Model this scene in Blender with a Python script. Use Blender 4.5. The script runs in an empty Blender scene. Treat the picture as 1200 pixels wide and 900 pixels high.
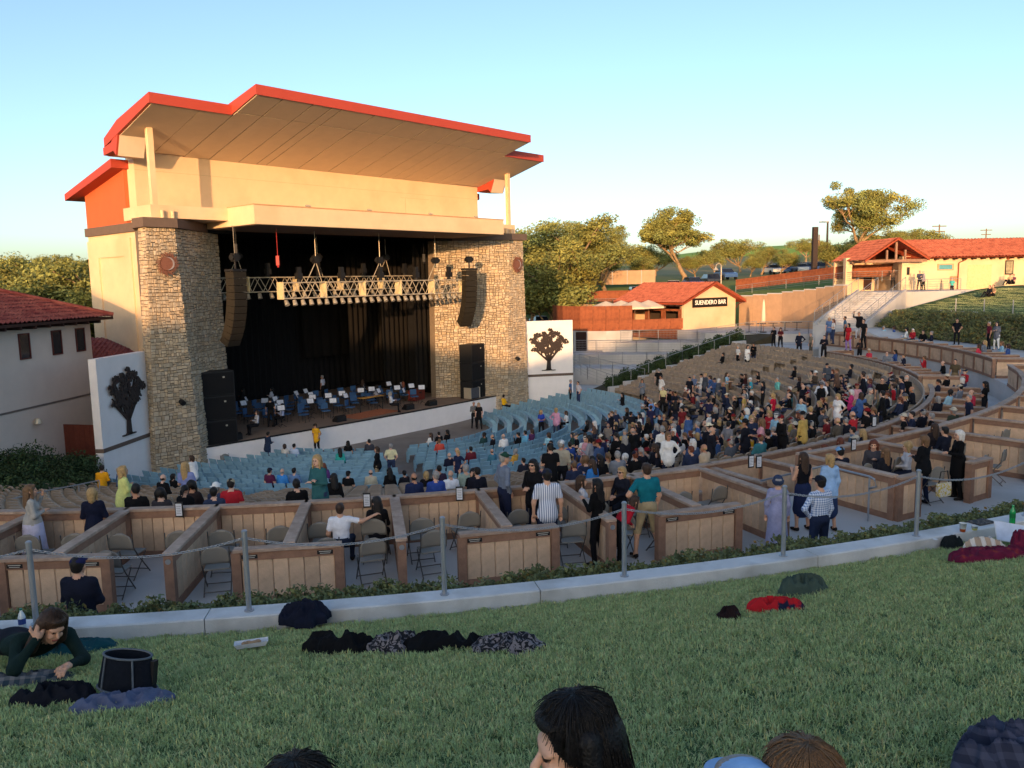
import bpy, math, random
import numpy as np
from mathutils import Matrix, Vector
PI = math.pi; R_ = math.radians
random.seed(7); rng = np.random.default_rng(7)
sc = bpy.context.scene
COL = sc.collection

# ---------------------------------------------------------------- camera
CAMZ = 9.4
PITCH, ROLL, FPX = R_(7.3), R_(1.15), 950.0
_f = Vector((0, math.cos(PITCH), -math.sin(PITCH)))
_r0 = Vector((1, 0, 0)); _u0 = Vector((0, math.sin(PITCH), math.cos(PITCH)))
_r = _r0*math.cos(ROLL) - _u0*math.sin(ROLL)
_u = _u0*math.cos(ROLL) + _r0*math.sin(ROLL)
cam_d = bpy.data.cameras.new('camera'); cam = bpy.data.objects.new('camera', cam_d); COL.objects.link(cam)
cam_d.sensor_width = 36; cam_d.lens = 36*FPX/1200; cam_d.clip_start = .1; cam_d.clip_end = 6000
cam.matrix_world = Matrix(((_r.x, _u.x, -_f.x, 0), (_r.y, _u.y, -_f.y, 0), (_r.z, _u.z, -_f.z, CAMZ), (0, 0, 0, 1)))
sc.camera = cam

# ---------------------------------------------------------------- light
SUN_EL, SUN_AZ = R_(5.6), R_(9.0)          # light travels towards +Y, turned 9 degrees to +X
world = bpy.data.worlds.new('World'); sc.world = world; world.use_nodes = True
wn = world.node_tree; bg = wn.nodes['Background']
sky = wn.nodes.new('ShaderNodeTexSky'); sky.sky_type = 'NISHITA'; sky.sun_disc = False
sky.sun_elevation = SUN_EL; sky.sun_rotation = PI + SUN_AZ
sky.air_density = 0.68; sky.dust_density = 1.9; sky.ozone_density = 1.25; sky.altitude = 200
wn.links.new(sky.outputs[0], bg.inputs[0]); bg.inputs[1].default_value = 0.15
sun_d = bpy.data.lights.new('sun', 'SUN'); sun = bpy.data.objects.new('sun', sun_d); COL.objects.link(sun)
sun_d.energy = 2.15; sun_d.angle = R_(0.6); sun_d.color = (1.0, .57, .27)
sd = Vector((math.sin(SUN_AZ)*math.cos(SUN_EL), math.cos(SUN_AZ)*math.cos(SUN_EL), -math.sin(SUN_EL)))
sun.rotation_euler = sd.to_track_quat('-Z', 'Y').to_euler(); sun.location = (-5, -60, 40)
sc.view_settings.view_transform = 'Standard'; sc.view_settings.look = 'None'
sc.view_settings.exposure = 1.48; sc.view_settings.gamma = 1
sc.view_settings.use_curve_mapping = False
sc.cycles.max_bounces = 5; sc.cycles.diffuse_bounces = 3; sc.cycles.transparent_max_bounces = 6
sc.cycles.use_denoising = True

# ---------------------------------------------------------------- helpers
def lin(c):
    c = c/255.
    return c/12.92 if c <= .04045 else ((c+.055)/1.055)**2.4
def S(r, g, b): return (lin(r), lin(g), lin(b))
_mats = {}
def mat(name, col, rough=.8, var=.18, scale=6., bump=0., bscale=None, metal=0., spec=.3, attr=False, trans=0., coat=0., alpha=1., noise2=None, rand=0.):
    """procedural material: base colour broken up by noise, optional bump, optional per-piece tint (attribute 'tint')"""
    if name in _mats: return _mats[name]
    m = bpy.data.materials.new(name); m.use_nodes = True; nt = m.node_tree; N = nt.nodes; L = nt.links
    b = N['Principled BSDF']; b.inputs['Roughness'].default_value = rough; b.inputs['Metallic'].default_value = metal
    b.inputs['Specular IOR Level'].default_value = spec; b.inputs['Coat Weight'].default_value = coat
    if trans: b.inputs['Transmission Weight'].default_value = trans
    tc = N.new('ShaderNodeTexCoord')
    nz = N.new('ShaderNodeTexNoise'); nz.inputs['Scale'].default_value = scale; nz.inputs['Detail'].default_value = 6; nz.inputs['Roughness'].default_value = .65
    L.new(tc.outputs['Object'], nz.inputs['Vector'])
    mr = N.new('ShaderNodeMapRange'); mr.inputs[1].default_value = .25; mr.inputs[2].default_value = .75
    mr.inputs[3].default_value = 1-var; mr.inputs[4].default_value = 1+var
    L.new(nz.outputs['Fac'], mr.inputs[0])
    mx = N.new('ShaderNodeMix'); mx.data_type = 'RGBA'; mx.blend_type = 'MULTIPLY'; mx.inputs[0].default_value = 1
    mx.inputs[6].default_value = (*col, 1); L.new(mr.outputs[0], mx.inputs[7]); out = mx.outputs[2]
    if noise2:   # second colour in patches: (colour, scale, lo, hi)
        n2 = N.new('ShaderNodeTexNoise'); n2.inputs['Scale'].default_value = noise2[1]; n2.inputs['Detail'].default_value = 5
        L.new(tc.outputs['Object'], n2.inputs['Vector'])
        r2 = N.new('ShaderNodeMapRange'); r2.inputs[1].default_value = noise2[2]; r2.inputs[2].default_value = noise2[3]; L.new(n2.outputs['Fac'], r2.inputs[0])
        m2 = N.new('ShaderNodeMix'); m2.data_type = 'RGBA'; L.new(r2.outputs[0], m2.inputs[0]); L.new(out, m2.inputs[6]); m2.inputs[7].default_value = (*noise2[0], 1); out = m2.outputs[2]
    if rand:     # every board or seat a little lighter or darker than the next
        oi = N.new('ShaderNodeObjectInfo'); rr = N.new('ShaderNodeMapRange'); rr.inputs[3].default_value = 1-rand; rr.inputs[4].default_value = 1+rand; L.new(oi.outputs['Random'], rr.inputs[0])
        m4 = N.new('ShaderNodeMix'); m4.data_type = 'RGBA'; m4.blend_type = 'MULTIPLY'; m4.inputs[0].default_value = 1; L.new(out, m4.inputs[6]); L.new(rr.outputs[0], m4.inputs[7]); out = m4.outputs[2]
    if attr:
        at = N.new('ShaderNodeAttribute'); at.attribute_name = 'tint'
        m3 = N.new('ShaderNodeMix'); m3.data_type = 'RGBA'; m3.blend_type = 'MULTIPLY'; m3.inputs[0].default_value = 1
        L.new(out, m3.inputs[6]); L.new(at.outputs['Color'], m3.inputs[7]); out = m3.outputs[2]
    L.new(out, b.inputs['Base Color'])
    if bump:
        bn = N.new('ShaderNodeBump'); bn.inputs['Strength'].default_value = bump; bn.inputs['Distance'].default_value = .02
        n3 = N.new('ShaderNodeTexNoise'); n3.inputs['Scale'].default_value = bscale or scale*6; n3.inputs['Detail'].default_value = 5
        L.new(tc.outputs['Object'], n3.inputs['Vector']); L.new(n3.outputs['Fac'], bn.inputs['Height']); L.new(bn.outputs[0], b.inputs['Normal'])
    _mats[name] = m; return m

class MB:
    """collects faces for ONE mesh; material index and tint per face"""
    def __init__(s): s.v = []; s.f = []; s.mi = []; s.t = []; s.cur = 0; s.tint = None; s.smooth = False
    def face(s, pts, tint=None):
        n = len(s.v); s.v += [tuple(p) for p in pts]; s.f.append(tuple(range(n, n+len(pts)))); s.mi.append(s.cur); s.t.append(tint or s.tint or (1, 1, 1)); return s
    def add(s, v, f, tint=None):
        n = len(s.v); s.v += [tuple(p) for p in v]
        for q in f: s.f.append(tuple(i+n for i in q)); s.mi.append(s.cur); s.t.append(tint or s.tint or (1, 1, 1))
        return s
    def box(s, x0, x1, y0, y1, z0, z1, M=None, tint=None):
        v = [(x, y, z) for z in (z0, z1) for y in (y0, y1) for x in (x0, x1)]
        if M: v = [M @ Vector(p) for p in v]
        return s.add(v, [(0, 2, 3, 1), (4, 5, 7, 6), (0, 1, 5, 4), (2, 6, 7, 3), (0, 4, 6, 2), (1, 3, 7, 5)], tint)
    def prism(s, poly, z0, z1, top=None):
        """poly counter-clockwise plan polygon; top = other plan for the upper end"""
        n = len(poly); top = top or poly
        v = [(p[0], p[1], z0 if not hasattr(z0, '__len__') else z0[i]) for i, p in enumerate(poly)] + [(p[0], p[1], z1 if not hasattr(z1, '__len__') else z1[i]) for i, p in enumerate(top)]
        return s.add(v, [tuple(range(n-1, -1, -1)), tuple(range(n, 2*n))] + [(i, (i+1) % n, n+(i+1) % n, n+i) for i in range(n)])
    def extr(s, prof, x0, x1):
        """profile in (y,z), extruded along x"""
        n = len(prof); v = [(x0, a, b) for a, b in prof] + [(x1, a, b) for a, b in prof]
        return s.add(v, [tuple(range(n-1, -1, -1)), tuple(range(n, 2*n))] + [(i, (i+1) % n, n+(i+1) % n, n+i) for i in range(n)])
    def tube(s, p0, p1, r0, r1=None, n=8, caps=True):
        p0 = Vector(p0); p1 = Vector(p1); r1 = r0 if r1 is None else r1; d = (p1-p0)
        if d.length < 1e-6: return s
        q = d.to_track_quat('Z', 'Y'); v = []
        for p, r in ((p0, r0), (p1, r1)):
            for i in range(n): v.append(p + q @ Vector((r*math.cos(2*PI*i/n), r*math.sin(2*PI*i/n), 0)))
        f = [(i, (i+1) % n, n+(i+1) % n, n+i) for i in range(n)]
        if caps: f += [tuple(range(n-1, -1, -1)), tuple(range(n, 2*n))]
        return s.add(v, f)
    def path(s, pts, r, n=6):
        pts = [Vector(p) for p in pts]; v = []; m = len(pts)
        rr = r if hasattr(r, '__len__') else [r]*m
        for i, p in enumerate(pts):
            d = pts[min(i+1, m-1)]-pts[max(i-1, 0)]; q = d.to_track_quat('Z', 'Y')
            for k in range(n): v.append(p+q @ Vector((rr[i]*math.cos(2*PI*k/n), rr[i]*math.sin(2*PI*k/n), 0)))
        f = [(a*n+k, a*n+(k+1) % n, (a+1)*n+(k+1) % n, (a+1)*n+k) for a in range(m-1) for k in range(n)]
        f += [tuple(range(n-1, -1, -1)), tuple(range((m-1)*n, m*n))]
        return s.add(v, f)
    def lathe(s, prof, n=16, c=(0, 0, 0)):
        v = []; m = len(prof)
        for r, z in prof:
            for k in range(n): v.append((c[0]+r*math.cos(2*PI*k/n), c[1]+r*math.sin(2*PI*k/n), c[2]+z))
        f = [(a*n+k, a*n+(k+1) % n, (a+1)*n+(k+1) % n, (a+1)*n+k) for a in range(m-1) for k in range(n)]
        return s.add(v, f)
    def ell(s, c, r, n=10, m=6):
        prof = []; v = []; c = Vector(c)
        for j in range(m+1):
            a = -PI/2+PI*j/m
            for k in range(n): v.append((c.x+r[0]*math.cos(a)*math.cos(2*PI*k/n), c.y+r[1]*math.cos(a)*math.sin(2*PI*k/n), c.z+r[2]*math.sin(a)))
        return s.add(v, [(a*n+k, a*n+(k+1) % n, (a+1)*n+(k+1) % n, (a+1)*n+k) for a in range(m) for k in range(n)])
    def mesh(s, name, mats, smooth=None):
        me = bpy.data.meshes.new(name); me.from_pydata(s.v, [], s.f)
        for m in (mats if isinstance(mats, (list, tuple)) else [mats]): me.materials.append(m)
        if any(s.mi): me.polygons.foreach_set('material_index', s.mi)
        if any(t != (1, 1, 1) for t in s.t):
            a = me.color_attributes.new('tint', 'FLOAT_COLOR', 'CORNER')
            arr = np.ones((sum(len(f) for f in s.f), 4), np.float32); k = 0
            for f, t in zip(s.f, s.t): arr[k:k+len(f), :3] = t; k += len(f)
            a.data.foreach_set('color', arr.ravel())
        if smooth if smooth is not None else s.smooth: me.polygons.foreach_set('use_smooth', [True]*len(me.polygons))
        me.update(); return me
    def build(s, name, mats, parent=None, smooth=None, loc=None, rz=0):
        return link(name, s.mesh(name, mats, smooth), parent, loc, rz)
def link(name, me, parent=None, loc=None, rz=0):
    o = bpy.data.objects.new(name, me); COL.objects.link(o)
    if parent is not None: o.parent = parent
    if loc is not None: o.location = loc
    if rz: o.rotation_euler = (0, 0, rz)
    return o
def tag(o, label=None, cat=None, group=None, kind=None):
    if label: o['label'] = label
    if cat: o['category'] = cat
    if group: o['group'] = group
    if kind: o['kind'] = kind
    return o
def thing(name, label, cat, loc=(0, 0, 0), rz=0, group=None):
    o = bpy.data.objects.new(name, None); COL.objects.link(o); o.location = loc; o.rotation_euler = (0, 0, rz); o.empty_display_size = .3
    return tag(o, label, cat, group)
def copy_tree(root, loc=None, rz=None, label=None, group=None):
    r = root.copy(); COL.objects.link(r)
    if loc is not None: r.location = loc
    if rz is not None: r.rotation_euler = (0, 0, rz)
    if label: r['label'] = label
    if group: r['group'] = group
    for ch in list(root.children):
        c = ch.copy(); COL.objects.link(c); c.parent = r
        for g in ch.children:
            d = g.copy(); COL.objects.link(d); d.parent = c
    return r
def bevel(o, w=.01, seg=2):
    m = o.modifiers.new('bevel', 'BEVEL'); m.width = w; m.segments = seg; m.limit_method = 'ANGLE'; return o
# survey of the place: bearings measured from the camera position, distances in metres
def sight(x, y): return _f + _r*((x-600)/FPX) - _u*((y-450)/FPX)
def at_h(x, y, h):
    d = sight(x, y); k = (h-CAMZ)/d.z; return Vector((d.x*k, d.y*k, h))
def at_Y(x, y, Y):
    d = sight(x, y); k = Y/d.y; return Vector((d.x*k, Y, CAMZ+d.z*k))
def proj(p):
    p = Vector(p)-Vector((0, 0, CAMZ)); z = p.dot(_f); return (600+FPX*p.dot(_r)/z, 450-FPX*p.dot(_u)/z, z)
# bowl: everything is laid out on circles about the middle of the stage front
CX, CY = -8.6, 49.3
def pol(r, phi, z=0.):
    a = R_(phi); return Vector((CX+r*math.sin(a), CY-r*math.cos(a), z))
def topol(x, y):
    dx, dy = x-CX, y-CY; return math.hypot(dx, dy), math.degrees(math.atan2(dx, -dy))
def smooth01(a, b, x):
    t = min(1, max(0, (x-a)/(b-a))) if b != a else float(x > a); return t*t*(3-2*t)
def interp(x, xs, ys): return float(np.interp(x, xs, ys))

# ---------------------------------------------------------------- materials
M_ = {}
M_['concrete'] = mat('concrete', S(192, 190, 188), .85, .16, 1.2, .25, 40, noise2=(S(164, 160, 156), .6, .45, .75))
M_['curb'] = mat('curb_concrete', S(206, 206, 206), .85, .14, 2.2, .3, 60, noise2=(S(156, 154, 150), 1.4, .5, .8))
M_['floor_dark'] = mat('terrace_concrete', S(132, 124, 116), .9, .18, .9, .2, 30)
M_['cream'] = mat('cream_stucco', S(224, 194, 156), .9, .06, 1.2, .3, 90, noise2=(S(204, 172, 134), .35, .5, .85))
M_['white'] = mat('white_stucco', S(236, 230, 226), .9, .05, 1.5, .25, 90)
M_['orange'] = mat('orange_stucco', S(196, 96, 58), .85, .06, 1.2, .2, 80)
M_['red_fascia'] = mat('red_metal_fascia', S(172, 66, 48), .55, .05, 1., 0, spec=.4)
M_['soffit'] = mat('soffit_panel', S(216, 196, 170), .9, .05, 1.5, .1, 70)
M_['dark_band'] = mat('dark_trim', S(104, 88, 78), .8, .1, 3)
M_['stone'] = mat('stone_facing', S(186, 168, 142), .92, .2, 5, .5, 26, attr=True)
M_['mortar'] = mat('stone_mortar', S(120, 106, 90), .95, .2, 6)
M_['black'] = mat('black_cloth', (.008, .008, .009), .95, .2, 3)
M_['drape'] = mat('dark_drape', S(20, 17, 14), .95, .2, 2)
M_['blackmetal'] = mat('black_paint', (.012, .012, .013), .6, .2, 8)
M_['stagefloor'] = mat('stage_boards', S(140, 118, 100), .7, .2, 1.5)
M_['galv'] = mat('galvanised_steel', S(160, 165, 172), .45, .1, 9, metal=.6)
M_['alu'] = mat('aluminium', S(200, 188, 166), .5, .08, 9, metal=.4)
M_['steel'] = mat('rusted_iron', S(92, 50, 34), .8, .3, 9)
M_['treeiron'] = mat('dark_iron_relief', S(52, 44, 42), .7, .25, 9)
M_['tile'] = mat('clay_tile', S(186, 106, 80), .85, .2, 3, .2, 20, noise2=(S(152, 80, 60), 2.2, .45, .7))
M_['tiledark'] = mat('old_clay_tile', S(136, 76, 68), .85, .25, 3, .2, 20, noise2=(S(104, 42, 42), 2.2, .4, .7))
M_['greystucco'] = mat('grey_stucco', S(212, 198, 186), .92, .06, 1.1, .25, 80)
M_['corten'] = mat('rusted_steel_fence', S(146, 84, 54), .85, .2, 1.4, .1, 30, noise2=(S(116, 62, 40), 2.5, .45, .75))
M_['tanwall'] = mat('tan_block_wall', S(178, 146, 116), .92, .14, 1.5, .3, 30)
M_['wood_dark'] = mat('brown_timber', S(142, 108, 88), .75, .25, 6, .3, 50, rand=.08)
M_['wood_top'] = mat('weathered_cap', S(180, 156, 138), .8, .25, 7, .3, 50, rand=.08, noise2=(S(140, 116, 98), 2.5, .45, .75))
M_['plank'] = mat('tan_board', S(204, 172, 142), .8, .2, 5, .35, 40, rand=.12, noise2=(S(168, 136, 108), 1.6, .5, .8))
M_['chair'] = mat('taupe_chair_plastic', S(128, 124, 116), .5, .06, 8, spec=.4)
M_['chairframe'] = mat('grey_chair_frame', S(96, 92, 88), .45, .1, 8, metal=.5)
M_['blueseat'] = mat('blue_seat_plastic', S(134, 174, 194), .5, .14, 1.5, spec=.4, rand=.14)
M_['tanseat'] = mat('taupe_seat_plastic', S(160, 142, 122), .6, .14, 2, spec=.35, rand=.14)
M_['glass'] = mat('dark_window', (.02, .022, .028), .12, .05, 1, spec=.6)
M_['greymetal'] = mat('grey_rail', S(150, 152, 152), .5, .1, 9, metal=.4)
# ================================================================ SETTING
def rc_(phi): return 40.9 + 1.6*smooth01(60, 88, phi)
def zc_(phi): return 5.75 + .75*smooth01(60, 88, phi)
def lawn_z(r, phi):
    d = r-rc_(phi); base = zc_(phi)-.23; k = smooth01(60, 88, phi)
    near = interp(d, [0, 9, 13, 17], [0, 2.35, 3.1, 3.25]); far = interp(d, [0, 9, 12, 17], [0, 1.55, 1.8, 1.85])
    return base+near*(1-k)+far*k
def shade_ridge_z(x, y):
    # unseen hill added behind the lawn, its crest shaped to shade the lower bowl
    x = x+4.8
    top = interp(x, [-60, -40, -31, -25, -18, -13.5, -11, -8, -2, 8, 23, 40, 70], [19, 19, 17.6, 15.0, 14.9, 14.4, 12.4, 14.0, 15.6, 16.2, 17.0, 17.5, 17])
    top += .35*math.sin(x*1.7)+.25*math.sin(x*3.9+1)
    return 8.4+(top-8.4)*smooth01(-14, -45, y)
def ground_z(x, y):
    r, p = topol(x, y)
    seat = interp(r, [0, 18, 30, 37, 38, 40.5, 41.5], [-.5, -.5, 2.0, 3.0, 3.4, 4.4, 4.8]) if r < 41.5 else lawn_z(r, p)-.3
    seat = seat if r < 60 else seat+interp(r, [60, 300, 900, 2500], [0, 0, 6, 10])
    bar = interp(r, [0, 20, 30, 34, 40, 48, 56, 62, 74, 110, 200, 400, 900, 2500], [-.5, -.5, -.2, .4, 2.2, 3.6, 6.8, 8.6, 9.0, 9.9, 13, 20, 26, 30])
    rear = interp(r, [0, 20, 40, 60, 90, 130, 250, 500, 2500], [-.5, -.5, .2, 3., 7., 9.5, 13, 16, 18])
    w1 = smooth01(-48, -36, p)*(1-smooth01(110, 119, p))     # seating side
    w2 = smooth01(108, 116, p) if p > 0 else 0.
    w2 *= 1-smooth01(165, 180, p)
    h = rear*(1-w2)+bar*w2
    if y < -14 and r > 60: seat = max(seat, shade_ridge_z(x, y))
    return h*(1-w1)+seat*w1
v = []; f = []
rs = list(np.arange(0, 60, 1.5))+list(np.arange(60, 105, 3.))+list(np.geomspace(108, 3200, 40)); NP = 300
for r in rs:
    for k in range(NP):
        q = pol(max(r, .01), k*360/NP); v.append((q.x, q.y, ground_z(q.x, q.y)))
for a in range(len(rs)-1):
    for k in range(NP): f.append((a*NP+k, (a+1)*NP+k, (a+1)*NP+(k+1) % NP, a*NP+(k+1) % NP))
me = bpy.data.meshes.new('ground'); me.from_pydata(v, [], [q[::-1] for q in f]); me.polygons.foreach_set('use_smooth', [True]*len(f))
me.materials.append(mat('dry_ground', S(128, 118, 76), .95, .25, .08, noise2=(S(98, 118, 58), .012, .42, .58)))
tag(link('ground', me), kind='structure')

def ring(name, r0, r1, p0, p1, zf, m, dp=1.5, nr=1, thick=0., parent=None, kind='structure'):
    """sheet on the circles r0..r1 between bearings p0..p1; zf(r,phi) gives the height"""
    n = max(2, int((p1-p0)/dp)); b = MB(); v = []; f = []
    for i in range(nr+1):
        r = r0+(r1-r0)*i/nr
        for k in range(n+1):
            p = p0+(p1-p0)*k/n; q = pol(r, p); v.append((q.x, q.y, zf(r, p)))
    for i in range(nr):
        for k in range(n): f.append((i*(n+1)+k, (i+1)*(n+1)+k, (i+1)*(n+1)+k+1, i*(n+1)+k+1))
    b.add(v, f)
    if thick:      # skirts on the inner and outer edge and the two ends
        for rr in (r0, r1):
            for k in range(n):
                pa, pb = p0+(p1-p0)*k/n, p0+(p1-p0)*(k+1)/n
                a, c = pol(rr, pa), pol(rr, pb)
                q = [(a.x, a.y, zf(rr, pa)), (a.x, a.y, zf(rr, pa)-thick), (c.x, c.y, zf(rr, pb)-thick), (c.x, c.y, zf(rr, pb))]
                b.face(q if rr == r0 else q[::-1])
        for pp in (p0, p1):
            a, c = pol(r0, pp), pol(r1, pp)
            q = [(a.x, a.y, zf(r0, pp)), (a.x, a.y, zf(r0, pp)-thick), (c.x, c.y, zf(r1, pp)-thick), (c.x, c.y, zf(r1, pp))]
            b.face(q if pp == p1 else q[::-1])
    o = b.build(name, m, parent)
    if kind: o['kind'] = kind
    return o
def pit_z(r): return max(0., .05*(r-7))
ring('pit_floor', .5, 18.25, -46, 146, lambda r, p: pit_z(r), M_['floor_dark'], 3, 12)
# stepped rows: tread and riser of each row
ROW0, ROWD, ROWH, ROWZ = 18.7, .93, .205, .85
b = MB()
for k in range(16):
    r0 = ROW0-.38+ROWD*k; z = ROWZ+ROWH*k; pm = 122 if k < 13 else 13
    if k >= 13: p_lo, p_hi = -26, 13
    else: p_lo, p_hi = -26, 122
    n = 70
    for i in range(n):
        pa, pb = p_lo+(p_hi-p_lo)*i/n, p_lo+(p_hi-p_lo)*(i+1)/n
        A0, B0, A1, B1 = pol(r0, pa), pol(r0, pb), pol(r0+ROWD, pa), pol(r0+ROWD, pb); zb = z-ROWH if k else z-.6
        b.face([(A0.x, A0.y, z), (A1.x, A1.y, z), (B1.x, B1.y, z), (B0.x, B0.y, z)])
        b.face([(A0.x, A0.y, zb), (A0.x, A0.y, z), (B0.x, B0.y, z), (B0.x, B0.y, zb)])
tag(b.build('seating_terrace', M_['floor_dark']), kind='structure')
T1Z, T2Z, T1R, T2R = 3.2, 4.1, 30.5, 33.8
ring('lower_box_floor', T1R-.1, T2R, 13, 122, lambda r, p: T1Z+.004, M_['concrete'], 1.5, 1, 1.0)
ring('upper_box_floor', T2R, 38.4, -34, 78, lambda r, p: T2Z, M_['concrete'], 1.5, 2, 1.0)
ring('upper_box_floor', T2R, 36.7, 78, 110, lambda r, p: T2Z, M_['concrete'], 1.5, 2, 1.0)
def walk_z(p): return 4.6+.6*smooth01(103, 109, p)
ring('walkway', 36.7, 39.8, 78, 113, lambda r, p: walk_z(p), M_['concrete'], 1.5, 1, 1.2)
ring('concourse', 33.8, 39.8, 113, 124, lambda r, p: 3.6, M_['concrete'], 1.5, 1, 1.2)
# planting bank between walkway and curb (soil), lawn, curb
M_['soil'] = mat('planting_soil', S(70, 62, 44), .95, .3, 2)
def bank_z(r, p):
    k = smooth01(62, 86, p); r0 = 38.2*(1-k)+39.7*k; z0 = 4.12*(1-k)+walk_z(p)*k
    return interp(r, [r0, r0+.25, rc_(p)-.75, rc_(p)-.1], [z0, z0+.15, zc_(p)-.32, zc_(p)-.27])
b = MB(); v = []; f = []; n = 90
for i in range(9):
    for k in range(n+1):
        p = -36+(110+36)*k/n; kk = smooth01(62, 86, p); r0 = 38.2*(1-kk)+39.7*kk; r = r0+(rc_(p)-.1-r0)*i/8; q = pol(r, p); v.append((q.x, q.y, bank_z(r, p)))
for i in range(8):
    for k in range(n): f.append((i*(n+1)+k, (i+1)*(n+1)+k, (i+1)*(n+1)+k+1, i*(n+1)+k+1))
tag(b.add(v, f).build('planting_bank', M_['soil'], smooth=True), kind='structure')
M_['turf'] = mat('turf', S(62, 88, 44), .95, .25, .9, .3, 60, noise2=(S(46, 74, 34), 3., .4, .7))
def lawn_sheet(p0, p1, w, dp):
    n = int((p1-p0)/dp); m = 16; v = []; f = []
    for i in range(m+1):
        for k in range(n+1):
            p = p0+(p1-p0)*k/n; r = rc_(p)+.14+w*i/m; q = pol(r, p); v.append((q.x, q.y, lawn_z(r, p)))
    for i in range(m):
        for k in range(n): f.append((i*(n+1)+k, (i+1)*(n+1)+k, (i+1)*(n+1)+k+1, i*(n+1)+k+1))
    return tag(MB().add(v, f).build('lawn', M_['turf'], smooth=True), kind='structure')
lawn_sheet(-36, 112, 24, 1.0)
# curb: one concrete wall in cast lengths with joints
def curb_len(p0, p1, group, label):
    b = MB(); n = max(2, int((p1-p0)/.8)); g = .006/rc_(p0)*57.3
    p0 += g; p1 -= g; prof = [(-.16, -.75), (-.16, -.015), (-.145, 0.), (.145, 0.), (.16, -.015), (.16, -.75)]; v = []; f = []
    for k in range(n+1):
        p = p0+(p1-p0)*k/n
        for dr, dz in prof: q = pol(rc_(p)+dr, p); v.append((q.x, q.y, zc_(p)+dz))
    m = len(prof)
    for k in range(n):
        for j in range(m-1): f.append((k*m+j, (k+1)*m+j, (k+1)*m+j+1, k*m+j+1))
    f += [tuple(range(m)), tuple(range(n*m, n*m+m))[::-1]]
    return b.add(v, f).build('curb_section', M_['curb'])
curb = thing('concrete_curb', 'low pale concrete curb wall between the lawn and the clipped planting bank', 'curb', (0, 0, 0))
for i in range(14):
    c = curb_len(-14+i*5.3, -14+(i+1)*5.3, None, None); c.parent = curb
c2 = thing('concrete_curb', 'long low concrete curb below the far lawn with thin posts', 'curb')
for i in range(6):
    c = curb_len(84+i*4.4, 84+(i+1)*4.4, None, None); c.parent = c2

# ================================================================ SEATING BOXES
def polM(r, phi, z=0.):
    """frame on the circle: x along the row (growing bearing), y outwards, z up"""
    q = pol(r, phi, z); return Matrix.Translation(q) @ Matrix.Rotation(R_(phi)-PI/2+PI/2, 4, 'Z')
# local x = direction of growing phi = (cos, sin); local y: outwards is -y
def seg_frame(pa, pb, name, label, cat, group):
    """Empty at pa looking along to pb; local x runs pa->pb"""
    d = pb-pa; return thing(name, label, cat, pa, math.atan2(d.y, d.x), group), (Vector((d.x, d.y, 0))).length
PLK = {}
def plank_mesh(w, h, t):
    key = (round(w, 3), round(h, 3), t)
    if key not in PLK:
        b = MB(); c = .012
        prof = [(-w/2+.004, -t/2+c), (-w/2+.004+c, -t/2), (w/2-.004-c, -t/2), (w/2-.004, -t/2+c), (w/2-.004, t/2-c), (w/2-.004-c, t/2), (-w/2+.004+c, t/2), (-w/2+.004, t/2-c)]
        b.prism(prof, 0, h); PLK[key] = b.mesh('plank', M_['plank'])
    return PLK[key]
def board_wall(pa, pb, h, name, label, group, capw=.2, post0=True, post1=True, planks=True, base=True, inset=0., wide=.21):
    root, L = seg_frame(pa, pb, name, label, 'wall', group)
    # cap rail
    bevel(MB().box(-.04, L+.04, -capw/2, capw/2, h-.055, h).build('cap_rail', M_['wood_top'], root), .008)
    MB().box(.02, L-.02, -.055, .055, h-.2, h-.057).build('top_rail', M_['wood_dark'], root)
    if base: MB().box(.02, L-.02, -.052, .052, .0, .13).build('base_rail', M_['wood_dark'], root)
    for on, x in ((post0, 0.), (post1, L)):
        if on: MB().box(x-.075, x+.075, -.075, .075, 0, h-.057).build('post', M_['wood_dark'], root)
    x0, x1 = (.078 if post0 else .02), L-(.078 if post1 else .02)
    if planks:
        n = max(1, round((x1-x0)/wide)); w = (x1-x0)/n; me = plank_mesh(w, h-.2-.13, .06)
        for i in range(n): link('plank', me, root, (x0+w*(i+.5), 0, .13))
    else:
        MB().box(x0, x1, -.03, .03, .13, h-.2).build('panel', M_['plank'], root)
    return root
BH = 1.0
G1 = 'front walls of the upper boxes'; G2 = 'dividers of the upper boxes'; G3 = 'back panels of the upper boxes'
DPH = 2.95
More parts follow.
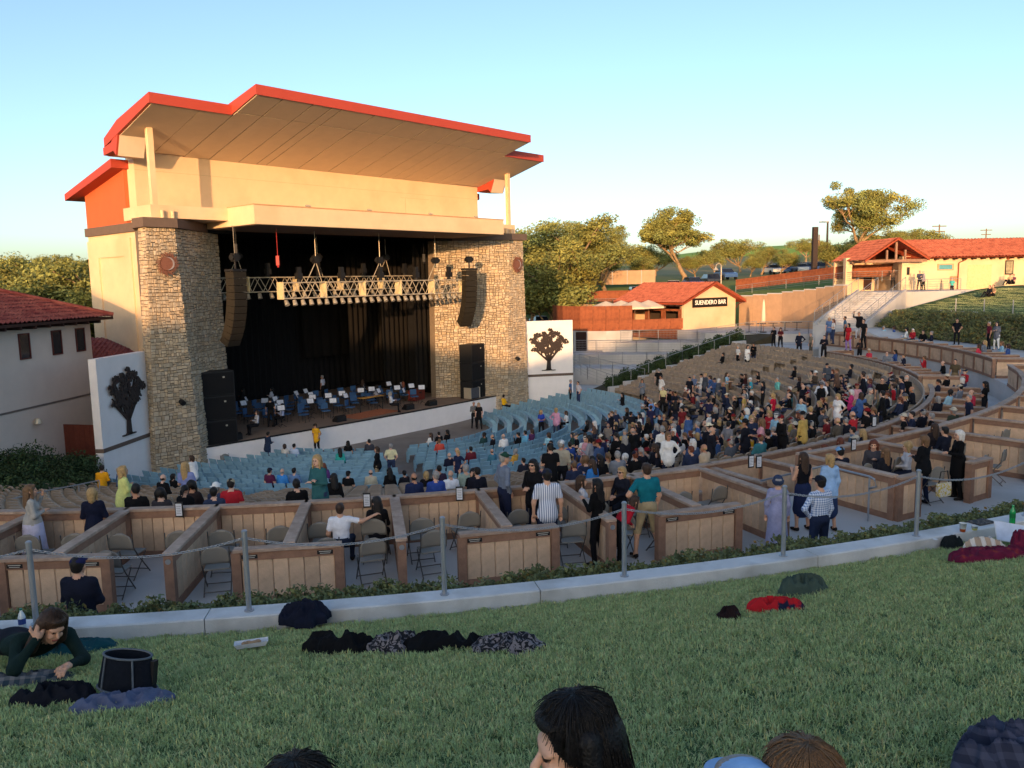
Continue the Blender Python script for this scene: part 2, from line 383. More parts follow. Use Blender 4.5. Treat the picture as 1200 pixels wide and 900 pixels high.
# --- upper tier, near block: front walls, dividers, half-height back panels
PANEL_AT = {0: 'farthest from the aisle steps', 2: 'beyond the pale cardigan', 4: 'behind the dark navy cap', 6: 'next to the white T-shirt', 8: 'next to the striped shirt', 10: 'next to the teal T-shirt'}
DIV_AT = ['farthest from the aisle steps', 'second farthest from the aisle steps', 'beyond the pale cardigan', 'beside the pale cardigan', 'beside the navy jacket with blond bob', 'between two pairs of empty chairs', 'beside the white T-shirt', 'behind the long-haired black jacket', 'before the grey sweater', 'beside the black-haired leggings', 'behind the teal T-shirt', 'last before the aisle steps']
near_div = [1.65-4*DPH+DPH*i for i in range(12)]      # bearings of the dividers, every second one carries a back panel
for i, p in enumerate(near_div):
    if i+1 < len(near_div):
        board_wall(pol(T2R, p, T2Z), pol(T2R, near_div[i+1], T2Z), BH, 'box_front_wall', 'tan board front wall of an upper box with brown cap rail, backed by the taupe seats', G1, post0=True, post1=False)
    closed = (i % 2 == 0)
    end = 36.35 if closed else 36.6
    board_wall(pol(T2R+.12, p, T2Z), pol(end, p, T2Z), BH, 'box_divider', ('brown capped box divider ending in a back panel, ' if closed else 'brown capped box divider ending in a post, ')+DIV_AT[i], G2, post0=False, post1=True)
    if closed:
        q0, q1 = pol(36.5, p-1.32, T2Z), pol(36.5, p+1.32, T2Z)
        bw = board_wall(q0, q1, .97, 'box_back_panel', 'tan back panel with dark nameplates above the bank, '+PANEL_AT[i], G3, wide=.24)
        for sx in (.22, 1.45):
            MB().box(sx-.13, sx+.13, -.062, -.0555, .80, .87).build('nameplate', M_['blackmetal'], bw)
            MB().box(sx-.10, sx+.10, -.0645, -.0622, .845, .857).build('nameplate_line', mat('plate_lettering', S(190, 185, 175), .6), bw)
            MB().box(sx-.085, sx+.085, -.0645, -.0622, .815, .825).build('nameplate_line', _mats['plate_lettering'], bw)
    else:
        MB().tube((2.72 if False else (pol(end, p)-pol(T2R+.12, p)).length+.0755, 0, .86), ((pol(end, p)-pol(T2R+.12, p)).length+.088, 0, .86), .045, n=14).build('bolt_plate', M_['galv'], bpy.data.objects[[o.name for o in COL.objects if o.name.startswith('box_divider')][-1]])
# last return of the near block, stepping down to the aisle
pe = near_div[-1]
# --- upper tier, right block beyond the aisle stairs
right_div = [27.4+4.6*i for i in range(10)]
for i, p in enumerate(right_div):
    if i+1 < len(right_div):
        board_wall(pol(T2R, p, T2Z), pol(T2R, right_div[i+1], T2Z), BH, 'box_front_wall', 'long pale-capped front wall of an upper box beyond the aisle stairs', 'front walls beyond the aisle', post1=False, planks=i < 2)
    board_wall(pol(T2R+.12, p, T2Z), pol(36.4, p, T2Z), BH, 'box_divider', 'brown divider of an upper box beyond the aisle stairs', 'dividers beyond the aisle', post0=False, planks=i < 3)
    board_wall(pol(36.5, p+(.05 if i == 0 else -.5), T2Z), pol(36.5, p+(1.0 if i == 0 else .7), T2Z), .97, 'box_back_panel', 'narrow tan back panel of a box beyond the aisle stairs', 'back panels beyond the aisle', wide=.24)
# --- lower tier near and right
low_div = [13.2+3.6*i for i in range(16)]
for i, p in enumerate(low_div):
    if p > 69: break
    if i+1 < len(low_div) and low_div[i+1] < 69.5:
        board_wall(pol(T1R, p, T1Z), pol(T1R, low_div[i+1], T1Z), BH, 'box_front_wall', 'pale-capped front wall of a lower box above the crowded taupe rows', 'front walls of the lower boxes', post1=False, planks=False)
    board_wall(pol(T1R+.12, p, T1Z), pol(32.5, p, T1Z), BH-.1, 'box_divider', 'brown divider of a lower box above the crowded rows', 'dividers of the lower boxes', post0=False, planks=False)
# --- far blocks: walls of framed panels seen from the bowl side
def far_block(r, z, p0, p1, n, depth, la, lb, ga, gb, dl):
    dp = (p1-p0)/n
    for i in range(n):
        board_wall(pol(r, p0+dp*i, z), pol(r, p0+dp*(i+1), z), BH, 'box_front_wall', la, ga, post1=(i == n-1), planks=False)
    for i in range(0, n+1):
        board_wall(pol(r+.12, p0+dp*i, z), pol(r+depth, p0+dp*i, z), BH-(0 if i in (0, n) else .25), 'box_divider', lb, gb, post0=False, planks=False)
far_block(T2R, T2Z, 73.8, 108.6, 14, 2.7, 'framed tan panel of the far upper box wall near the stairs', 'brown divider behind the far upper box wall', 'panels of the far upper box wall', 'dividers of the far upper boxes', 0)
far_block(T1R, T1Z, 73.8, 100.6, 11, 2.0, 'framed tan panel of the far lower box wall above the empty taupe rows', 'brown divider behind the far lower box wall', 'panels of the far lower box wall', 'dividers of the far lower boxes', 0)

# ================================================================ SEATS
def seat_mesh(name, m, kind):
    b = MB()
    if kind == 'blue':      # bench-like stadium chair: pan, raked back, side stanchions
        b.box(-.23, .23, -.20, .22, .40, .445)
        b.add([(-.23, .20, .46), (.23, .20, .46), (.23, .30, .82), (-.23, .30, .82), (-.23, .235, .455), (.23, .235, .455), (.23, .335, .81), (-.23, .335, .81)],
              [(0, 1, 2, 3), (7, 6, 5, 4), (0, 4, 5, 1), (3, 2, 6, 7), (0, 3, 7, 4), (1, 5, 6, 2)])
        for s in (-1, 1): b.box(s*.245-.015, s*.245+.015, -.05, .25, 0, .56)
    else:                   # moulded arena chair with rounded top of the back
        b.box(-.215, .215, -.2, .2, .40, .46)
        pts = [(-.235, 0), (.235, 0), (.24, .30), (.215, .38), (.15, .42), (-.15, .42), (-.215, .38), (-.24, .30)]
        v = [(x, .19+.09*z/.42, .40+z) for x, z in pts]+[(x*.97, .255+.09*z/.42, .40+z) for x, z in pts]
        b.add(v, [tuple(range(8)), tuple(range(15, 7, -1))]+[(i, i+8, (i+1) % 8+8, (i+1) % 8) for i in range(8)])
        for s in (-1, 1): b.box(s*.255-.014, s*.255+.014, -.12, .24, 0, .60)
    return b.mesh(name, m)
BLUE = seat_mesh('stadium_seat', M_['blueseat'], 'blue'); TAN = seat_mesh('arena_seat', M_['tanseat'], 'tan')
AISLE_B = [(17., .75), (80., .75)]; AISLE_T = [(-3, .7), (17., .7), (48.6, .7), (80., .7), (101, .7)]
ST_A = Vector((math.cos(R_(48.6)), math.sin(R_(48.6)))); ST_N = Vector((ST_A.y, -ST_A.x)); ST_O = Vector((-8.4, 48.7))
SEATS = {'blue': [], 'tan': []}
def row(kind, r, z, p0, p1, aisles):
    d = .54/r*57.3; n = int((p1-p0)/d)
    for i in range(n):
        p = p0+d*(i+.5)
        if any(abs(p-a)*r/57.3 < w for a, w in aisles): continue
        q = pol(r, p, z)
        if (Vector((q.x, q.y))-ST_O).dot(ST_N) < 1.7: continue
        SEATS[kind].append((q, R_(p)))
for k in range(12): row('blue', 7.4+.9*k, pit_z(7.4+.9*k), -31, 128, AISLE_B)
for k in range(13): row('tan', ROW0+ROWD*k, ROWZ+ROWH*k, -24, 121, AISLE_T)
for k in range(13, 16): row('tan', ROW0+ROWD*k, ROWZ+ROWH*k, -24, 12, AISLE_T)
def seat_objs(kind, me, name, label, cat, group, stuff_name):
    lst = []
    for q, a in SEATS[kind]:
        x, y, z = proj(q+Vector((0, 0, .75)))
        vis = -10 < x < 1210 and (y < 603-.04*x or x > 660)
        lst.append((0 if vis else 1, z, q, a))
    lst.sort(key=lambda t: (t[0], t[1]))
    for i, (_, _, q, a) in enumerate(lst[:300]):
        o = link(name, me, None, q, a+PI); tag(o, label, cat, group)
    b_v = []; b_f = []
    sv = [v.co.copy() for v in me.vertices]; sf = [tuple(p.vertices) for p in me.polygons]
    for _, _, q, a in lst[300:]:
        M = Matrix.Translation(q) @ Matrix.Rotation(a+PI, 4, 'Z'); n = len(b_v)
        b_v += [tuple(M @ v) for v in sv]; b_f += [tuple(i+n for i in f_) for f_ in sf]
    m2 = bpy.data.meshes.new(stuff_name); m2.from_pydata(b_v, [], b_f); m2.materials.append(me.materials[0])
    tag(link(stuff_name, m2), 'rows of '+label.replace(' seat in',' seats in')+', smaller farther ones', None, None, 'stuff')['category'] = cat
seat_objs("blue", BLUE, "stadium_seat", "blue plastic stadium seat in the curved rows before the stage", "seat", "blue stadium seats", "stadium_seat_rows")
seat_objs("tan", TAN, "arena_seat", "taupe moulded seat in the stepped rows behind the blue seats", "seat", "taupe arena seats", "arena_seat_rows")
# ================================================================ STAGE
STRZ = R_(48.6)
stage = thing('stage_building', 'tall cream concert stage house with red roof canopy and stone piers', 'stage', (ST_O.x, ST_O.y, 0), STRZ)
def sw(t, s, z=0.):    # stage coordinates to world: t along the front, s out towards the seats
    q = ST_O+ST_A*t+ST_N*s; return Vector((q.x, q.y, z))
SB = lambda name, m, b, parent=stage, **k: b.build(name, M_[m] if isinstance(m, str) else m, parent, **k)
# local frame: x = t, y = -s
SB('upper_wall', 'cream', MB().box(-12.3, 12.3, 2.6, 3.1, 12.62, 16.2))
SB('upper_wall_return', 'cream', MB().box(-12.3, -12.0, 3.1, 3.5, 12.62, 16.0).box(12.0, 12.3, 3.1, 3.5, 12.62, 16.0))
SB('wall_joint', mat('stucco_joint', S(190, 165, 130), .9), MB().box(-12.29, 12.29, 2.594, 2.602, 15.2, 15.215).box(5.4, 5.415, 2.594, 2.602, 13.4, 14.9).box(5.0, 7.5, 2.594, 2.602, 14.9, 14.915))
for sx in (-1, 1):
    # side walls of the house: cream below, orange above
    x0, x1 = sorted((sx*12.5, sx*12.2))
    SB('side_wall', 'cream', MB().box(x0, x1, 2.6, 8.3, 0, 12.18))
    SB('orange_side_wall', 'orange', MB().extr([(3.4, 12.62), (8.3, 12.62), (8.3, 14.45), (3.4, 15.45)], x0, x1))
    xa, xb = sorted((sx*12.62, sx*12.15))
    SB('trim_band', 'dark_band', MB().box(xa, xb, 2.2, 8.4, 12.18, 12.62))
    fr = MB(); xf0, xf1 = sorted((sx*12.5, sx*12.58))
    fr.box(xf0, xf1, 3.1, 3.9, 6.0, 11.9).box(xf0, xf1, 7.0, 8.3, 6.0, 11.9).box(xf0, xf1, 3.9, 7.0, 11.0, 11.9)
    SB('raised_frame', 'cream', fr)
    sh = MB().extr([(3.2, 15.3), (9.3, 14.15), (9.3, 14.5), (3.2, 15.72)], *sorted((sx*11.0, sx*13.15)))
    SB('side_roof', 'red_fascia', sh)
# roof canopy: rising towards the front, two steps in plan; folded ends
def sof(s): return 16.05+(s+2.6)*.277
roof = thing('x', 'x', 'x'); COL.objects.unlink(roof); bpy.data.objects.remove(roof)
TH = .44
roof = SB('roof', 'red_fascia', MB().extr([(-4.62, sof(4.62)-.02), (-4.62, sof(4.62)+TH), (9, sof(-9)+TH+.9), (9, sof(-9)+.9), (2.6, sof(-2.6)+.03), (-4.5, sof(4.5)+.03)], -9.74, 9.74))
for sx in (-1, 1):
    a, bb = sorted((sx*9.74, sx*13.7))
    SB('roof_wing', 'red_fascia', MB().extr([(-2.45, sof(2.45)-.02), (-2.45, sof(2.45)+TH), (.95, sof(-.95)+TH+.22), (2.5, sof(-2.5)+TH), (2.5, sof(-2.5)+.05), (-2.3, sof(2.3)+.03)], a, bb), roof)
    a, bb = sorted((sx*12.35, sx*13.68))
    SB('roof_return', 'red_fascia', MB().extr([(.7, sof(-.7)+.03), (.9, sof(-.9)+TH+.2), (1.75, 16.25), (2.7, 16.1), (2.7, 15.75), (1.6, 15.85), (1.35, 15.62), (1.0, sof(-1)+.03)], a, bb), roof)
SB('roof_top', mat('grey_roof_membrane', S(110, 104, 104), .8), MB().face([(-13.6, -2.3, sof(2.3)+TH+.01), (13.6, -2.3, sof(2.3)+TH+.01), (13.6, .8, sof(-.8)+TH+.31), (-13.6, .8, sof(-.8)+TH+.31)]), roof)
SB('soffit_backing', 'dark_band', MB().face([(-9.7, 2.58, sof(-2.58)+.028), (9.7, 2.58, sof(-2.58)+.028), (9.7, -4.5, sof(4.5)+.028), (-9.7, -4.5, sof(4.5)+.028)]), roof)
# soffit in separate boards with open joints
xs = [-9.68, -8.3, -6.6, -5.5, -4.9, -2.8, -.7, 1.3, 3.2, 4.3, 5.2, 6.9, 8.3, 9.68]
for i in range(len(xs)-1):
    for s0, s1 in ((-2.58, 2.68), (2.74, 4.52)):
        x0, x1 = xs[i]+.03, xs[i+1]-.03
        SB('soffit_panel', 'soffit', MB().add([(x0, -s0, sof(s0)), (x1, -s0, sof(s0)), (x1, -s1, sof(s1)), (x0, -s1, sof(s1)), (x0, -s0, sof(s0)+.03), (x1, -s0, sof(s0)+.03), (x1, -s1, sof(s1)+.03), (x0, -s1, sof(s1)+.03)],
            [(0, 1, 2, 3), (7, 6, 5, 4), (0, 4, 5, 1), (2, 6, 7, 3), (0, 3, 7, 4), (1, 5, 6, 2)]), roof)
for sx in (-1, 1):
    for xa, xb in ((9.70, 11.3), (11.33, 13.55)):
        x0, x1 = sorted((sx*xa, sx*xb))
        s0, s1 = -2.45, 2.36
        SB('soffit_panel', 'soffit', MB().add([(x0, -s0, sof(s0)), (x1, -s0, sof(s0)), (x1, -s1, sof(s1)), (x0, -s1, sof(s1)), (x0, -s0, sof(s0)+.025), (x1, -s0, sof(s0)+.025), (x1, -s1, sof(s1)+.025), (x0, -s1, sof(s1)+.025)],
            [(0, 1, 2, 3), (7, 6, 5, 4), (0, 4, 5, 1), (2, 6, 7, 3), (0, 3, 7, 4), (1, 5, 6, 2)]), roof)
    x0, x1 = sorted((sx*12.36, sx*13.6))
    SB('soffit_panel', 'soffit', MB().add([(x0, .97, sof(-.97)), (x1, .97, sof(-.97)), (x1, 1.33, 15.6), (x0, 1.33, 15.6), (x1, 2.65, 15.72), (x0, 2.65, 15.72)], [(0, 1, 2, 3), (3, 2, 4, 5)]), roof)
# canopy beam over the opening
beam = SB('canopy_beam', 'cream', MB().box(-9.07, 9.07, -2.75, 2.58, 12.36, 13.28))
SB('beam_coping', mat('beam_coping', S(196, 150, 112), .7), MB().box(-9.1, 9.1, -2.79, -2.5, 13.283, 13.33).box(-9.1, -8.9, -2.5, -.3, 13.283, 13.33).box(8.9, 9.1, -2.5, -.3, 13.283, 13.33), beam)
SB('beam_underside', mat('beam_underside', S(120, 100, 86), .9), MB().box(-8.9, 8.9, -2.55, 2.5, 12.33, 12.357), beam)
for sx in (-1, 1):
    x0, x1 = sorted((sx*9.073, sx*13.0)); SB('beam_wing', 'cream', MB().box(x0, x1, -.32, 2.58, 12.66, 13.26), beam)
    SB('canopy_post', 'cream', MB().box(sx*12.66-.13, sx*12.66+.13, -.13, .13, 13.262, 16.85))
    for dx in (0.25, .75): SB('drain_pipe', 'cream', MB().tube((sx*(12.75-dx), -.42, 12.6), (sx*(12.75-dx), -.42, 13.0), .09), beam)
for x in (-6., -2, 2.6, 6.5): SB('beam_light', 'alu', MB().tube((x, -2.6, 13.4), (x+.3, -2.6, 13.4), .05).tube((x+.15, -2.6, 13.28), (x+.15, -2.6, 13.4), .03), beam)

# stone piers: battered core faced with separate stones
def stones(b, P, n_h, seed):
    """P(u,v)->(point,normal) with u,v metres on a face; n_h = (width(v), height)"""
    rd = random.Random(seed); W, Hh = n_h; cells = []
    def cut(u0, u1, v0, v1):
        w, h = u1-u0, v1-v0
        if w < .36 and h < .26 and (rd.random() < .75 or w < .22 or h < .15) or w < .12 or h < .1: cells.append((u0, u1, v0, v1)); return
        if w/.36 > h/.24 or h < .16: c = u0+w*rd.uniform(.34, .66); cut(u0, c, v0, v1); cut(c, u1, v0, v1)
        else: c = v0+h*rd.uniform(.34, .66); cut(u0, u1, v0, c); cut(u0, u1, c, v1)
    nb_ = max(1, int(Hh/1.5))
    for i in range(nb_): cut(0, W, Hh*i/nb_, Hh*(i+1)/nb_)
    for u0, u1, va, vb in cells:
        g = .010; d = rd.uniform(.012, .05); j = lambda: rd.uniform(-.02, .02)
        base = [(min(W, max(0, x+j()*.5)), min(Hh, max(0, y+j()*.5))) for x, y in ((u0+g, va+g), (u1-g, va+g), (u1-g, vb-g), (u0+g, vb-g))]
        top = [(x+(.018 if k in (0, 3) else -.018)+j()*.5, y+(.016 if k < 2 else -.016)+j()*.5) for k, (x, y) in enumerate(base)]
        pts = [P(x/W, y/Hh, 0.) for x, y in base]+[P(x/W, y/Hh, d+j()*.4) for x, y in top]
        t = rd.uniform(.74, 1.18); wm = rd.uniform(-.06, .06)
        b.add(pts, [(4, 5, 6, 7), (0, 1, 5, 4), (1, 2, 6, 5), (2, 3, 7, 6), (3, 0, 4, 7)], (t*(1+wm), t, t*(1-wm*1.4)))
def facemap(bl, br, tr, tl):
    bl, br, tr, tl = map(Vector, (bl, br, tr, tl)); n = (br-bl).cross(tl-bl).normalized()
    return lambda u, v, d: (bl*(1-u)+br*u)*(1-v)+(tl*(1-u)+tr*u)*v+n*d
for sx in (-1, 1):
    H = 12.18
    lo = [(13.85, -.62), (11.5, -.62), (7.85, 2.9), (7.85, 3.3), (12.1, 3.3), (13.85, .15)]; hi = [(13.45, -.6), (12.1, -.6), (7.98, 2.8), (7.98, 3.3), (12.1, 3.3), (13.45, .1)]
    lo = [(sx*x, y) for x, y in lo]; hi = [(sx*x, y) for x, y in hi]
    if sx > 0: lo_, hi_ = lo[::-1], hi[::-1]
    else: lo_, hi_ = lo, hi
    ci = lambda pl: [(x-sx*.12 if abs(x) > 13 else x+sx*.1, y+.16) for x, y in pl]
    pier = SB('stone_pier', 'mortar', MB().prism(ci(lo_), 0, H, ci(hi_))); pier['label'] = 'battered pier faced with irregular buff stones'
    b = MB()
    def q(i, top): p = (hi if top else lo)[i]; return (p[0], p[1], H if top else 0)
    pairs = [(0, 1), (1, 2), (5, 0)]
    for k, (i, j) in enumerate(pairs):
        a_, c_ = (i, j) if sx < 0 else (j, i)
        W = (Vector(q(a_, 0))-Vector(q(c_, 0))).length; fm = facemap(q(a_, 0), q(c_, 0), q(c_, 1), q(a_, 1))
        stones(b, fm, (W, H), 10+k+(5 if sx > 0 else 0))
    st = SB('stones', 'stone', b, pier); st['kind'] = 'stuff'
    capl = [(13.65, -.85), (12.0, -.85), (9.0, 1.9), (9.0, 2.55), (12.7, 2.15), (13.65, .3)]; capl = [(sx*x, y) for x, y in capl]
    SB('pier_cap', 'dark_band', MB().prism(capl if sx < 0 else capl[::-1], 12.18, 12.62), pier)
    SB('opening_trim', 'blackmetal', MB().box(*sorted((sx*7.6, sx*12.0)), 2.0, 2.58, 12.2, 12.5), pier)
    # round pierced emblem with a crescent on the front of the pier
    em = MB(); cx, cz = sx*12.62, 10.5
    def epnt(a, r, d=0): return (cx+r*math.cos(a), -.80-d, cz+r*math.sin(a))
    for k in range(28):
        a = 2*PI*k/28; rr = .52+.1*random.random()
        em.add([epnt(a-.09, .36), epnt(a+.09, .36), epnt(a+.2, rr), epnt(a+.05, rr-.08), epnt(a-.09, .36, .05), epnt(a+.09, .36, .05), epnt(a+.2, rr, .05), epnt(a+.05, rr-.08, .05)], [(3, 2, 1, 0), (4, 5, 6, 7), (0, 1, 5, 4), (1, 2, 6, 5), (2, 3, 7, 6), (3, 0, 4, 7)])
    em.tube((cx, -.70, cz), (cx, -.83, cz), .33, n=28)
    e = SB('emblem', mat('rust_red_emblem', S(122, 80, 64), .6, .2, 8), em, pier)
    cr = MB(); n = 14
    oc = [(cx+.03+.30*math.cos(a), cz+.30*math.sin(a)) for a in np.linspace(-1.9, 1.9, n)]; ic = [(cx-.06+.30*math.cos(a), cz+.30*math.sin(a)*.96) for a in np.linspace(-1.55, 1.55, n)]
    v = [(x, -.86, z) for x, z in oc]+[(x, -.86, z) for x, z in ic]
    cr.add(v, [(i, i+1, n+i+1, n+i) for i in range(n-1)]); SB('crescent', mat('emblem_grey', S(150, 140, 140), .5), cr, pier)
    SB('pier_spotlight', 'blackmetal', MB().tube((sx*12.4, -.72, 3.9), (sx*12.4, -.95, 3.8), .13, n=10), pier)
# white wing walls with a tree relief and dark stripe
def tree_relief(b, W, H):
    rd = random.Random(3)
    b.extr([(-.09, 0), (-.09, .05), (0, .05), (0, 0)], -.45, .45)
    def limb(p, q, r0, r1):
        d = Vector((q[0]-p[0], q[1]-p[1])); n = Vector((-d.y, d.x)).normalized()
        v = [(p[0]+n.x*r0, p[1]+n.y*r0), (p[0]-n.x*r0, p[1]-n.y*r0), (q[0]-n.x*r1, q[1]-n.y*r1), (q[0]+n.x*r1, q[1]+n.y*r1)]
        b.add([(x, -.02, z) for x, z in v]+[(x, -.09, z) for x, z in v], [(0, 1, 2, 3)[::-1], (4, 5, 6, 7), (0, 4, 5, 1)[::-1], (1, 5, 6, 2)[::-1], (2, 6, 7, 3)[::-1], (3, 7, 4, 0)[::-1]])
    limb((0, .03), (.02, .75), .16, .11); limb((0, .0), (0, .12), .3, .15)
    for a, L in ((.95, 1.3), (.5, 1.5), (.1, 1.5), (-.35, 1.5), (-.8, 1.35)):
        e = (.02-math.sin(a)*L*.8, .7+math.cos(a)*L); limb((.02, .68), e, .085, .03)
        for s in (-.4, .35): limb(((.02+e[0])/2, (.7+e[1])/2), (e[0]-math.sin(s)*.5, e[1]+math.cos(s)*.35), .035, .015)
    for k in range(1700):      # leaves of the relief
        a = rd.uniform(0, 2*PI); rr = math.sqrt(rd.random()); lob = 1+.07*math.sin(5*a+1)+.06*math.sin(9*a)+.05*math.sin(14*a)
        x, z = rr*math.cos(a)*1.18*lob, 1.95+rr*math.sin(a)*(.95 if math.sin(a) > 0 else .72)*lob
        if math.sin(x*6.3+2)*math.sin(z*5.7+1)+.35*math.sin(x*13+z*9) < -.52: continue
        s = rd.uniform(.035, .075); t0 = rd.uniform(0, 6.28); y0 = -.10-rd.random()*.05
        pts = [(x+s*math.cos(t0+j*1.2566)*rd.uniform(.7, 1.2), z+s*math.sin(t0+j*1.2566)*rd.uniform(.7, 1.2)) for j in range(5)]
        b.add([(px_, y0, pz) for px_, pz in pts]+[(px_, y0+.02, pz) for px_, pz in pts], [(4, 3, 2, 1, 0), (5, 6, 7, 8, 9)]+[(j, (j+1) % 5, (j+1) % 5+5, j+5) for j in range(5)])
for sx in (-1, 1):
    p0 = Vector((sx*13.7, -.1, 0)); p1 = Vector((sx*16.85, -2.4, 0)); d = (p1-p0); L = d.length
    if sx < 0: p0, p1 = p1, p0; d = p1-p0
    a = math.atan2(d.y, d.x)
    ww = MB().box(0, L, 0, .35, 0, 6.4).build('wing_wall', M_['white'], stage, loc=p0, rz=a)
    ww['label'] = 'white stucco wing wall with a dark tree relief'
    MB().box(-.01, L+.01, -.03, .36, 2.32, 2.5).build('stripe', M_['dark_band'], ww)
    tr = MB(); tree_relief(tr, 2, 3); o = tr.build('tree_relief', M_['treeiron'], ww, loc=(L*.52, 0, 2.75))
    o.scale = (1.15, 1, 1.02) if sx > 0 else (1.15, 1, 1.02)
# stage deck and white front wall, slightly bowed
b = MB(); n = 24; v = []
fr = [(-11.25+22.5*i/n, -.35*(1-((2*i/n-1)**2))) for i in range(n+1)]
deck = fr+[(11.4, 3.2), (9.6, 9.0), (9.4, 14.5), (-9.4, 14.5), (-9.6, 9.0), (-11.4, 3.2)]
SB('stage_deck', 'stagefloor', MB().prism(deck, 1.15, 1.3))
fw = MB(); v = []
for x, y in fr: v += [(x, y-.02, 0), (x, y-.02, 1.25), (x, y+.2, 1.25)]
fw.add(v, [(3*i, 3*i+3, 3*i+4, 3*i+1) for i in range(n)]+[(3*i+1, 3*i+4, 3*i+5, 3*i+2) for i in range(n)])
SB('stage_front_wall', 'white', fw)
SB('deck_edge', 'blackmetal', MB().add(sum([[(x, y-.05, 1.252), (x, y-.05, 1.32), (x, y+.06, 1.32)] for x, y in fr], []), [(3*i, 3*i+3, 3*i+4, 3*i+1) for i in range(n)]+[(3*i+1, 3*i+4, 3*i+5, 3*i+2) for i in range(n)]))
# dark house: side, back, ceiling, pleated drapes
SB('house_shell', 'black', MB().box(-9.5, -9.3, 3.3, 14.8, 1.2, 13).box(9.3, 9.5, 3.3, 14.8, 1.2, 13).box(-9.5, 9.5, 14.6, 14.8, 1.2, 13).box(-9.5, 9.5, 3.12, 14.8, 12.7, 12.9))
SB('house_back_wall', 'cream', MB().box(-9.8, 9.8, 14.82, 15.1, 0, 15).box(-12.2, -9.55, 8.0, 8.3, 0, 12.6).box(9.55, 12.2, 8.0, 8.3, 0, 12.6))
def drape(x0, y0, x1, y1, z0, z1, m, name, pitch=.5, amp=.09):
    L = math.hypot(x1-x0, y1-y0); n = int(L/pitch*6); dx, dy = (x1-x0)/L, (y1-y0)/L; v = []
    rd = random.Random(int(L*100))
    for i in range(n+1):
        t = L*i/n; o = amp*math.sin(2*PI*t/pitch+.6*math.sin(t*1.3))+rd.uniform(-.01, .01)
        x, y = x0+dx*t-dy*o, y0+dy*t+dx*o; v += [(x, y, z0), (x, y, z1)]
    return SB(name, m, MB().add(v, [(2*i, 2*i+2, 2*i+3, 2*i+1) for i in range(n)]), smooth=True)
drape(-9.2, 13.0, 9.2, 13.0, 1.31, 12.6, 'black', 'back_curtain')
for y0 in (4.6, 7.2, 9.8): drape(-9.25, y0, -7.0, y0, 1.31, 12.6, 'black', 'side_curtain', .4)
for y0, w in ((4.2, 2.), (7.2, 2.4), (10.2, 3.2)): drape(9.25, y0, 9.25-w, y0, 1.9, 12.0, 'drape', 'side_curtain', .45)
drape(3.5, 12.2, 9.2, 12.2, 4.0, 11.6, 'drape', 'acoustic_panel_curtain', .8, .1)

# ---------------------------------------------------------------- rigging
def truss(t0, t1, s, z, label, lit, nlamps, group):
    th = thing('lighting_truss', label, 'truss', sw(t0, s, z), STRZ, group); L = t1-t0; w = .5
    for y in (0, w):
        for zz in (0, .85): MB().tube((0, y, zz), (L, y, zz), .035, n=6).build('chord', M_['alu'], th)
    b = MB(); n = int(L/.5)
    for i in range(n):
        x = L*i/n; x2 = L*(i+1)/n
        for y in (0, w): b.tube((x, y, 0 if i % 2 else .85), (x2, y, .85 if i % 2 else 0), .02, n=5)
        b.tube((x, 0, .85), (x2, w, .85), .018, n=5).tube((x, 0, 0), (x2, w, 0), .018, n=5)
    b.build('lattice', M_['alu'], th)
    for x in np.arange(0, L+.01, L/5): MB().box(x-.035, x+.035, -.04, w+.04, -.04, .89).build('frame_plate', mat('pale_ply', S(206, 190, 150), .6), th)
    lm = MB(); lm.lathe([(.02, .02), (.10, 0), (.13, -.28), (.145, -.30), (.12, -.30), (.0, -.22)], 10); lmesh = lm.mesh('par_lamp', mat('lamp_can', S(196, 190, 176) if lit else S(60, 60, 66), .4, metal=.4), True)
    for i in range(nlamps):
        o = link('par_lamp', lmesh, th, (.3+(L-.6)*i/(nlamps-1), w/2, -.1)); o.rotation_euler = (R_(random.uniform(-32, -18)), R_(random.uniform(-6, 6)), 0)
        MB().box(-.015, .015, -.015, .015, -.12, .1).build('yoke', M_['blackmetal'], th, loc=o.location)
    mv = MB().box(-.16, .16, -.16, .16, -.16, .16).box(-.12, .12, -.1, .1, .16, .5).ell((0, 0, -.26), (.13, .13, .16)); mvm = mv.mesh('moving_light', M_['blackmetal'])
    for x in np.linspace(1.2, L-1.2, 5): link('moving_light', mvm, th, (x, w/2, 1.2))
    for x in (L*.17, L*.5, L*.83):
        MB().tube((x, w/2, 2.0), (x, w/2, 12.34-z), .02, n=5).tube((x-.7, w/2, .85), (x, w/2, 2.), .02, n=5).tube((x+.35, w/2, .85), (x, w/2, 2.), .02, n=5).build('hoist_chain', M_['alu'], th)
        MB().box(x-.15, x+.15, w/2-.15, w/2+.15, 1.9, 2.3).tube((x-.3, w/2, 2.1), (x+.3, w/2, 2.1), .13, n=8).build('hoist_motor', M_['blackmetal'], th)
    return th
truss(-6.1, 7.8, .3, 8.65, 'front lighting truss hung with pale lamp cans below the beam', True, 26, None)
truss(-8.6, 8.2, -4.5, 9.0, 'rear lighting truss in the dark stage house with small dark lamps', False, 22, None)
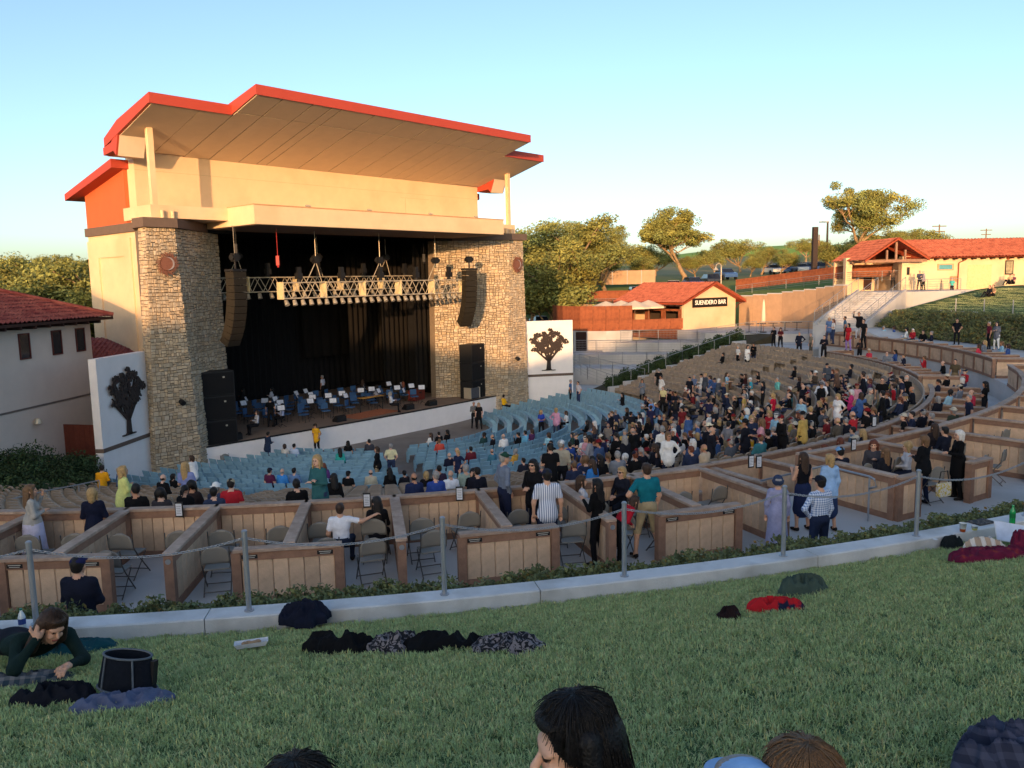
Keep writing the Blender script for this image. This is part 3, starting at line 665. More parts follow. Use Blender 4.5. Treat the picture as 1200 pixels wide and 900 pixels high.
def line_array(t, s, ztop, n, label, bow):
    th = thing('speaker_array', label, 'loudspeaker', sw(t, s, ztop), STRZ-R_(14)*(1 if t > 0 else -1), 'hanging speaker arrays')
    bm = MB().box(-.42, .42, -.28, .28, -.16, .16); me = bm.mesh('speaker_cabinet', mat('speaker_grille', S(36, 32, 24) if t < 0 else S(34, 31, 28), .8))
    y = 0; z = 0; ang = 0
    for i in range(n):
        o = link('speaker_cabinet', me, th, (0, y, z-.17)); ang = bow*(i/n)**1.6; o.rotation_euler = (ang, 0, 0)
        y += math.sin(ang)*.34; z -= math.cos(ang)*.34
    MB().box(-.45, .45, -.3, .3, 0.01, .12).tube((0, 0, .14), (0, 0, .5), .05).box(-.14, .14, -.14, .14, .5, .9).tube((-.25, 0, .7), (.25, 0, .7), .15).build('rigging_frame', M_['blackmetal'], th)
    MB().tube((0, 0, .9), (0, 0, 12.36-ztop), .013, n=5).build('hoist_chain', M_['chairframe'], th)
line_array(-9.35, 1.2, 10.1, 11, 'hanging line of loudspeaker boxes before the shaded pier', R_(38))
line_array(7.55, 1.0, 10.1, 11, 'hanging line of loudspeaker boxes before the sunlit pier', R_(46))
for t, lab in ((-9.9, 'tall black bass speaker tower before the shaded pier'), (9.4, 'tall black bass speaker tower before the sunlit pier')):
    th = thing('speaker_tower', lab, 'loudspeaker', sw(t, -.75 if t > 0 else -.55, 1.3), STRZ+R_(12)*(-1 if t < 0 else 1), 'bass speaker towers')
    for i in range(3):
        bevel(MB().box(-.85, .85, -.5, .5, i*1.26, i*1.26+1.24).build('bass_cabinet', M_['blackmetal'], th), .02)
        MB().box(-.78, .78, -.53, -.505, i*1.26+.07, i*1.26+1.17).build('grille', mat('black_grille', (.006, .006, .007), .9), th)
        MB().box(.25, .35, -.54, -.531, i*1.26+.9, i*1.26+.98).build('badge', M_['alu'], th)
for t, s, z in ((-6.9, 1.2, 10.9), (5.6, -1.2, 11.2), (-8.9, .6, 11.5)):
    MB().tube((0, 0, 0), (0, 0, 12.36-z), .015, n=5).box(-.08, .08, -.08, .08, -.5, 0).tube((0, 0, -.6), (0, 0, -.5), .05).build('chain_hoist', mat('red_hoist', S(170, 40, 40), .5) if t < -6 and t > -7.5 else M_['blackmetal'], None, loc=sw(t, s, z))
    tag(COL.objects[-1], 'red chain hoist dangling from the beam' if -7.5 < t < -6 else ('small dark hoist hanging by the sunlit pier' if t > 0 else 'small dark hoist hanging by the shaded pier'), 'hoist')
# ================================================================ VEGETATION BUILDERS
M_['bark'] = mat('oak_bark', S(150, 124, 92), .95, .3, 3, .6, 14)
M_['leaf'] = mat('oak_leaves', S(134, 134, 72), .75, .2, 2, attr=True, spec=.2)
M_['leafdark'] = mat('shrub_leaves', S(58, 76, 44), .7, .2, 3, attr=True, spec=.25)
def leaf_cloud(centres, radii, n, size, rd, flat=.75, tone=(.7, 1.25)):
    """leaf-sized faces spread through clumps; returns vertex array, face array and tint per face"""
    k = rd.integers(0, len(centres), n); d = rd.normal(size=(n, 3)); d /= np.linalg.norm(d, axis=1)[:, None]
    rr = rd.random(n)**.45; c = centres[k]+d*(radii[k]*rr)[:, None]*np.array([1, 1, flat])
    t = rd.normal(size=(n, 3)); t /= np.linalg.norm(t, axis=1)[:, None]
    nn = d+.7*rd.normal(size=(n, 3)); nn /= np.linalg.norm(nn, axis=1)[:, None]
    t = np.cross(nn, t); t /= np.linalg.norm(t, axis=1)[:, None]; b = np.cross(nn, t)
    s = size*(.6+.8*rd.random(n))[:, None]
    v = np.stack([c-t*s, c-b*s*.55, c+t*s, c+b*s*.55], 1).reshape(-1, 3); f = np.arange(4*n).reshape(n, 4)
    ct = tone[0]+(tone[1]-tone[0])*rd.random(len(centres)); tt = ct[k]*(.85+.3*rd.random(n))
    hue = (rd.random(len(centres))-.5)*.22
    tint = np.stack([tt*(1+hue[k]), tt, tt*(1-hue[k])], 1)
    return v, f, tint
def mesh_np(name, v, f, m, tint=None, smooth=False):
    me = bpy.data.meshes.new(name); nf, k = f.shape
    me.vertices.add(len(v)); me.vertices.foreach_set('co', np.ascontiguousarray(v, np.float32).ravel())
    me.loops.add(nf*k); me.loops.foreach_set('vertex_index', np.ascontiguousarray(f, np.int32).ravel())
    me.polygons.add(nf); me.polygons.foreach_set('loop_start', np.arange(0, nf*k, k, dtype=np.int32))
    me.update(calc_edges=True); me.materials.append(m)
    if tint is not None:
        a = me.color_attributes.new('tint', 'FLOAT_COLOR', 'CORNER'); arr = np.ones((nf, k, 4), np.float32); arr[:, :, :3] = tint[:, None, :]; a.data.foreach_set('color', arr.ravel())
    if smooth: me.polygons.foreach_set('use_smooth', [True]*nf)
    return me
def grow(rd, H, spread, lean=(0, 0), first=.32, forks=4, depth=3):
    """limbs of an oak: list of (points, radii) and tips"""
    limbs = []; tips = []
    def limb(p, d, L, r, lev):
        pts = [p.copy()]; q = p.copy(); dd = d.copy(); n = 5
        for i in range(n):
            dd = (dd+rd.normal(size=3)*.16+np.array([0, 0, .05])).astype(float); dd /= np.linalg.norm(dd); q = q+dd*L/n; pts.append(q.copy())
        limbs.append((pts, [r*(1-.55*i/n) for i in range(n+1)]))
        if lev >= depth: tips.append(q); return
        if lev == depth-1: tips.append(q)
        for _ in range(forks if lev else forks+1):
            i = rd.integers(3, n+1) if lev else rd.integers(4, n+1); a = rd.random()*2*PI; sp = rd.uniform(.55, 1.1)
            nd = dd*.55+np.array([math.cos(a), math.sin(a), 0])*sp*spread+np.array([0, 0, .35]); nd /= np.linalg.norm(nd)
            limb(pts[i], nd, L*rd.uniform(.55, .85) if lev else H*.36*rd.uniform(.8, 1.15), r*.5, lev+1)
    d0 = np.array([lean[0], lean[1], 1.]); d0 /= np.linalg.norm(d0)
    limb(np.zeros(3), d0, H*first, H*.035, 0)
    return limbs, np.array(tips)
_tree_cache = {}
def oak_mesh(seed, H, spread=1., lean=(0, 0), leaves=16000, size=.2, clump=.11, keep=1., first=.32, tone=(.7, 1.25)):
    key = (seed, H)
    if key in _tree_cache: return _tree_cache[key]
    rd = np.random.default_rng(seed); limbs, tips = grow(rd, H, spread, lean, first)
    zmax = tips[:, 2].max(); sc_ = (H*.94)/zmax
    limbs = [([p*sc_ for p in pts], [r*sc_ for r in rr]) for pts, rr in limbs]; tips = tips*sc_
    if keep < 1: tips = tips[rd.random(len(tips)) < keep]
    b = MB()
    for pts, rr in limbs: b.path(pts, [max(.03, x) for x in rr], 6)
    cr = H*clump*(.7+.7*rd.random(len(tips)))
    v, f, t = leaf_cloud(tips, cr, leaves, size, rd, .7, tone)
    _tree_cache[key] = (b.mesh('trunk', M_['bark'], True), mesh_np('crown', v, f, M_['leaf'], t)); return _tree_cache[key]
def tree(loc, meshes, rz, s, label, group='oaks around the bowl', name='oak_tree', wide=1.):
    t = thing(name, label, 'tree', loc, rz, group); t.scale = (s*wide, s*wide, s)
    link('trunk', meshes[0], t); link('crown', meshes[1], t); return t
def gz(x, y): return ground_z(x, y)
def shrub(loc, rx, rz_, label, seed, group, size=.06, n=2600, name='shrub', tone=(.6, 1.3), m='leafdark'):
    rd = np.random.default_rng(seed); k = 22; d = rd.normal(size=(k, 3)); d /= np.linalg.norm(d, axis=1)[:, None]; d[:, 2] = np.abs(d[:, 2])
    c = d*np.array([rx*.62, rx*.62, rz_*.62])*(rd.random(k)**.5)[:, None]+np.array([0, 0, rz_*.28]); r = np.full(k, min(rx, rz_)*.42)
    v, f, t = leaf_cloud(c, r, n, size, rd, .9, tone)
    th = thing(name, label, 'shrub', loc, rd.random()*6, group)
    link('foliage', mesh_np('foliage', v, f, M_[m], t), th)
    MB().path([(0, 0, -.1), (.03, 0, rz_*.4), (.02, .02, rz_*.7)], [.05, .04, .02], 5).build('stem', M_['bark'], th); return th

# ================================================================ BACKGROUND TREES
OA = oak_mesh(11, 11., 1.1, (.15, 0), 32000, .098, .10)
OB = oak_mesh(12, 11., 1.0, (-.1, .1), 32000, .098, .11)
OC = oak_mesh(23, 11., .9, (0, .1), 30000, .12, .085, 1.)
OD = oak_mesh(31, 12., 1.25, (.42, .0), 28000, .115, .085, .85, .42)
OE = oak_mesh(45, 7., 1.1, (0, 0), 20000, .105, .15, 1., .22)
def tree_px(x, ytop, Y, width_px, meshes, H0, rz, label, group='oaks around the bowl'):
    top = at_Y(x, ytop, Y); z0 = gz(top.x, Y)-.1; s = (top.z-z0)/H0
    return tree((top.x, Y, z0), meshes, rz, s, label, group, wide=1.25 if meshes is OC else 1.0 if meshes is OD else 1.32)
tree_px(803, 238, 112, 90, OC, 11, .4, 'tall open-crowned pale oak rising alone above the bar roof')
tree_px(1012, 214, 98, 95, OD, 12, 2.9, 'big gnarled oak with a bare curved trunk behind the tiled long building')
tree_px(655, 250, 92, 100, OA, 11, .2, 'broad sunlit oak standing right beside the stage pier')
tree_px(716, 264, 100, 75, OB, 11, 1.7, 'sunlit oak with forked pale trunk behind the pale rail fence')
tree_px(622, 262, 104, 60, OB, 11, 3.1, 'dense oak half hidden by the stage pier')
tree_px(688, 258, 118, 70, OA, 11, 4.1, 'oak behind the forked oak, showing between two crowns')
for i, (x, y, Y, m, H0, lab) in enumerate([(742, 288, 128, OE, 7, 'low round oak left of the tall open oak'), (768, 292, 140, OE, 7, 'low oak under the tall open oak'), (838, 292, 132, OE, 7, 'round oak right of the tall open oak'),
        (868, 280, 150, OE, 7, 'small domed oak on the skyline beyond the lamp post'), (893, 288, 128, OB, 11, 'wide oak beyond the lamp post'), (915, 296, 122, OE, 7, 'low oak by the parked cars'),
        (945, 279, 210, OE, 7, 'distant round oak on the green hill'), (968, 281, 230, OE, 7, 'smaller distant oak on the green hill'), (985, 284, 108, OE, 7, 'bushy oak below the gnarled oak'), (1000, 280, 118, OB, 11, 'oak in the shade of the gnarled oak'),
        (1048, 262, 108, OB, 11, 'oak crown showing above the tiled roof ridge'), (1082, 267, 124, OE, 7, 'rounded oak behind the tiled roof'), (1030, 274, 112, OE, 7, 'dense oak between gnarled oak and tiled roof'), (815, 300, 122, OE, 7, 'low scrub oak behind the bar roof ridge'), (880, 300, 118, OE, 7, 'scrub oak behind the long rusted fence'), (700, 300, 110, OE, 7, 'low oak behind the curved rusted fence'), (622, 308, 84, OE, 7, 'dark shaded oak at the foot of the stage pier'), (760, 300, 110, OE, 7, 'scrub oak near the bar roof end')]):
    tree_px(x, y, Y, 0, m, H0, i*1.3, lab)
for i, (x, y, Y, m, H0, lab) in enumerate([(103, 288, 62, OA, 11, 'large oak against the stage side wall'), (85, 306, 70, OB, 11, 'oak behind the old tiled roof next to the large oak'), (62, 300, 88, OB, 11, 'rounded oak on the hillside behind the old tiled roof'), (35, 305, 96, OE, 7, 'dark oak on the hillside crest'), (12, 308, 100, OA, 11, 'oak on the hillside partly behind the tiled roof'), (48, 312, 80, OE, 7, 'lower oak on the hillside'), (75, 318, 68, OE, 7, 'low oak just over the tiled roof edge'), (-20, 308, 95, OB, 11, 'oak on the hillside farthest along the tiled roof'), (92, 330, 60, OE, 7, 'low oak by the eave of the tiled roof'), (20, 300, 120, OB, 11, 'tall oak on the upper hillside'), (78, 298, 115, OA, 11, 'tall oak on the upper hillside nearer the stage'), (-5, 302, 130, OB, 11, 'oak at the top of the hillside'), (48, 300, 135, OB, 11, 'oak crown breaking the hillside skyline')]):
    tree_px(x, y, Y, 0, m, H0, i*1.1+.5, lab, 'oaks on the left hillside')
# unseen bushes added on the hill crest to roughen its shadow edge
for i in range(16):
    x = -44+i*5.2+random.uniform(-1.5, 1.5); y = -46+random.uniform(-2, 2)
    shrub((x, y, gz(x, y)-.5), random.uniform(.9, 1.8), random.uniform(.8, 1.5), 'unseen scrubby bush added on the hill crest to roughen its shadow edge', 700+i, 'bushes on the hill crest behind the lawn', .12, 1500)
# ================================================================ TILED ROOFS
def tile_plane(el, er, rr, rl, name, m, parent, pitch=.24, course=.42, amp=.045):
    """barrel-tile plane between the eave (el,er) and the ridge (rl,rr)"""
    el, er, rr, rl = map(Vector, (el, er, rr, rl)); W = (er-el).length; Ls = ((rl+rr)/2-(el+er)/2).length
    nx = max(4, int(W/pitch)*4); ny = max(2, int(Ls/course)); nrm = (er-el).cross(rl-el).normalized(); v = []; f = []
    for j in range(ny):
        for e in (0, 1):
            t = (j+e*.999)/ny; lift = .035*(1-e)
            for i in range(nx+1):
                u = i/nx; p = (el*(1-u)+er*u)*(1-t)+(rl*(1-u)+rr*u)*t
                wv = amp*(1+math.cos(2*PI*i/4)) + lift+.006*math.sin(i*12.9+j*7.1)
                v.append(p+nrm*wv)
    w = nx+1
    for k in range(2*ny-1):
        for i in range(nx): f.append((k*w+i, k*w+i+1, (k+1)*w+i+1, (k+1)*w+i))
    o = MB().add(v, f).build(name, M_[m], parent); o['kind'] = 'stuff'; return o

# ---- left building with old tiled hip roof
pc = at_Y(107, 400, 39.); d1 = Vector((-.10, -.995, 0)).normalized(); d2 = Vector((-.995, .10, 0)).normalized()
lb = thing('backstage_building', 'pale stucco building with old red tiled roof and three small windows', 'building', (pc.x, pc.y, 0), math.atan2(d1.y, d1.x))
# local x towards the camera along the wall, local y = to the right of it (visible side at y = +)... outward side is +y or -y
lx = Matrix.Rotation(-math.atan2(d1.y, d1.x), 3, 'Z'); out = lx @ (-d2); oy = 1 if out.y > 0 else -1
ze = at_Y(110, 372, 39).z
MB().box(0, 16, *sorted((0, -oy*10)), -.6, ze).build('wall', M_['greystucco'], lb)
MB().box(-.03, 16.03, *sorted((-.03*oy*-1, oy*.03)), 4.35, 4.43).build('string_course', mat('stucco_band', S(150, 138, 132), .9), lb)  # thin string course in a darker stucco tone than the wall
for i, xp in enumerate((.85, 2.55, 4.65)):
    zt, zb = ze-.5, ze-1.5
    w = MB().box(xp-.29, xp+.29, *sorted((oy*.004, oy*.02)), zb, zt).build('window', M_['glass'], lb)
    fr = MB(); y0, y1 = sorted((oy*.005, oy*.05))
    fr.box(xp-.34, xp-.29, y0, y1, zb-.05, zt+.05).box(xp+.29, xp+.34, y0, y1, zb-.05, zt+.05).box(xp-.29, xp+.29, y0, y1, zt, zt+.05).box(xp-.29, xp+.29, y0, y1, zb-.05, zb)
    fr.build('frame', mat('dark_red_frame', S(92, 44, 38), .6), w)
ov = .75; hz = 2.2
ew = [Vector((-ov, oy*ov, ze)), Vector((17, oy*ov, ze)), Vector((17, -oy*(10+ov), ze)), Vector((-ov, -oy*(10+ov), ze))]
rg0, rg1 = Vector((4.9, -oy*5, ze+hz)), Vector((17, -oy*5, ze+hz))
def tp(a, b_, c, d, par, m, nm='tiles', **k):
    n = (Vector(b_)-Vector(a)).cross(Vector(d)-Vector(a))
    return tile_plane(a, b_, c, d, nm, m, par, **k) if n.z > 0 else tile_plane(b_, a, d, c, nm, m, par, **k)
rf = MB().prism([(e.x, e.y) for e in (ew if oy < 0 else ew[::-1])], ze-.12, ze).build('roof', mat('eave_timber', S(60, 40, 36), .8), lb)
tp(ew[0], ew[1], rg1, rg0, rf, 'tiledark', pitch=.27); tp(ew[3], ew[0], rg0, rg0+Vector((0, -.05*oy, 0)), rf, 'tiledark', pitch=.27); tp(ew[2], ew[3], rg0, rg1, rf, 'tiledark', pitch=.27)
b = MB().path([ew[0]+Vector((0, 0, .1)), rg0+Vector((0, 0, .12))], .11, 8); b.build('hip_tiles', M_['tiledark'], rf)
for k in range(16): MB().box(.2+k*.9, .3+k*.9, *sorted((0, oy*.7)), ze-.26, ze-.122).build('rafter_end', _mats['eave_timber'], rf)
MB().lathe([(0, 0), (.11, 0), (.18, -.22), (.12, -.25)], 10).build('wall_lamp', M_['alu'], lb, loc=(4.5, oy*.2, 3.9))
# lower red roof between that building and the stage
q = MB().add([sw(-17., -1.5, 6.35), sw(-12.6, -1.5, 6.35), sw(-12.6, -4.5, 6.9), sw(-17., -4.5, 6.9)], [(0, 1, 2, 3)])
lr = thing('lean_to_roof', 'small red roof between the pale building and the stage side wall', 'roof', (0, 0, 0))
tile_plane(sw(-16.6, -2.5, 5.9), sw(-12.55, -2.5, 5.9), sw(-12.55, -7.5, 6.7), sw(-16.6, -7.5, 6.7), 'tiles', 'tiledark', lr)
MB().prism([tuple(sw(t, s).xy) for t, s in ((-16.5, -7.4), (-16.5, -2.7), (-12.6, -2.7), (-12.6, -7.4))][::-1], -.5, 5.85).build('wall', M_['greystucco'], lr)
# brown timber gate below
g0 = at_Y(68, 497, 36.5); g1 = at_Y(117, 492, 36.0)
gt = thing('timber_gate', 'dark red-brown board gate between the pale building and the wing wall', 'gate', (g0.x, g0.y, 0), math.atan2(g1.y-g0.y, g1.x-g0.x))
M_['gate'] = mat('red_brown_board', S(96, 46, 34), .8, .2, 5)
for i in range(8): MB().box(i*(g1-g0).xy.length/8+.006, (i+1)*(g1-g0).xy.length/8-.006, -.03, .03, 0, g0.z).build('board', M_['gate'], gt)
# shrubs and handrail at the left edge
for i, (x, y, Y, rx, rzz) in enumerate([(8, 520, 31, 1.5, 1.9), (40, 522, 32, 1.5, 2.0), (75, 524, 33, 1.3, 1.8), (100, 535, 33.5, 1.0, 1.5), (-15, 540, 29, 1.4, 1.7), (22, 545, 29.5, 1.3, 1.5), (60, 548, 30.5, 1.2, 1.5), (88, 556, 31, .9, 1.1), (40, 566, 27.5, 1.0, 1.0), (70, 566, 28.5, .9, 1.0), (5, 572, 26.5, 1.0, 1.0), (100, 560, 31.5, .8, .9)]):
    p = at_Y(x, y, Y); shrub((p.x, p.y, p.z-rzz), rx, rzz, 'dark clipped shrub massed below the pale building', 100+i, 'shrubs below the pale building', .055, 4200)
pts = [at_Y(x, y, Y) for x, y, Y in ((-30, 595, 21), (0, 588, 22.5), (55, 575, 25), (92, 568, 27), (116, 563, 28.5))]
hr = thing('handrail', 'pale sloping handrail below the dark shrubs', 'railing')
MB().path(pts, .025, 6).build('top_rail', M_['greymetal'], hr)
for p in pts: MB().tube(p, p-Vector((0, 0, 1.0)), .022).build('post', M_['greymetal'], hr)

# ================================================================ BAR AND TERRACES
def fence_run(name, label, cat, pts, h, m, pw=1.8, group=None, posts=None, t=.05):
    """upright panels along a polyline of base points"""
    th = thing(name, label, cat, pts[0], 0, group); o0 = Vector(pts[0])
    for a, c in zip(pts[:-1], pts[1:]):
        a, c = Vector(a), Vector(c); L = (c-a).xy.length; n = max(1, round(L/pw)); rz = math.atan2(c.y-a.y, c.x-a.x)
        for i in range(n):
            p = a.lerp(c, i/n); dz = (c.z-a.z)/n; w = L/n
            bb = MB().add([(.01, -t/2, 0), (w-.01, -t/2, dz), (w-.01, t/2, dz), (.01, t/2, 0), (.01, -t/2, h), (w-.01, -t/2, h+dz), (w-.01, t/2, h+dz), (.01, t/2, h)],
                [(3, 2, 1, 0), (4, 5, 6, 7), (0, 1, 5, 4), (1, 2, 6, 5), (2, 3, 7, 6), (3, 0, 4, 7)])
            bb.build('panel', M_[m], th, loc=p-o0, rz=rz)
            if posts: MB().box(-.04, .04, -.06-t/2, -t/2-.002, 0, h+.05).build('post', M_[posts], th, loc=p-o0, rz=rz)
    return th
def rail_run(label, pts, h=1.05, bars=6, group='metal railings by the bar', pw=1.9, m='greymetal', mesh=False):
    th = thing('railing', label, 'railing', pts[0], 0, group); o0 = Vector(pts[0]); infill = MB()
    for a, c in zip(pts[:-1], pts[1:]):
        a, c = Vector(a)-o0, Vector(c)-o0; n = max(1, round((c-a).length/pw)); up = Vector((0, 0, 1))
        MB().tube(a+up*h, c+up*h, .025, n=6).build('top_rail', M_[m], th)
        for k in range(1, bars): infill.tube(a+up*(h*k/bars), c+up*(h*k/bars), .009 if mesh else .011, n=4, caps=False)
        if mesh:
            L = (c-a).length; nn = int(L/.13)
            for i in range(nn): p = a.lerp(c, i/nn); infill.tube(p+up*.1, p+up*h, .007, n=3, caps=False)
        for i in range(n+1): p = a.lerp(c, i/n); MB().tube(p, p+up*h, .026, n=6).build('post', M_[m], th)
    o = infill.build('infill', M_[m], th); o['kind'] = 'stuff'; return th
bz = 4.35; b0 = Vector((16.6, 78., bz)); brz = math.atan2(.55, .83); BW, BL = 7.3, 8.6
bar = thing('bar_building', 'small cream bar kiosk with red tiled gable roof and black sign', 'building', b0, brz)
he, ha = 2.75, 4.25
MB().add([(0, 0, -1.5), (BW, 0, -1.5), (BW, 0, he), (BW/2, 0, ha), (0, 0, he), (0, .25, -1.5), (BW, .25, -1.5), (BW, .25, he), (BW/2, .25, ha), (0, .25, he)],
    [(0, 1, 2, 3, 4), (9, 8, 7, 6, 5), (0, 5, 6, 1), (1, 6, 7, 2), (2, 7, 8, 3), (3, 8, 9, 4), (4, 9, 5, 0)]).build('gable_wall', M_['cream'], bar)
MB().box(BW-.25, BW, .25, BL, -1.5, he).build('side_wall', M_['cream'], bar)
MB().box(0, BW, BL-.25, BL, -1.5, he).build('back_wall', M_['cream'], bar)
lw = MB().box(-.02, .22, .25, BL, -1.0, .65).build('counter_wall', M_['corten'], bar)
for y0 in (.25, 2.6, 4.9, 7.2): MB().box(-.02, .22, y0, y0+.45, .65, 1.75).build('pillar', M_['corten'], bar)
MB().box(-.02, .22, .25, BL, 1.75, 1.95).build('counter_lintel', M_['corten'], bar)
MB().box(.3, BW-.3, .4, BL-.3, .0, .05).build('floor', M_['concrete'], bar)
for y0 in (.3, 4.4, 8.2): MB().box(0, .2, y0, y0+.2, 1.95, he).build('roof_post', M_['wood_dark'], bar)
MB().box(3, 3.1, .3, BL-.3, 0, he).build('inner_wall', mat('inner_bar_wall', S(70, 58, 48), .8), bar)
for k in range(16): MB().tube((2.8, .9+k*.45, 1.35), (2.8, .9+k*.45, 1.65), .05, .03, 6).build('bottle', mat('bottle_glass', S(60, 70, 50), .2), bar)
o_ = .75
rf = MB().add([(-o_, -o_, he-.35), (BW/2, -o_, ha+.02), (BW+o_, -o_, he-.35), (-o_, BL+o_, he-.35), (BW/2, BL+o_, ha+.02), (BW+o_, BL+o_, he-.35),
    (-o_, -o_, he-.2), (BW/2, -o_, ha+.2), (BW+o_, -o_, he-.2), (-o_, BL+o_, he-.2), (BW/2, BL+o_, ha+.2), (BW+o_, BL+o_, he-.2)],
    [(0, 3, 4, 1), (1, 4, 5, 2), (0, 1, 7, 6), (1, 2, 8, 7), (3, 9, 10, 4), (4, 10, 11, 5), (0, 6, 9, 3), (2, 5, 11, 8), (6, 7, 10, 9), (7, 8, 11, 10)]).build('roof', mat('barge_board', S(150, 66, 40), .7), bar)
tp((-o_-.03, BL+o_, he-.19), (-o_-.03, -o_, he-.19), (BW/2, -o_, ha+.21), (BW/2, BL+o_, ha+.21), rf, 'tile', pitch=.3)
tp((BW+o_+.03, -o_, he-.19), (BW+o_+.03, BL+o_, he-.19), (BW/2, BL+o_, ha+.21), (BW/2, -o_, ha+.21), rf, 'tile', pitch=.3)
for k in range(11): MB().box(-o_-.02, 0, .2+k*.8, .3+k*.8, he-.5, he-.36).build('rafter_end', _mats['eave_timber'], rf)
sg = MB().box(1.15, 6.0, -.1, -.004, 2.05, 2.95).build('sign_board', mat('sign_black', S(30, 24, 20), .6), bar)
def text_mesh(body, size, m, parent, loc, rot, ext=.02, name='lettering'):
    cu = bpy.data.curves.new('txt', 'FONT'); cu.body = body; cu.size = size; cu.extrude = ext; cu.align_x = 'CENTER'; cu.align_y = 'CENTER'; cu.resolution_u = 2; cu.offset = size*.012
    ob = bpy.data.objects.new('txt', cu); COL.objects.link(ob); dg = bpy.context.evaluated_depsgraph_get()
    me = bpy.data.meshes.new_from_object(ob.evaluated_get(dg)); bpy.data.objects.remove(ob); me.materials.clear(); me.materials.append(m)
    o = link(name, me, parent, loc); o.rotation_euler = rot; return o
text_mesh('SUENDERO BAR', .6, mat('sign_letters', S(240, 236, 224), .5), sg, (3.58, -.125, 2.5), (PI/2, 0, 0))
MB().path([(BW+.55, -.3, he-.4), (BW+.2, -.1, he-.6), (BW+.1, -.05, he-.9)], .05).build('downspout', mat('dark_red_pipe', S(90, 30, 30), .5), bar)
# rusted screens left of the bar: lower curved screen on a concrete base, back curve, long fence
def P(x, y, Y): return at_Y(x, y, Y)
base = [P(648, 388, 83), P(660, 387, 79.5), P(680, 388, 77.5), P(710, 390, 76.8), P(741, 393, 77)]
fence_run('rusted_screen', 'curved rusted steel screen on a concrete plinth beside the bar', 'screen', [Vector((p.x, p.y, bz+.1)) for p in base], 2.35, 'corten', 1.2)
fence_run('rusted_screen', 'rusted steel screen joining the curved screen to the bar counter', 'screen', [Vector((P(741, 393, 77).x, 77, bz+.1)), b0+Vector((.0, .1, .1))], 1.0, 'corten', 1.2)
cb = thing('retaining_wall', 'board-marked concrete plinth under the curved rusted screen', 'wall')
for a, c in zip(base[:-1], base[1:]):
    L = (c-a).xy.length; MB().box(0, L, -.02, .2, .4, bz+.08).build('concrete_panel', M_['concrete'], cb, loc=(a.x, a.y, 0), rz=math.atan2(c.y-a.y, c.x-a.x))
MB().box(-.5, .5, -.1, .05, 0, 3.6).build('doorway', mat('dark_doorway', S(44, 26, 22), .9), cb, loc=(P(681, 400, 76.9).x, 76.9, .8), rz=0)
arc = [P(652, 352, 96), P(662, 350, 92), P(685, 346, 89), P(712, 341, 88.5), P(740, 338, 89), P(766, 335, 90)]
fence_run('rusted_screen', 'long curved rusted screen behind the umbrellas', 'screen', [Vector((p.x, p.y, 6.9+.0*p.z)) for p in arc], 1.15, 'corten', 1.4)
rail_run('pale railing below the long curved rusted screen', [Vector((p.x+.4, p.y-1.2, 6.2)) for p in arc], 1.0)
fence_run('panel_fence', 'tan panel fence with pale posts under the oaks', 'fence', [Vector((P(x, 335, 102).x, 102, 8.6)) for x in (668, 700, 735, 768)], 1.7, 'tanwall', 1.8, posts='greymetal')
fence_run('panel_fence', 'low tan fence below the lower corner of the curved screen', 'fence', [Vector((P(655, 350, 90).x, 90, 5.4)), Vector((P(700, 350, 85).x, 85, 5.4))], 1.3, 'tanwall', 1.6, posts='greymetal')
lf = [P(862, 345, 92), P(900, 338, 89), P(940, 332, 85), P(975, 327, 81), P(1000, 325, 78.5), P(1058, 325, 77)]
fence_run('rusted_fence', 'long rusted steel fence rising to the tiled long building', 'fence', [Vector((p.x, p.y, z)) for p, z in zip(lf, (7.8, 8.2, 8.6, 8.9, 9.05, 9.05))], 1.15, 'corten', 2.)
rail_run('thin railing in front of the long rusted fence', [Vector((p.x-.6, p.y-2.2, z)) for p, z in zip(lf, (7.3, 7.75, 8.15, 8.45, 8.6, 8.6))], .95, 5)
# tan retaining wall with coping, sloping down to the bar patio
rw = thing('retaining_wall', 'tan block retaining wall beside the stairs', 'wall')
rp = [Vector((23.6, 83.5, 0)), Vector((26.5, 79, 0)), Vector((28.3, 75, 0)), Vector((29.4, 71.5, 0))]
for i, (a, c) in enumerate(zip(rp[:-1], rp[1:])):
    L = (c-a).length; n = 3; zt = (7.3, 7.7, 8.1)[i]
    for k in range(n):
        MB().box(L*k/n+.01, L*(k+1)/n-.01, -.2, .2, 3.4, zt+.12*k).build('wall_panel', M_['tanwall'], rw, loc=a, rz=math.atan2(c.y-a.y, c.x-a.x))
        MB().box(L*k/n, L*(k+1)/n, -.24, .24, zt+.12*k+.002, zt+.12*k+.1).build('coping', M_['concrete'], rw, loc=a, rz=math.atan2(c.y-a.y, c.x-a.x))
# patio and ramps in front of the bar
def slab(name, poly, z0, z1, m='concrete', label=None):
    o = MB().prism([(p[0], p[1]) for p in poly], z0, z1).build(name, M_[m]); tag(o, kind='structure'); return o
slab('patio', [(21.5, 70.5), (29.6, 68.5), (29.8, 74), (24, 83), (16, 77.7), (17.5, 73.)], 2.2, 4.33)
slab('ramp_terrace', [(3.5, 73.2), (17.2, 71.), (17.6, 73.), (16, 77.7), (11.7, 76.9), (6, 77.2), (3.5, 78)], 1.0, 2.6)
slab('ramp_terrace', [(8.5, 75.2), (17.4, 73.2), (16, 77.6), (11.7, 76.8)], 2.61, 3.45)
slab('ramp_terrace', [(3.5, 70.5), (12, 67.2), (22, 66.5), (21.4, 70.4), (17.2, 70.9), (3.5, 73.1)], -.5, 1.75)
rail_run('mesh railing on the lower ramp before the bar', [(3.6, 72.9, 1.76), (12, 71.6, 1.76), (17.2, 70.8, 1.76)], 1.1, 5, mesh=True)
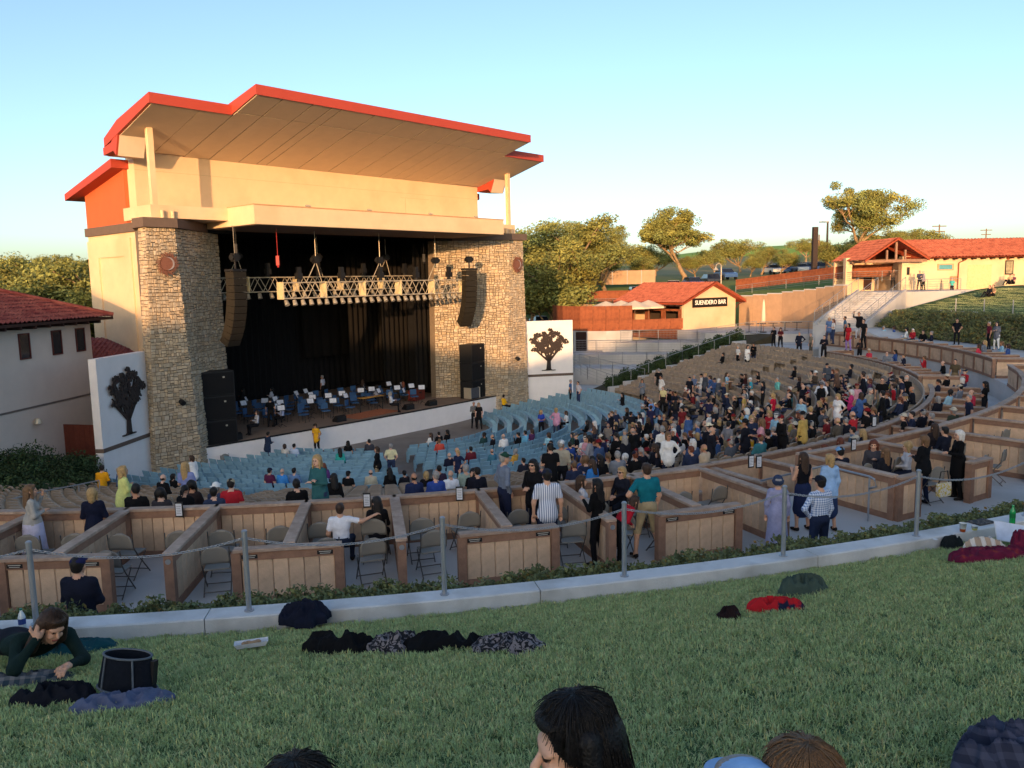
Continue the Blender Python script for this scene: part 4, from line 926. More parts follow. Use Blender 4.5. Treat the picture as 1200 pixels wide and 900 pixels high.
rail_run('mesh railing on the middle ramp before the bar', [(6, 75.4, 2.62), (11.5, 74.3, 2.62), (17.3, 72.9, 2.62)], 1.1, 5, mesh=True)
rail_run('mesh railing on the upper ramp below the bar wall', [(10.2, 75.6, 3.46), (17, 74., 3.46), (21.4, 70.6, 4.34)], 1.1, 5, mesh=True)
rail_run('railing along the patio edge by the closed umbrella', [(21.6, 70.4, 4.34), (25.5, 69.4, 4.34), (29.3, 68.5, 4.34)], 1.05, 5, mesh=True)
rail_run('sloping railing down beside the wing wall', [(4.6, 72.5, 1.75), (6.2, 66, 1.2), (8.0, 61.2, .9)], 1.05, 4)
rail_run('second sloping railing by the blue seats', [(6.0, 71.5, 1.75), (8.2, 65.5, 1.6), (10.2, 61.8, 1.4)], 1.05, 4)
# low wall at the end of the taupe rows, with clipped shrubs and a rail
lw = thing('end_wall', 'low concrete wall stepping up along the end of the taupe rows', 'wall')
for k in range(10):
    a, c = pol(18.6+k*1.45, 122.3), pol(18.6+(k+1)*1.45, 122.3); L = (c-a).length
    MB().box(.005, L-.005, -.12, .12, -.4, 1.45+.29*k).build('wall_block', M_['concrete'], lw, loc=a, rz=math.atan2(c.y-a.y, c.x-a.x))
rail_run('slim rail on the low wall at the end of the taupe rows', [pol(19, 122.3, 1.5), pol(26, 122.3, 2.9), pol(33, 122.3, 4.2)], .75, 1)
for k in range(9):
    p = pol(20+k*1.75, 125.4+.25*(k % 2)); shrub((p.x, p.y, .95+.33*k), 1.05, 1.25+.1*(k % 3), 'round dark shrub beside the low wall at the end of the taupe rows', 200+k, 'clipped shrubs along the end wall', .07, 2200)
ring('planter', 18, 37, 122.6, 130, lambda r, p: .75+.19*(r-18), M_['soil'], 2, 6, 2.)
slab('ramp_base', [(3., 62.5), (12, 60), (24, 66), (30, 68.4), (29.8, 73.8), (24, 82.5), (3., 82)], -1, .35)
# umbrellas
def umbrella(loc, r, h, label, closed=False):
    th = thing('umbrella', label, 'umbrella', loc, random.random()*3, None); cloth = mat('cream_canvas', S(226, 206, 178), .85, .06, 3)
    MB().tube((0, 0, 0), (0, 0, h), .03).build('pole', M_['wood_dark'], th)
    MB().lathe([(.0, .08), (.3, .08), (.3, 0), (0, 0)][::-1], 12).build('base', M_['blackmetal'], th)
    if closed: MB().lathe([(.05, .9), (.2, 1.0), (.17, 1.6), (.1, h-.3), (.02, h+.05)], 10).build('canopy', cloth, th, smooth=True)
    else:
        n = 8; v = [(0, 0, h)]+[(r*math.cos(2*PI*i/n), r*math.sin(2*PI*i/n), h-.62) for i in range(n)]+[(r*math.cos(2*PI*i/n), r*math.sin(2*PI*i/n), h-.8) for i in range(n)]
        MB().add(v, [(0, 1+i, 1+(i+1) % n) for i in range(n)]+[(1+i, 9+i, 9+(i+1) % n, 1+(i+1) % n) for i in range(n)]).build('canopy', cloth, th)
        rb = MB()
        for i in range(n): rb.tube((0, 0, h-.05), (r*math.cos(2*PI*i/n), r*math.sin(2*PI*i/n), h-.66), .015, n=4)
        rb.build('ribs', M_['wood_dark'], th)['kind'] = 'stuff'
for x, Y, lab in ((710, 79.5, 'open cream umbrella next to the curved rusted screen'), (728, 81, 'second open cream umbrella, behind the first'), (744, 79.3, 'large open cream umbrella at the screen corner'), (760, 80.2, 'open cream umbrella nearest the bar counter')):
    p = P(x, 355, Y); umbrella((p.x, Y, bz), 1.75, 2.85, lab)
p = P(895, 360, 72); umbrella((p.x, 72, 4.33), 1.5, 2.9, 'closed cream umbrella on the bar patio', True)
for i in range(5):
    p = P(878+i*14, 380, 73+i*.3); th = thing('patio_table', 'dark round table on the bar patio', 'table', (p.x, p.y, 4.33), 0, 'tables on the bar patio')
    MB().tube((0, 0, .71), (0, 0, .75), .45, n=14).build('table_top', M_['blackmetal'], th); MB().tube((0, 0, 0), (0, 0, .71), .04).tube((0, 0, 0), (0, 0, .03), .28, n=12).build('pedestal', M_['blackmetal'], th)
# gooseneck lamp post behind the bar
p = P(845, 334, 90); lp = thing('lamp_post', 'slim pale gooseneck lamp post behind the bar roof', 'lamp post', (p.x, 90, 5.5))
top = P(845, 309, 90).z-5.5
MB().tube((0, 0, 0), (0, 0, top-.3), .06).path([(0, 0, top-.35), (-.05, 0, top-.1), (-.3, 0, top+.05), (-.55, 0, top-.1), (-.6, 0, top-.4)], .04).build('pole', M_['alu'], lp)
MB().lathe([(.05, 0), (.12, -.1), (.34, -.35), (.30, -.36)], 12).build('shade', M_['alu'], lp, loc=(-.6, 0, top-.35))

# ================================================================ STAIRS, LONG BUILDING
sa, sb_ = Vector((25.6, 63.4, 5.2)), Vector((31.6, 69.4, 7.75)); sdv = (sb_-sa); sL = sdv.xy.length; srz = math.atan2(sdv.y, sdv.x)
stt = thing('stairway', 'broad concrete stairs climbing to the tiled long building', 'stairs', sa, srz); n = 16
for i in range(n): MB().box(sL*i/n, sL*(i+1)/n+.02, -1.9, 1.9, -1.8, sdv.z*(i+1)/n).build('step', M_['concrete'], stt)
for y in (-1.95, 1.95):
    MB().add([(0, y-.1, -1.8), (sL, y-.1, -1.8), (sL, y-.1, sdv.z+.25), (0, y-.1, .35), (0, y+.1, -1.8), (sL, y+.1, -1.8), (sL, y+.1, sdv.z+.25), (0, y+.1, .35)], [(0, 1, 2, 3), (7, 6, 5, 4), (0, 4, 5, 1), (1, 5, 6, 2), (2, 6, 7, 3), (3, 7, 4, 0)]).build('side_wall', M_['concrete'], stt)
Ms = Matrix.Translation(sa) @ Matrix.Rotation(srz, 4, 'Z')
for y, lab in ((-1.95, 'metal stair railing on the lawn side'), (1.95, 'metal stair railing on the retaining wall side'), (.3, 'metal centre railing on the broad stairs')):
    rail_run(lab, [Ms @ Vector((0, y, .3)), Ms @ Vector((sL, y, sdv.z+.25))], 1.0, 5, 'stair railings', 1.5)
slab('landing', [(30, 71.2), (33.6, 67.8), (40, 70.0), (40.5, 75), (36, 75.2), (31.5, 73.4)], 4, 7.78)
rail_run('railing on the landing before the tiled long building', [(33.6, 67.9, 7.78), (36.4, 68.9, 7.78), (38.4, 69.5, 7.78)], 1.0, 5)
lbz = 7.95; LBX0, LBX1, LBY = 36.2, 56.0, 75.0
nb = thing('concession_building', 'long cream building with red tiled roof and timber porch gable', 'building', (LBX0, LBY, lbz))
Wl = LBX1-LBX0
MB().box(0, Wl, 0, 6, -1.5, 2.75).build('wall', M_['cream'], nb)
MB().box(-.4, .35, -.35, .3, -1, 2.9).build('porch_pier', M_['cream'], nb)
MB().box(-4.4, -3.8, 2.4, 3.0, -1, 2.9).build('porch_pier', M_['cream'], nb)
MB().box(-4.2, -.2, 5.6, 5.9, -1, 2.6).build('porch_back_wall', M_['cream'], nb)
MB().box(-1.3, -.5, 5.55, 5.598, -.2, 2.0).build('porch_door', mat('dark_door', S(58, 34, 28), .7), nb)
zr, ze2 = 4.45, 2.72
rf = MB().add([(-.2, -.8, ze2-.05), (Wl+1, -.8, ze2-.05), (Wl+1, 3, zr-.1), (-1.4, 3, zr-.1), (Wl+1, 6.8, ze2-.05), (-1.4, 6.8, ze2-.05)], [(0, 1, 2, 3), (3, 2, 4, 5)]).build('roof', _mats['barge_board'], nb)
tp((.9, -.85, ze2), (Wl+1, -.85, ze2), (Wl+1, 3, zr), (-1.4, 3, zr), rf, 'tile', pitch=.3)
tp((Wl+1, 6.8, ze2), (-1.4, 6.8, ze2), (-1.4, 3, zr), (Wl+1, 3, zr), rf, 'tile', pitch=.3)
# porch gable facing the bowl
gx0, gxm, gx1 = -4.3, -1.4, 1.5
tp((gx0, 6, ze2-.15), (gx0, -1.6, ze2-.15), (gxm, -1.6, zr+.05), (gxm, 6, zr+.05), rf, 'tile', pitch=.3)
tp((gx1, -1.6, ze2-.1), (gx1, 3.0, ze2+.0), (gxm, 3.0, zr+.05), (gxm, -1.6, zr+.05), rf, 'tile', pitch=.3)
for a, c in (((gx0, ze2-.3), (gxm, zr-.12)), ((gx1, ze2-.25), (gxm, zr-.12))):
    MB().add([(a[0], -1.55, a[1]), (c[0], -1.55, c[1]), (c[0], -1.55, c[1]+.16), (a[0], -1.55, a[1]+.16), (a[0], -1.4, a[1]), (c[0], -1.4, c[1]), (c[0], -1.4, c[1]+.16), (a[0], -1.4, a[1]+.16)], [(0, 1, 2, 3), (7, 6, 5, 4), (0, 4, 5, 1), (3, 2, 6, 7), (0, 3, 7, 4), (1, 5, 6, 2)]).build('barge_board', _mats['barge_board'], rf)
MB().box(gx0+.1, gx1-.1, -1.3, -1.1, ze2-.35, ze2-.12).box(gxm-.09, gxm+.09, -1.29, -1.11, ze2-.12, zr-.3).box(gxm-.9, gxm-.75, -1.29, -1.11, ze2-.12, zr-1.0).box(gxm+.75, gxm+.9, -1.29, -1.11, ze2-.12, zr-1.0).build('porch_truss', M_['wood_dark'], nb)
MB().box(gx0+.1, gx1-.1, 1.5, 1.7, ze2-.35, ze2-.12).build('porch_beam', M_['wood_dark'], nb)
for k in range(22): MB().box(1.8+k*.85, 1.92+k*.85, -.75, 0, ze2-.22, ze2-.09).build('rafter_end', _mats['eave_timber'], rf)
def wall_item(name, x0, x1, z0, z1, m, d=.05): return MB().box(x0, x1, -d, -.003, z0, z1).build(name, m, nb)
wall_item('window_frame', 3.0, 4.5, 1.55, 2.15, mat('window_frame_tan', S(190, 150, 110), .6)); wall_item('window', 3.15, 4.35, 1.65, 2.05, mat('cyan_glass', S(90, 150, 160), .15), .06)
for x, c1 in ((9.6, S(150, 140, 110)), (12.1, S(120, 50, 40)), (14.4, S(60, 70, 80))):
    wall_item('poster_case', x-.38, x+.38, 1.05, 2.35, M_['blackmetal']); wall_item('poster', x-.3, x+.3, 1.15, 2.25, mat('poster%d' % int(x), c1, .5, .5, 4), .056)
wall_item('notice_box', 4.2, 4.9, .5, 1.0, mat('notice_tan', S(170, 130, 90), .6)); wall_item('door_panel', 5.8, 8.0, -.2, 2.0, mat('cream_door', S(224, 190, 140), .8), .03)
MB().path([(5.2, -.8, 2.5), (4.9, -.12, 2.2), (4.9, -.12, -.2)], .05).build('downspout', mat('rust_pipe', S(140, 70, 40), .6), nb)
MB().tube((9.4, -.02, 2.55), (9.4, -.2, 2.5), .12).build('wall_lamp', mat('rust_pipe', S(140, 70, 40), .6), nb)
MB().tube((2.0, -.03, 1.5), (2.0, -.1, 1.5), .01).box(.05, .3, -.401, -.36, 1.2, 1.9).build('wall_sign', M_['blackmetal'], nb)
kx = MB().box(0, 1.9, -.6, 0, 0, 1.1).build('bar_cart', mat('cart_wood', S(140, 74, 46), .7), None, loc=(LBX0+11, LBY-.9, lbz-.15)); tag(kx, 'brown timber serving counter against the long building wall', 'counter')
MB().box(-.05, 1.95, -.65, .05, 1.1, 1.14).build('counter_top', M_['blackmetal'], kx)
# dark post, poles, parked cars
p = P(954, 318, 95); dp_ = MB().box(-.27, .27, -.27, .27, 0, P(954, 266, 95).z-8.5).build('dark_pylon', mat('dark_steel', S(56, 44, 40), .8), None, loc=(p.x, 95, 8.5)); tag(dp_, 'tall plain dark square pylon beyond the rusted fence', 'pylon')
for x, yt, Y, lab in ((1101, 263, 190, 'wooden power pole with crossarms above the tiled roof'), (1156, 268, 230, 'smaller distant power pole above the tiled roof'), (970, 260, 120, 'thin light pole beside the dark pylon'), (960, 275, 180, 'thin distant pole near the parked cars')):
    p = P(x, yt, Y); z0 = gz(p.x, Y); H = p.z-z0; th = thing('utility_pole', lab, 'pole', (p.x, Y, z0))
    MB().tube((0, 0, 0), (0, 0, H), .2, .14).build('pole', mat('pole_wood', S(120, 92, 70), .9), th)
    if x > 1000:
        for k in (0, 1): MB().box(-1.6+.3*k, 1.6-.3*k, -.1, .1, H-.5-k*1.2, H-.3-k*1.2).build('crossarm', _mats['pole_wood'], th)
    elif x == 970: MB().box(-1.2, .2, -.1, .1, H-.1, H+.1).build('lamp_head', M_['greymetal'], th)
M_['tyre'] = mat('tyre', (.015, .015, .015), .9)
def car_proto(paint):
    th = thing('parked_car', '', 'car'); b = MB()
    prof = [(-2.2, .35), (2.2, .35), (2.25, .75), (2.1, .92), (1.2, 1.0), (-1.75, 1.02), (-2.2, .95), (-2.27, .6)]
    v = [(x, -.85, z) for x, z in prof]+[(x, .85, z) for x, z in prof]; n = len(prof)
    b.add(v, [tuple(range(n)), tuple(range(2*n-1, n-1, -1))]+[(i, i+n, (i+1) % n+n, (i+1) % n) for i in range(n)]); bevel(b.build('body', paint, th), .05)
    cab = MB(); lo = [(1.2, 1.0), (-1.75, 1.0)]; v = [(1.2, -.8, 1.0), (-1.8, -.8, 1.0), (-1.8, .8, 1.0), (1.2, .8, 1.0), (.5, -.66, 1.46), (-1.35, -.66, 1.46), (-1.35, .66, 1.46), (.5, .66, 1.46)]
    cab.add(v, [(0, 1, 5, 4)[::-1], (1, 2, 6, 5)[::-1], (2, 3, 7, 6)[::-1], (3, 0, 4, 7)[::-1], (4, 5, 6, 7)]).build('windows', M_['glass'], th)
    MB().box(-1.36, .51, -.67, .67, 1.462, 1.49).build('roof', paint, th)
    for x in (-1.4, 1.4):
        for y in (-.86, .86): MB().tube((x, y-.1, .33), (x, y+.1, .33), .33, n=14).build('wheel', M_['tyre'], th)
    return th
cps = [(n_, car_proto(mat('paint_'+n_, c, .3, .03, 1, coat=.5))) for n_, c in (('white', S(220, 220, 220)), ('silver', S(150, 156, 164)), ('blue', S(60, 90, 140)), ('black', S(30, 30, 34)))]
spots = [(x, 316, 128+4*(i % 2), i) for i, x in enumerate(range(905, 962, 8))]+[(x, 310, 146, i+1) for i, x in enumerate(range(912, 960, 9))]+[(x, 328, 100, i+2) for i, x in enumerate((745, 757, 769, 790, 812, 832))]+[(850, 320, 108, 2), (640, 330, 100, 1), (630, 338, 96, 0), (1075, 300, 130, 2)]
first = {}
for x, y, Y, i in spots:
    nm, pr = cps[i % 4]; p = P(x, y, Y); z = gz(p.x, Y)+.02
    where = 'row of cars below the green hill' if 900 < x < 965 else ('lot under the oaks behind the bar' if x < 900 else 'shade behind the tiled roof')
    if nm not in first: o = pr; first[nm] = 1
    else: o = copy_tree(pr)
    o.location = (p.x, Y, z); o.rotation_euler = (0, 0, random.choice([0, PI])+random.uniform(1.2, 1.9)); o['label'] = '%s car parked in the %s' % (nm, where); o['group'] = 'parked cars'
# green field on the far hill
v = []; f = []; nr, na = 14, 48
for i in range(nr+1):
    for k in range(na): a = 2*PI*k/na; t = i/nr; v.append((150+130*t*math.cos(a), 430+95*t*math.sin(a), 9+15.5*(1-t*t)+.6*math.sin(a*3)*t))
for i in range(nr):
    for k in range(na): f.append((i*na+k, (i+1)*na+k, (i+1)*na+(k+1) % na, i*na+(k+1) % na))
tag(MB().add(v, f).build('hill', mat('green_field', S(120, 156, 66), .95, .12, .05), smooth=True), kind='structure')
# far posts with thin rail along the far lawn curb
for i in range(6):
    pp = 86+i*3.6; q = pol(rc_(pp), pp, zc_(pp)-.02); MB().tube((0, 0, 0), (0, 0, .95), .04).build('rail_post', M_['greymetal'], None, loc=q); tag(COL.objects[-1], 'thin grey post on the far curb below the upper lawn', 'post', 'posts on the far curb')
# ================================================================ PEOPLE
import openvdb
SKIN, HAIR, TOP, BOT, SHOE, ACC, EYE, LIP = range(8)
def rx(a): c, s = math.cos(a), math.sin(a); return np.array([[1, 0, 0], [0, c, -s], [0, s, c]])
def ry(a): c, s = math.cos(a), math.sin(a); return np.array([[c, 0, s], [0, 1, 0], [-s, 0, c]])
def rzm(a): c, s = math.cos(a), math.sin(a); return np.array([[c, -s, 0], [s, c, 0], [0, 0, 1]])
def cone(a, b, ra, rb, m): return ('c', np.array(a, float), np.array(b, float), ra, rb, m)
def elli(c, r, m, R=None): return ('e', np.array(c, float), np.array(r, float), np.eye(3) if R is None else R, m)
def prim_d(p, P):
    if p[0] == 'c':
        _, a, b, ra, rb, m = p; ab = b-a; t = np.clip(((P-a) @ ab)/max(ab @ ab, 1e-9), 0, 1)
        return np.linalg.norm(P-a-t[:, None]*ab, axis=1)-(ra+(rb-ra)*t)
    _, c, r, R, m = p; q = (P-c) @ R; k0 = np.linalg.norm(q/r, axis=1); k1 = np.linalg.norm(q/(r*r), axis=1)
    return k0*(k0-1)/np.maximum(k1, 1e-9)
def bounds(prims):
    lo = np.full(3, 9e9); hi = -lo
    for p in prims:
        if p[0] == 'c': pts = ((p[1], p[3]), (p[2], p[4]))
        else: pts = ((p[1], max(p[2])),)
        for c, r in pts: lo = np.minimum(lo, c-r); hi = np.maximum(hi, c+r)
    return lo, hi
def sdf_mesh(prims, h, k=.03):
    """one continuous skin over all the limb and trunk volumes: vertices, quads, material per quad"""
    lo, hi = bounds(prims); lo = lo-3*h-k; hi = hi+3*h+k; n = np.ceil((hi-lo)/h).astype(int)+1
    g = np.stack(np.meshgrid(*[lo[i]+h*np.arange(n[i]) for i in range(3)], indexing='ij'), -1).reshape(-1, 3)
    D = np.full(len(g), .5)
    for p in prims:
        if p[0] == 'c': c0 = np.minimum(p[1], p[2])-max(p[3], p[4]); c1 = np.maximum(p[1], p[2])+max(p[3], p[4])
        else: c0 = p[1]-max(p[2]); c1 = p[1]+max(p[2])
        mk = np.all((g > c0-.09) & (g < c1+.09), axis=1); d = prim_d(p, g[mk]); cur = D[mk]
        w = np.maximum(k-np.abs(cur-d), 0)/k; D[mk] = np.minimum(cur, d)-w*w*k*.25
    grid = openvdb.FloatGrid(background=.5); grid.copyFromArray(D.reshape(n).astype(np.float32), tolerance=0.)
    v, t, q = grid.convertToPolygons(0., 0.); v = v*h+lo
    fc = v[q].mean(1); best = np.full(len(fc), 9e9); mid = np.zeros(len(fc), int)
    for p in prims:
        d = prim_d(p, fc); s = d < best-1e-6; best[s] = d[s]; mid[s] = p[-1]
    return v, q, mid
def head_prims(hc, Rh, hair, hat, female, glasses):
    P = []; T = lambda c: hc+Rh @ np.array(c, float)
    e = lambda c, r, m, R=None: P.append(elli(T(c), r, m, Rh if R is None else Rh @ R))
    c_ = lambda a, b, ra, rb, m: P.append(cone(T(a), T(b), ra, rb, m))
    e((0, -.012, .025), (.076, .094, .098), SKIN); e((0, .028, -.045), (.06, .062, .078), SKIN); e((0, .055, -.098), (.03, .026, .022), SKIN)
    c_((0, .088, .012), (0, .110, -.022), .008, .013, SKIN); e((0, .072, .03), (.058, .02, .016), SKIN)
    for s in (-1, 1):
        e((s*.078, -.005, -.008), (.011, .022, .03), SKIN); e((s*.030, .083, .012), (.014, .009, .008), EYE); e((s*.035, .07, -.03), (.024, .02, .022), SKIN)
    e((0, .087, -.062), (.024, .011, .007), LIP)
    if glasses:
        for s in (-1, 1): e((s*.034, .092, .012), (.027, .008, .019), EYE); c_((s*.06, .088, .014), (s*.082, -.01, .012), .004, .004, EYE)
    if hair == 'short': e((0, -.026, .045), (.085, .096, .092), HAIR); e((0, -.055, -.02), (.07, .055, .06), HAIR); e((0, .045, .10), (.06, .04, .026), HAIR)
    elif hair == 'bald':
        e((0, -.055, -.01), (.079, .055, .05), HAIR)
    elif hair == 'bob':
        e((0, -.022, .045), (.092, .1, .095), HAIR)
        for s in (-1, 1): c_((s*.082, -.01, .03), (s*.075, .0, -.10), .028, .024, HAIR)
        c_((0, -.07, .02), (0, -.075, -.11), .075, .06, HAIR); e((0, .05, .095), (.065, .04, .026), HAIR)
    elif hair == 'long':
        e((0, -.022, .045), (.09, .1, .095), HAIR); c_((0, -.065, .02), (0, -.10, -.30), .08, .05, HAIR); c_((.05, -.07, -.05), (.06, -.08, -.28), .05, .035, HAIR); c_((-.05, -.07, -.05), (-.06, -.08, -.28), .05, .035, HAIR)
        for s in (-1, 1): c_((s*.08, .01, .05), (s*.085, .02, -.16), .026, .024, HAIR)
        e((0, .045, .098), (.06, .04, .026), HAIR)
    elif hair == 'curly':
        rr = np.random.default_rng(5); e((0, -.03, .05), (.105, .11, .1), HAIR)
        for i in range(22):
            d = rr.normal(size=3); d /= np.linalg.norm(d); d[1] = -abs(d[1])*.9+.15; e(np.array([0, -.03, .03])+d*np.array([.1, .1, .1]), (.035,)*3, HAIR)
        for s in (-1, 1): c_((s*.09, -.02, .0), (s*.10, -.03, -.12), .035, .03, HAIR)
    elif hair == 'pony':
        e((0, -.022, .045), (.086, .098, .092), HAIR); c_((0, -.115, .03), (0, -.15, -.14), .036, .018, HAIR); e((0, .045, .098), (.058, .04, .024), HAIR)
    if hat == 'cap': e((0, -.012, .062), (.089, .105, .075), ACC); e((0, .115, .05), (.065, .07, .011), ACC, rx(-.15))
    elif hat == 'brim': e((0, -.01, .068), (.155, .165, .013), ACC); e((0, -.012, .105), (.083, .096, .062), ACC)
    elif hat == 'bucket': e((0, -.012, .07), (.088, .102, .07), ACC); c_((0, -.01, .055), (0, -.01, .035), .1, .125, ACC)
    return P
def hand_prims(w, d, side, m=SKIN, curl=.5, up=None):
    """palm and five fingers from the wrist w along direction d; the thumb leaves the side of the palm near its base"""
    d = d/np.linalg.norm(d); x = np.cross(d, np.array([0, 0, 1.]) if abs(d[2]) < .8 else np.array([0, 1., 0])); x /= np.linalg.norm(x); y = np.cross(x, d)
    P = [cone(w, w+d*.03, .026, .03, m), cone(w+d*.025-x*.018, w+d*.085-x*.024, .02, .018, m), cone(w+d*.025+x*.018, w+d*.085+x*.022, .02, .018, m)]
    for i, L in enumerate((.062, .075, .07, .052)):
        o = (i-1.5)*.02; b = w+d*.088+x*o; d1 = d*math.cos(curl)-y*math.sin(curl); d2 = d*math.cos(2*curl)-y*math.sin(2*curl)
        P += [cone(b, b+d1*L*.55, .0105, .0095, m), cone(b+d1*L*.55, b+d1*L*.55+d2*L*.5, .0095, .0075, m)]
    t0 = w+d*.025-x*.03*side; t1 = t0+(d*.6-x*.7*side-y*.25)*.045; P += [cone(t0, t1, .014, .012, m), cone(t1, t1+(d*.9-x*.2*side-y*.4)*.032, .012, .009, m)]
    return P
def body_prims(pose='stand', female=False, sleeve='long', bottom='trousers', jacket=0., lean=0., yaw=0., head=(0., 0.), arms=None, spread=.1, stride=0., wide=1.):
    """returns (body, hands, head centre, head rotation)"""
    P = []; sit = pose in ('sit', 'floor'); flo = pose == 'floor'
    hip = np.array([0, 0, .93 if not sit else .53 if not flo else .13]); Rt = rzm(yaw) @ rx(-lean); T = lambda c: hip+Rt @ (np.array(c, float))
    sw_ = .155 if female else .182
    e = lambda c, r, m: P.append(elli(T(c), np.array(r)*np.array([wide, wide, 1]), m, Rt)); c_ = lambda a, b, ra, rb, m: P.append(cone(a, b, ra, rb, m))
    e((0, 0, .36), (.155 if female else .178, .108, .185), TOP); e((0, .005, .17), (.132 if female else .155, .10, .17), TOP); e((0, -.005, .03), (.168 if female else .16, .118, .12), BOT if jacket <= 0 else TOP)
    if female: e((.06, .085, .36), (.065, .055, .06), TOP); e((-.06, .085, .36), (.065, .055, .06), TOP)
    c_(T((-sw_+.03, 0, .475)), T((sw_-.03, 0, .475)), .06, .06, TOP); c_(T((0, -.01, .50)), T((0, .008, .585)), .055, .05, SKIN)
    if jacket > 0: c_(T((0, 0, .10)), T((0, 0, .02-jacket)), .16*wide, .185*wide, TOP)
    hands = []
    arms = arms or (((.10, -.28, .0), (.13, -.52, .06)), ((.10, -.28, .0), (.13, -.52, .06)))
    for s, (el, ha) in zip((-1, 1), arms):
        sh = T((s*sw_, 0, .475)); E = T((s*(sw_+el[0]-.03), el[2], .475+el[1])); W = T((s*(sw_+ha[0]-.06), ha[2], .475+ha[1]))
        if sleeve == 'long': c_(sh, E, .056, .046, TOP); c_(E, W, .045, .034, TOP)
        elif sleeve == 'short': md = sh+(E-sh)*.62; c_(sh, md, .058, .054, TOP); c_(md, E, .043, .04, SKIN); c_(E, W, .04, .03, SKIN)
        else: c_(sh, E, .046, .04, SKIN); c_(E, W, .038, .028, SKIN)
        d = W-E; hands += hand_prims(W, d, s)
    if not sit:
        for s in (-1, 1):
            st = stride*s; h0 = hip+np.array([s*.088, 0, -.02]); kn = hip+np.array([s*(.095+spread*.3), .03+st*.5, -.44]); an = np.array([s*(.1+spread*.5), -.02+st, .085])
            if bottom == 'skirt': pass
            c_(h0, kn, .092*wide, .064, BOT)
            if bottom == 'shorts': c_(kn+np.array([0, 0, .02]), kn, .07, .068, BOT); c_(kn, an, .054, .038, SKIN)
            elif bottom == 'skirt': c_(kn, an, .052, .036, SKIN)
            else: c_(kn, an, .062, .05, BOT)
            c_(an+np.array([0, -.03, -.035]), an+np.array([s*.03, .14, -.045]), .042, .036, SHOE)
        if bottom == 'skirt': c_(hip, hip+np.array([0, .01, -.45]), .16, .2, BOT)
        if bottom == 'dress': c_(hip, np.array([0, 0, .3]), .17, .24, BOT)
    else:
        for s in (-1, 1):
            h0 = hip+np.array([s*.09, .02, -.01]); kn = np.array([s*(.11+spread*.6), .44, .50]) if not flo else np.array([s*.14, .36, .42]); an = np.array([s*(.11+spread*.4), .46+stride, .085]) if not flo else np.array([s*.13, .66, .085])
            c_(h0, kn, .092*wide, .066, BOT); c_(kn, an, .062 if bottom == 'trousers' else .054, .046, BOT if bottom == 'trousers' else SKIN); c_(an+np.array([0, -.03, -.035]), an+np.array([s*.02, .14, -.045]), .042, .036, SHOE)
    Rh = Rt @ rx(lean*.7) @ rzm(head[0]) @ rx(head[1]); hc = T((0, .02, .675))
    return P, hands, hc, Rh
def person_mesh(name, fine=False, hair='short', hat=None, glasses=False, female=False, curl=.5, **kw):
    B, H, hc, Rh = body_prims(female=female, **kw); hb, hh, hf = (.024, .0108, .0088) if fine else (.046, .024, .021)
    parts = [sdf_mesh(B, hb, .045), sdf_mesh(head_prims(hc, Rh, hair, hat, female, glasses), hh, .016), ]
    nh = len(H)//2
    for i in range(2): parts.append(sdf_mesh(H[i*nh:(i+1)*nh], hf, .006))
    V = []; F = []; Mi = []; n = 0
    for v, q, m in parts: V.append(v); F.append(q+n); Mi.append(m); n += len(v)
    V = np.concatenate(V); F = np.concatenate(F); Mi = np.concatenate(Mi)
    me = mesh_np(name, V, F, None, None, True); me.materials.clear()
    for k in range(8): me.materials.append(None)
    me.polygons.foreach_set('material_index', Mi.astype(np.int32)); me.update(); return me
CL = {}
def cloth_mat(rgb):
    k = 'cloth_%d_%d_%d' % rgb
    return mat(k, S(*rgb), .9, .2, 9, .9, 11, spec=.15)
def skin_mat(i): return mat('skin_%d' % i, (S(206, 158, 130), S(186, 134, 104), S(150, 102, 76), S(214, 170, 146))[i], .6, .06, 12, spec=.35)
HAIRS = {'brown': (62, 44, 32), 'dark': (26, 22, 20), 'blond': (176, 144, 96), 'grey': (150, 146, 142), 'white': (214, 210, 204), 'auburn': (104, 54, 34), 'light brown': (112, 84, 58), 'black': (14, 12, 14)}
def hair_mat(n): return mat('hair_'+n.replace(' ', '_'), S(*HAIRS[n]), .55, .3, 30, .5, 90, spec=.35)
M_['eye'] = mat('eye_dark', (.02, .015, .012), .3); M_['lip'] = mat('lips', S(160, 86, 80), .5)
def dress_up(o, hair='brown', top=(40, 50, 80), bot=(40, 46, 62), shoe=(40, 36, 34), acc=(30, 30, 34), skin=0, topmat=None, botmat=None):
    ms = [skin_mat(skin), hair_mat(hair), topmat or cloth_mat(top), botmat or cloth_mat(bot), cloth_mat(shoe), cloth_mat(acc), M_['eye'], M_['lip']]
    for sl, m in zip(o.material_slots, ms): sl.link = 'OBJECT'; sl.material = m
def cname(rgb):
    r, g, b = rgb; mx, mn = max(rgb), min(rgb); v = mx
    if mx-mn < 22: return 'black' if v < 45 else 'charcoal' if v < 85 else 'grey' if v < 165 else 'white'
    if b == mx and g > r+25 and g > b-45: return 'turquoise' if v > 150 else 'teal'
    if b == mx: return ('navy' if v < 95 else 'lavender' if v > 170 and r > 140 and r > g else 'light blue' if v > 185 else 'purple' if r > g+20 else 'blue')
    if g == mx: return 'mint' if v > 170 and b > r else 'lime green' if v > 180 else 'dark green' if v < 110 else 'green'
    if g > r*.78: return 'yellow' if b < r*.6 and v > 190 else 'cream' if v > 195 else 'khaki' if v > 110 else 'olive'
    if b > g+15: return 'pink' if v > 190 else 'maroon' if v < 130 else 'magenta'
    if g > r*.45 and b < r*.45 and v > 170: return 'orange'
    return 'tan' if (v > 130 and g > r*.6) else 'brown' if g > r*.5 else 'red' if v > 140 else 'maroon'
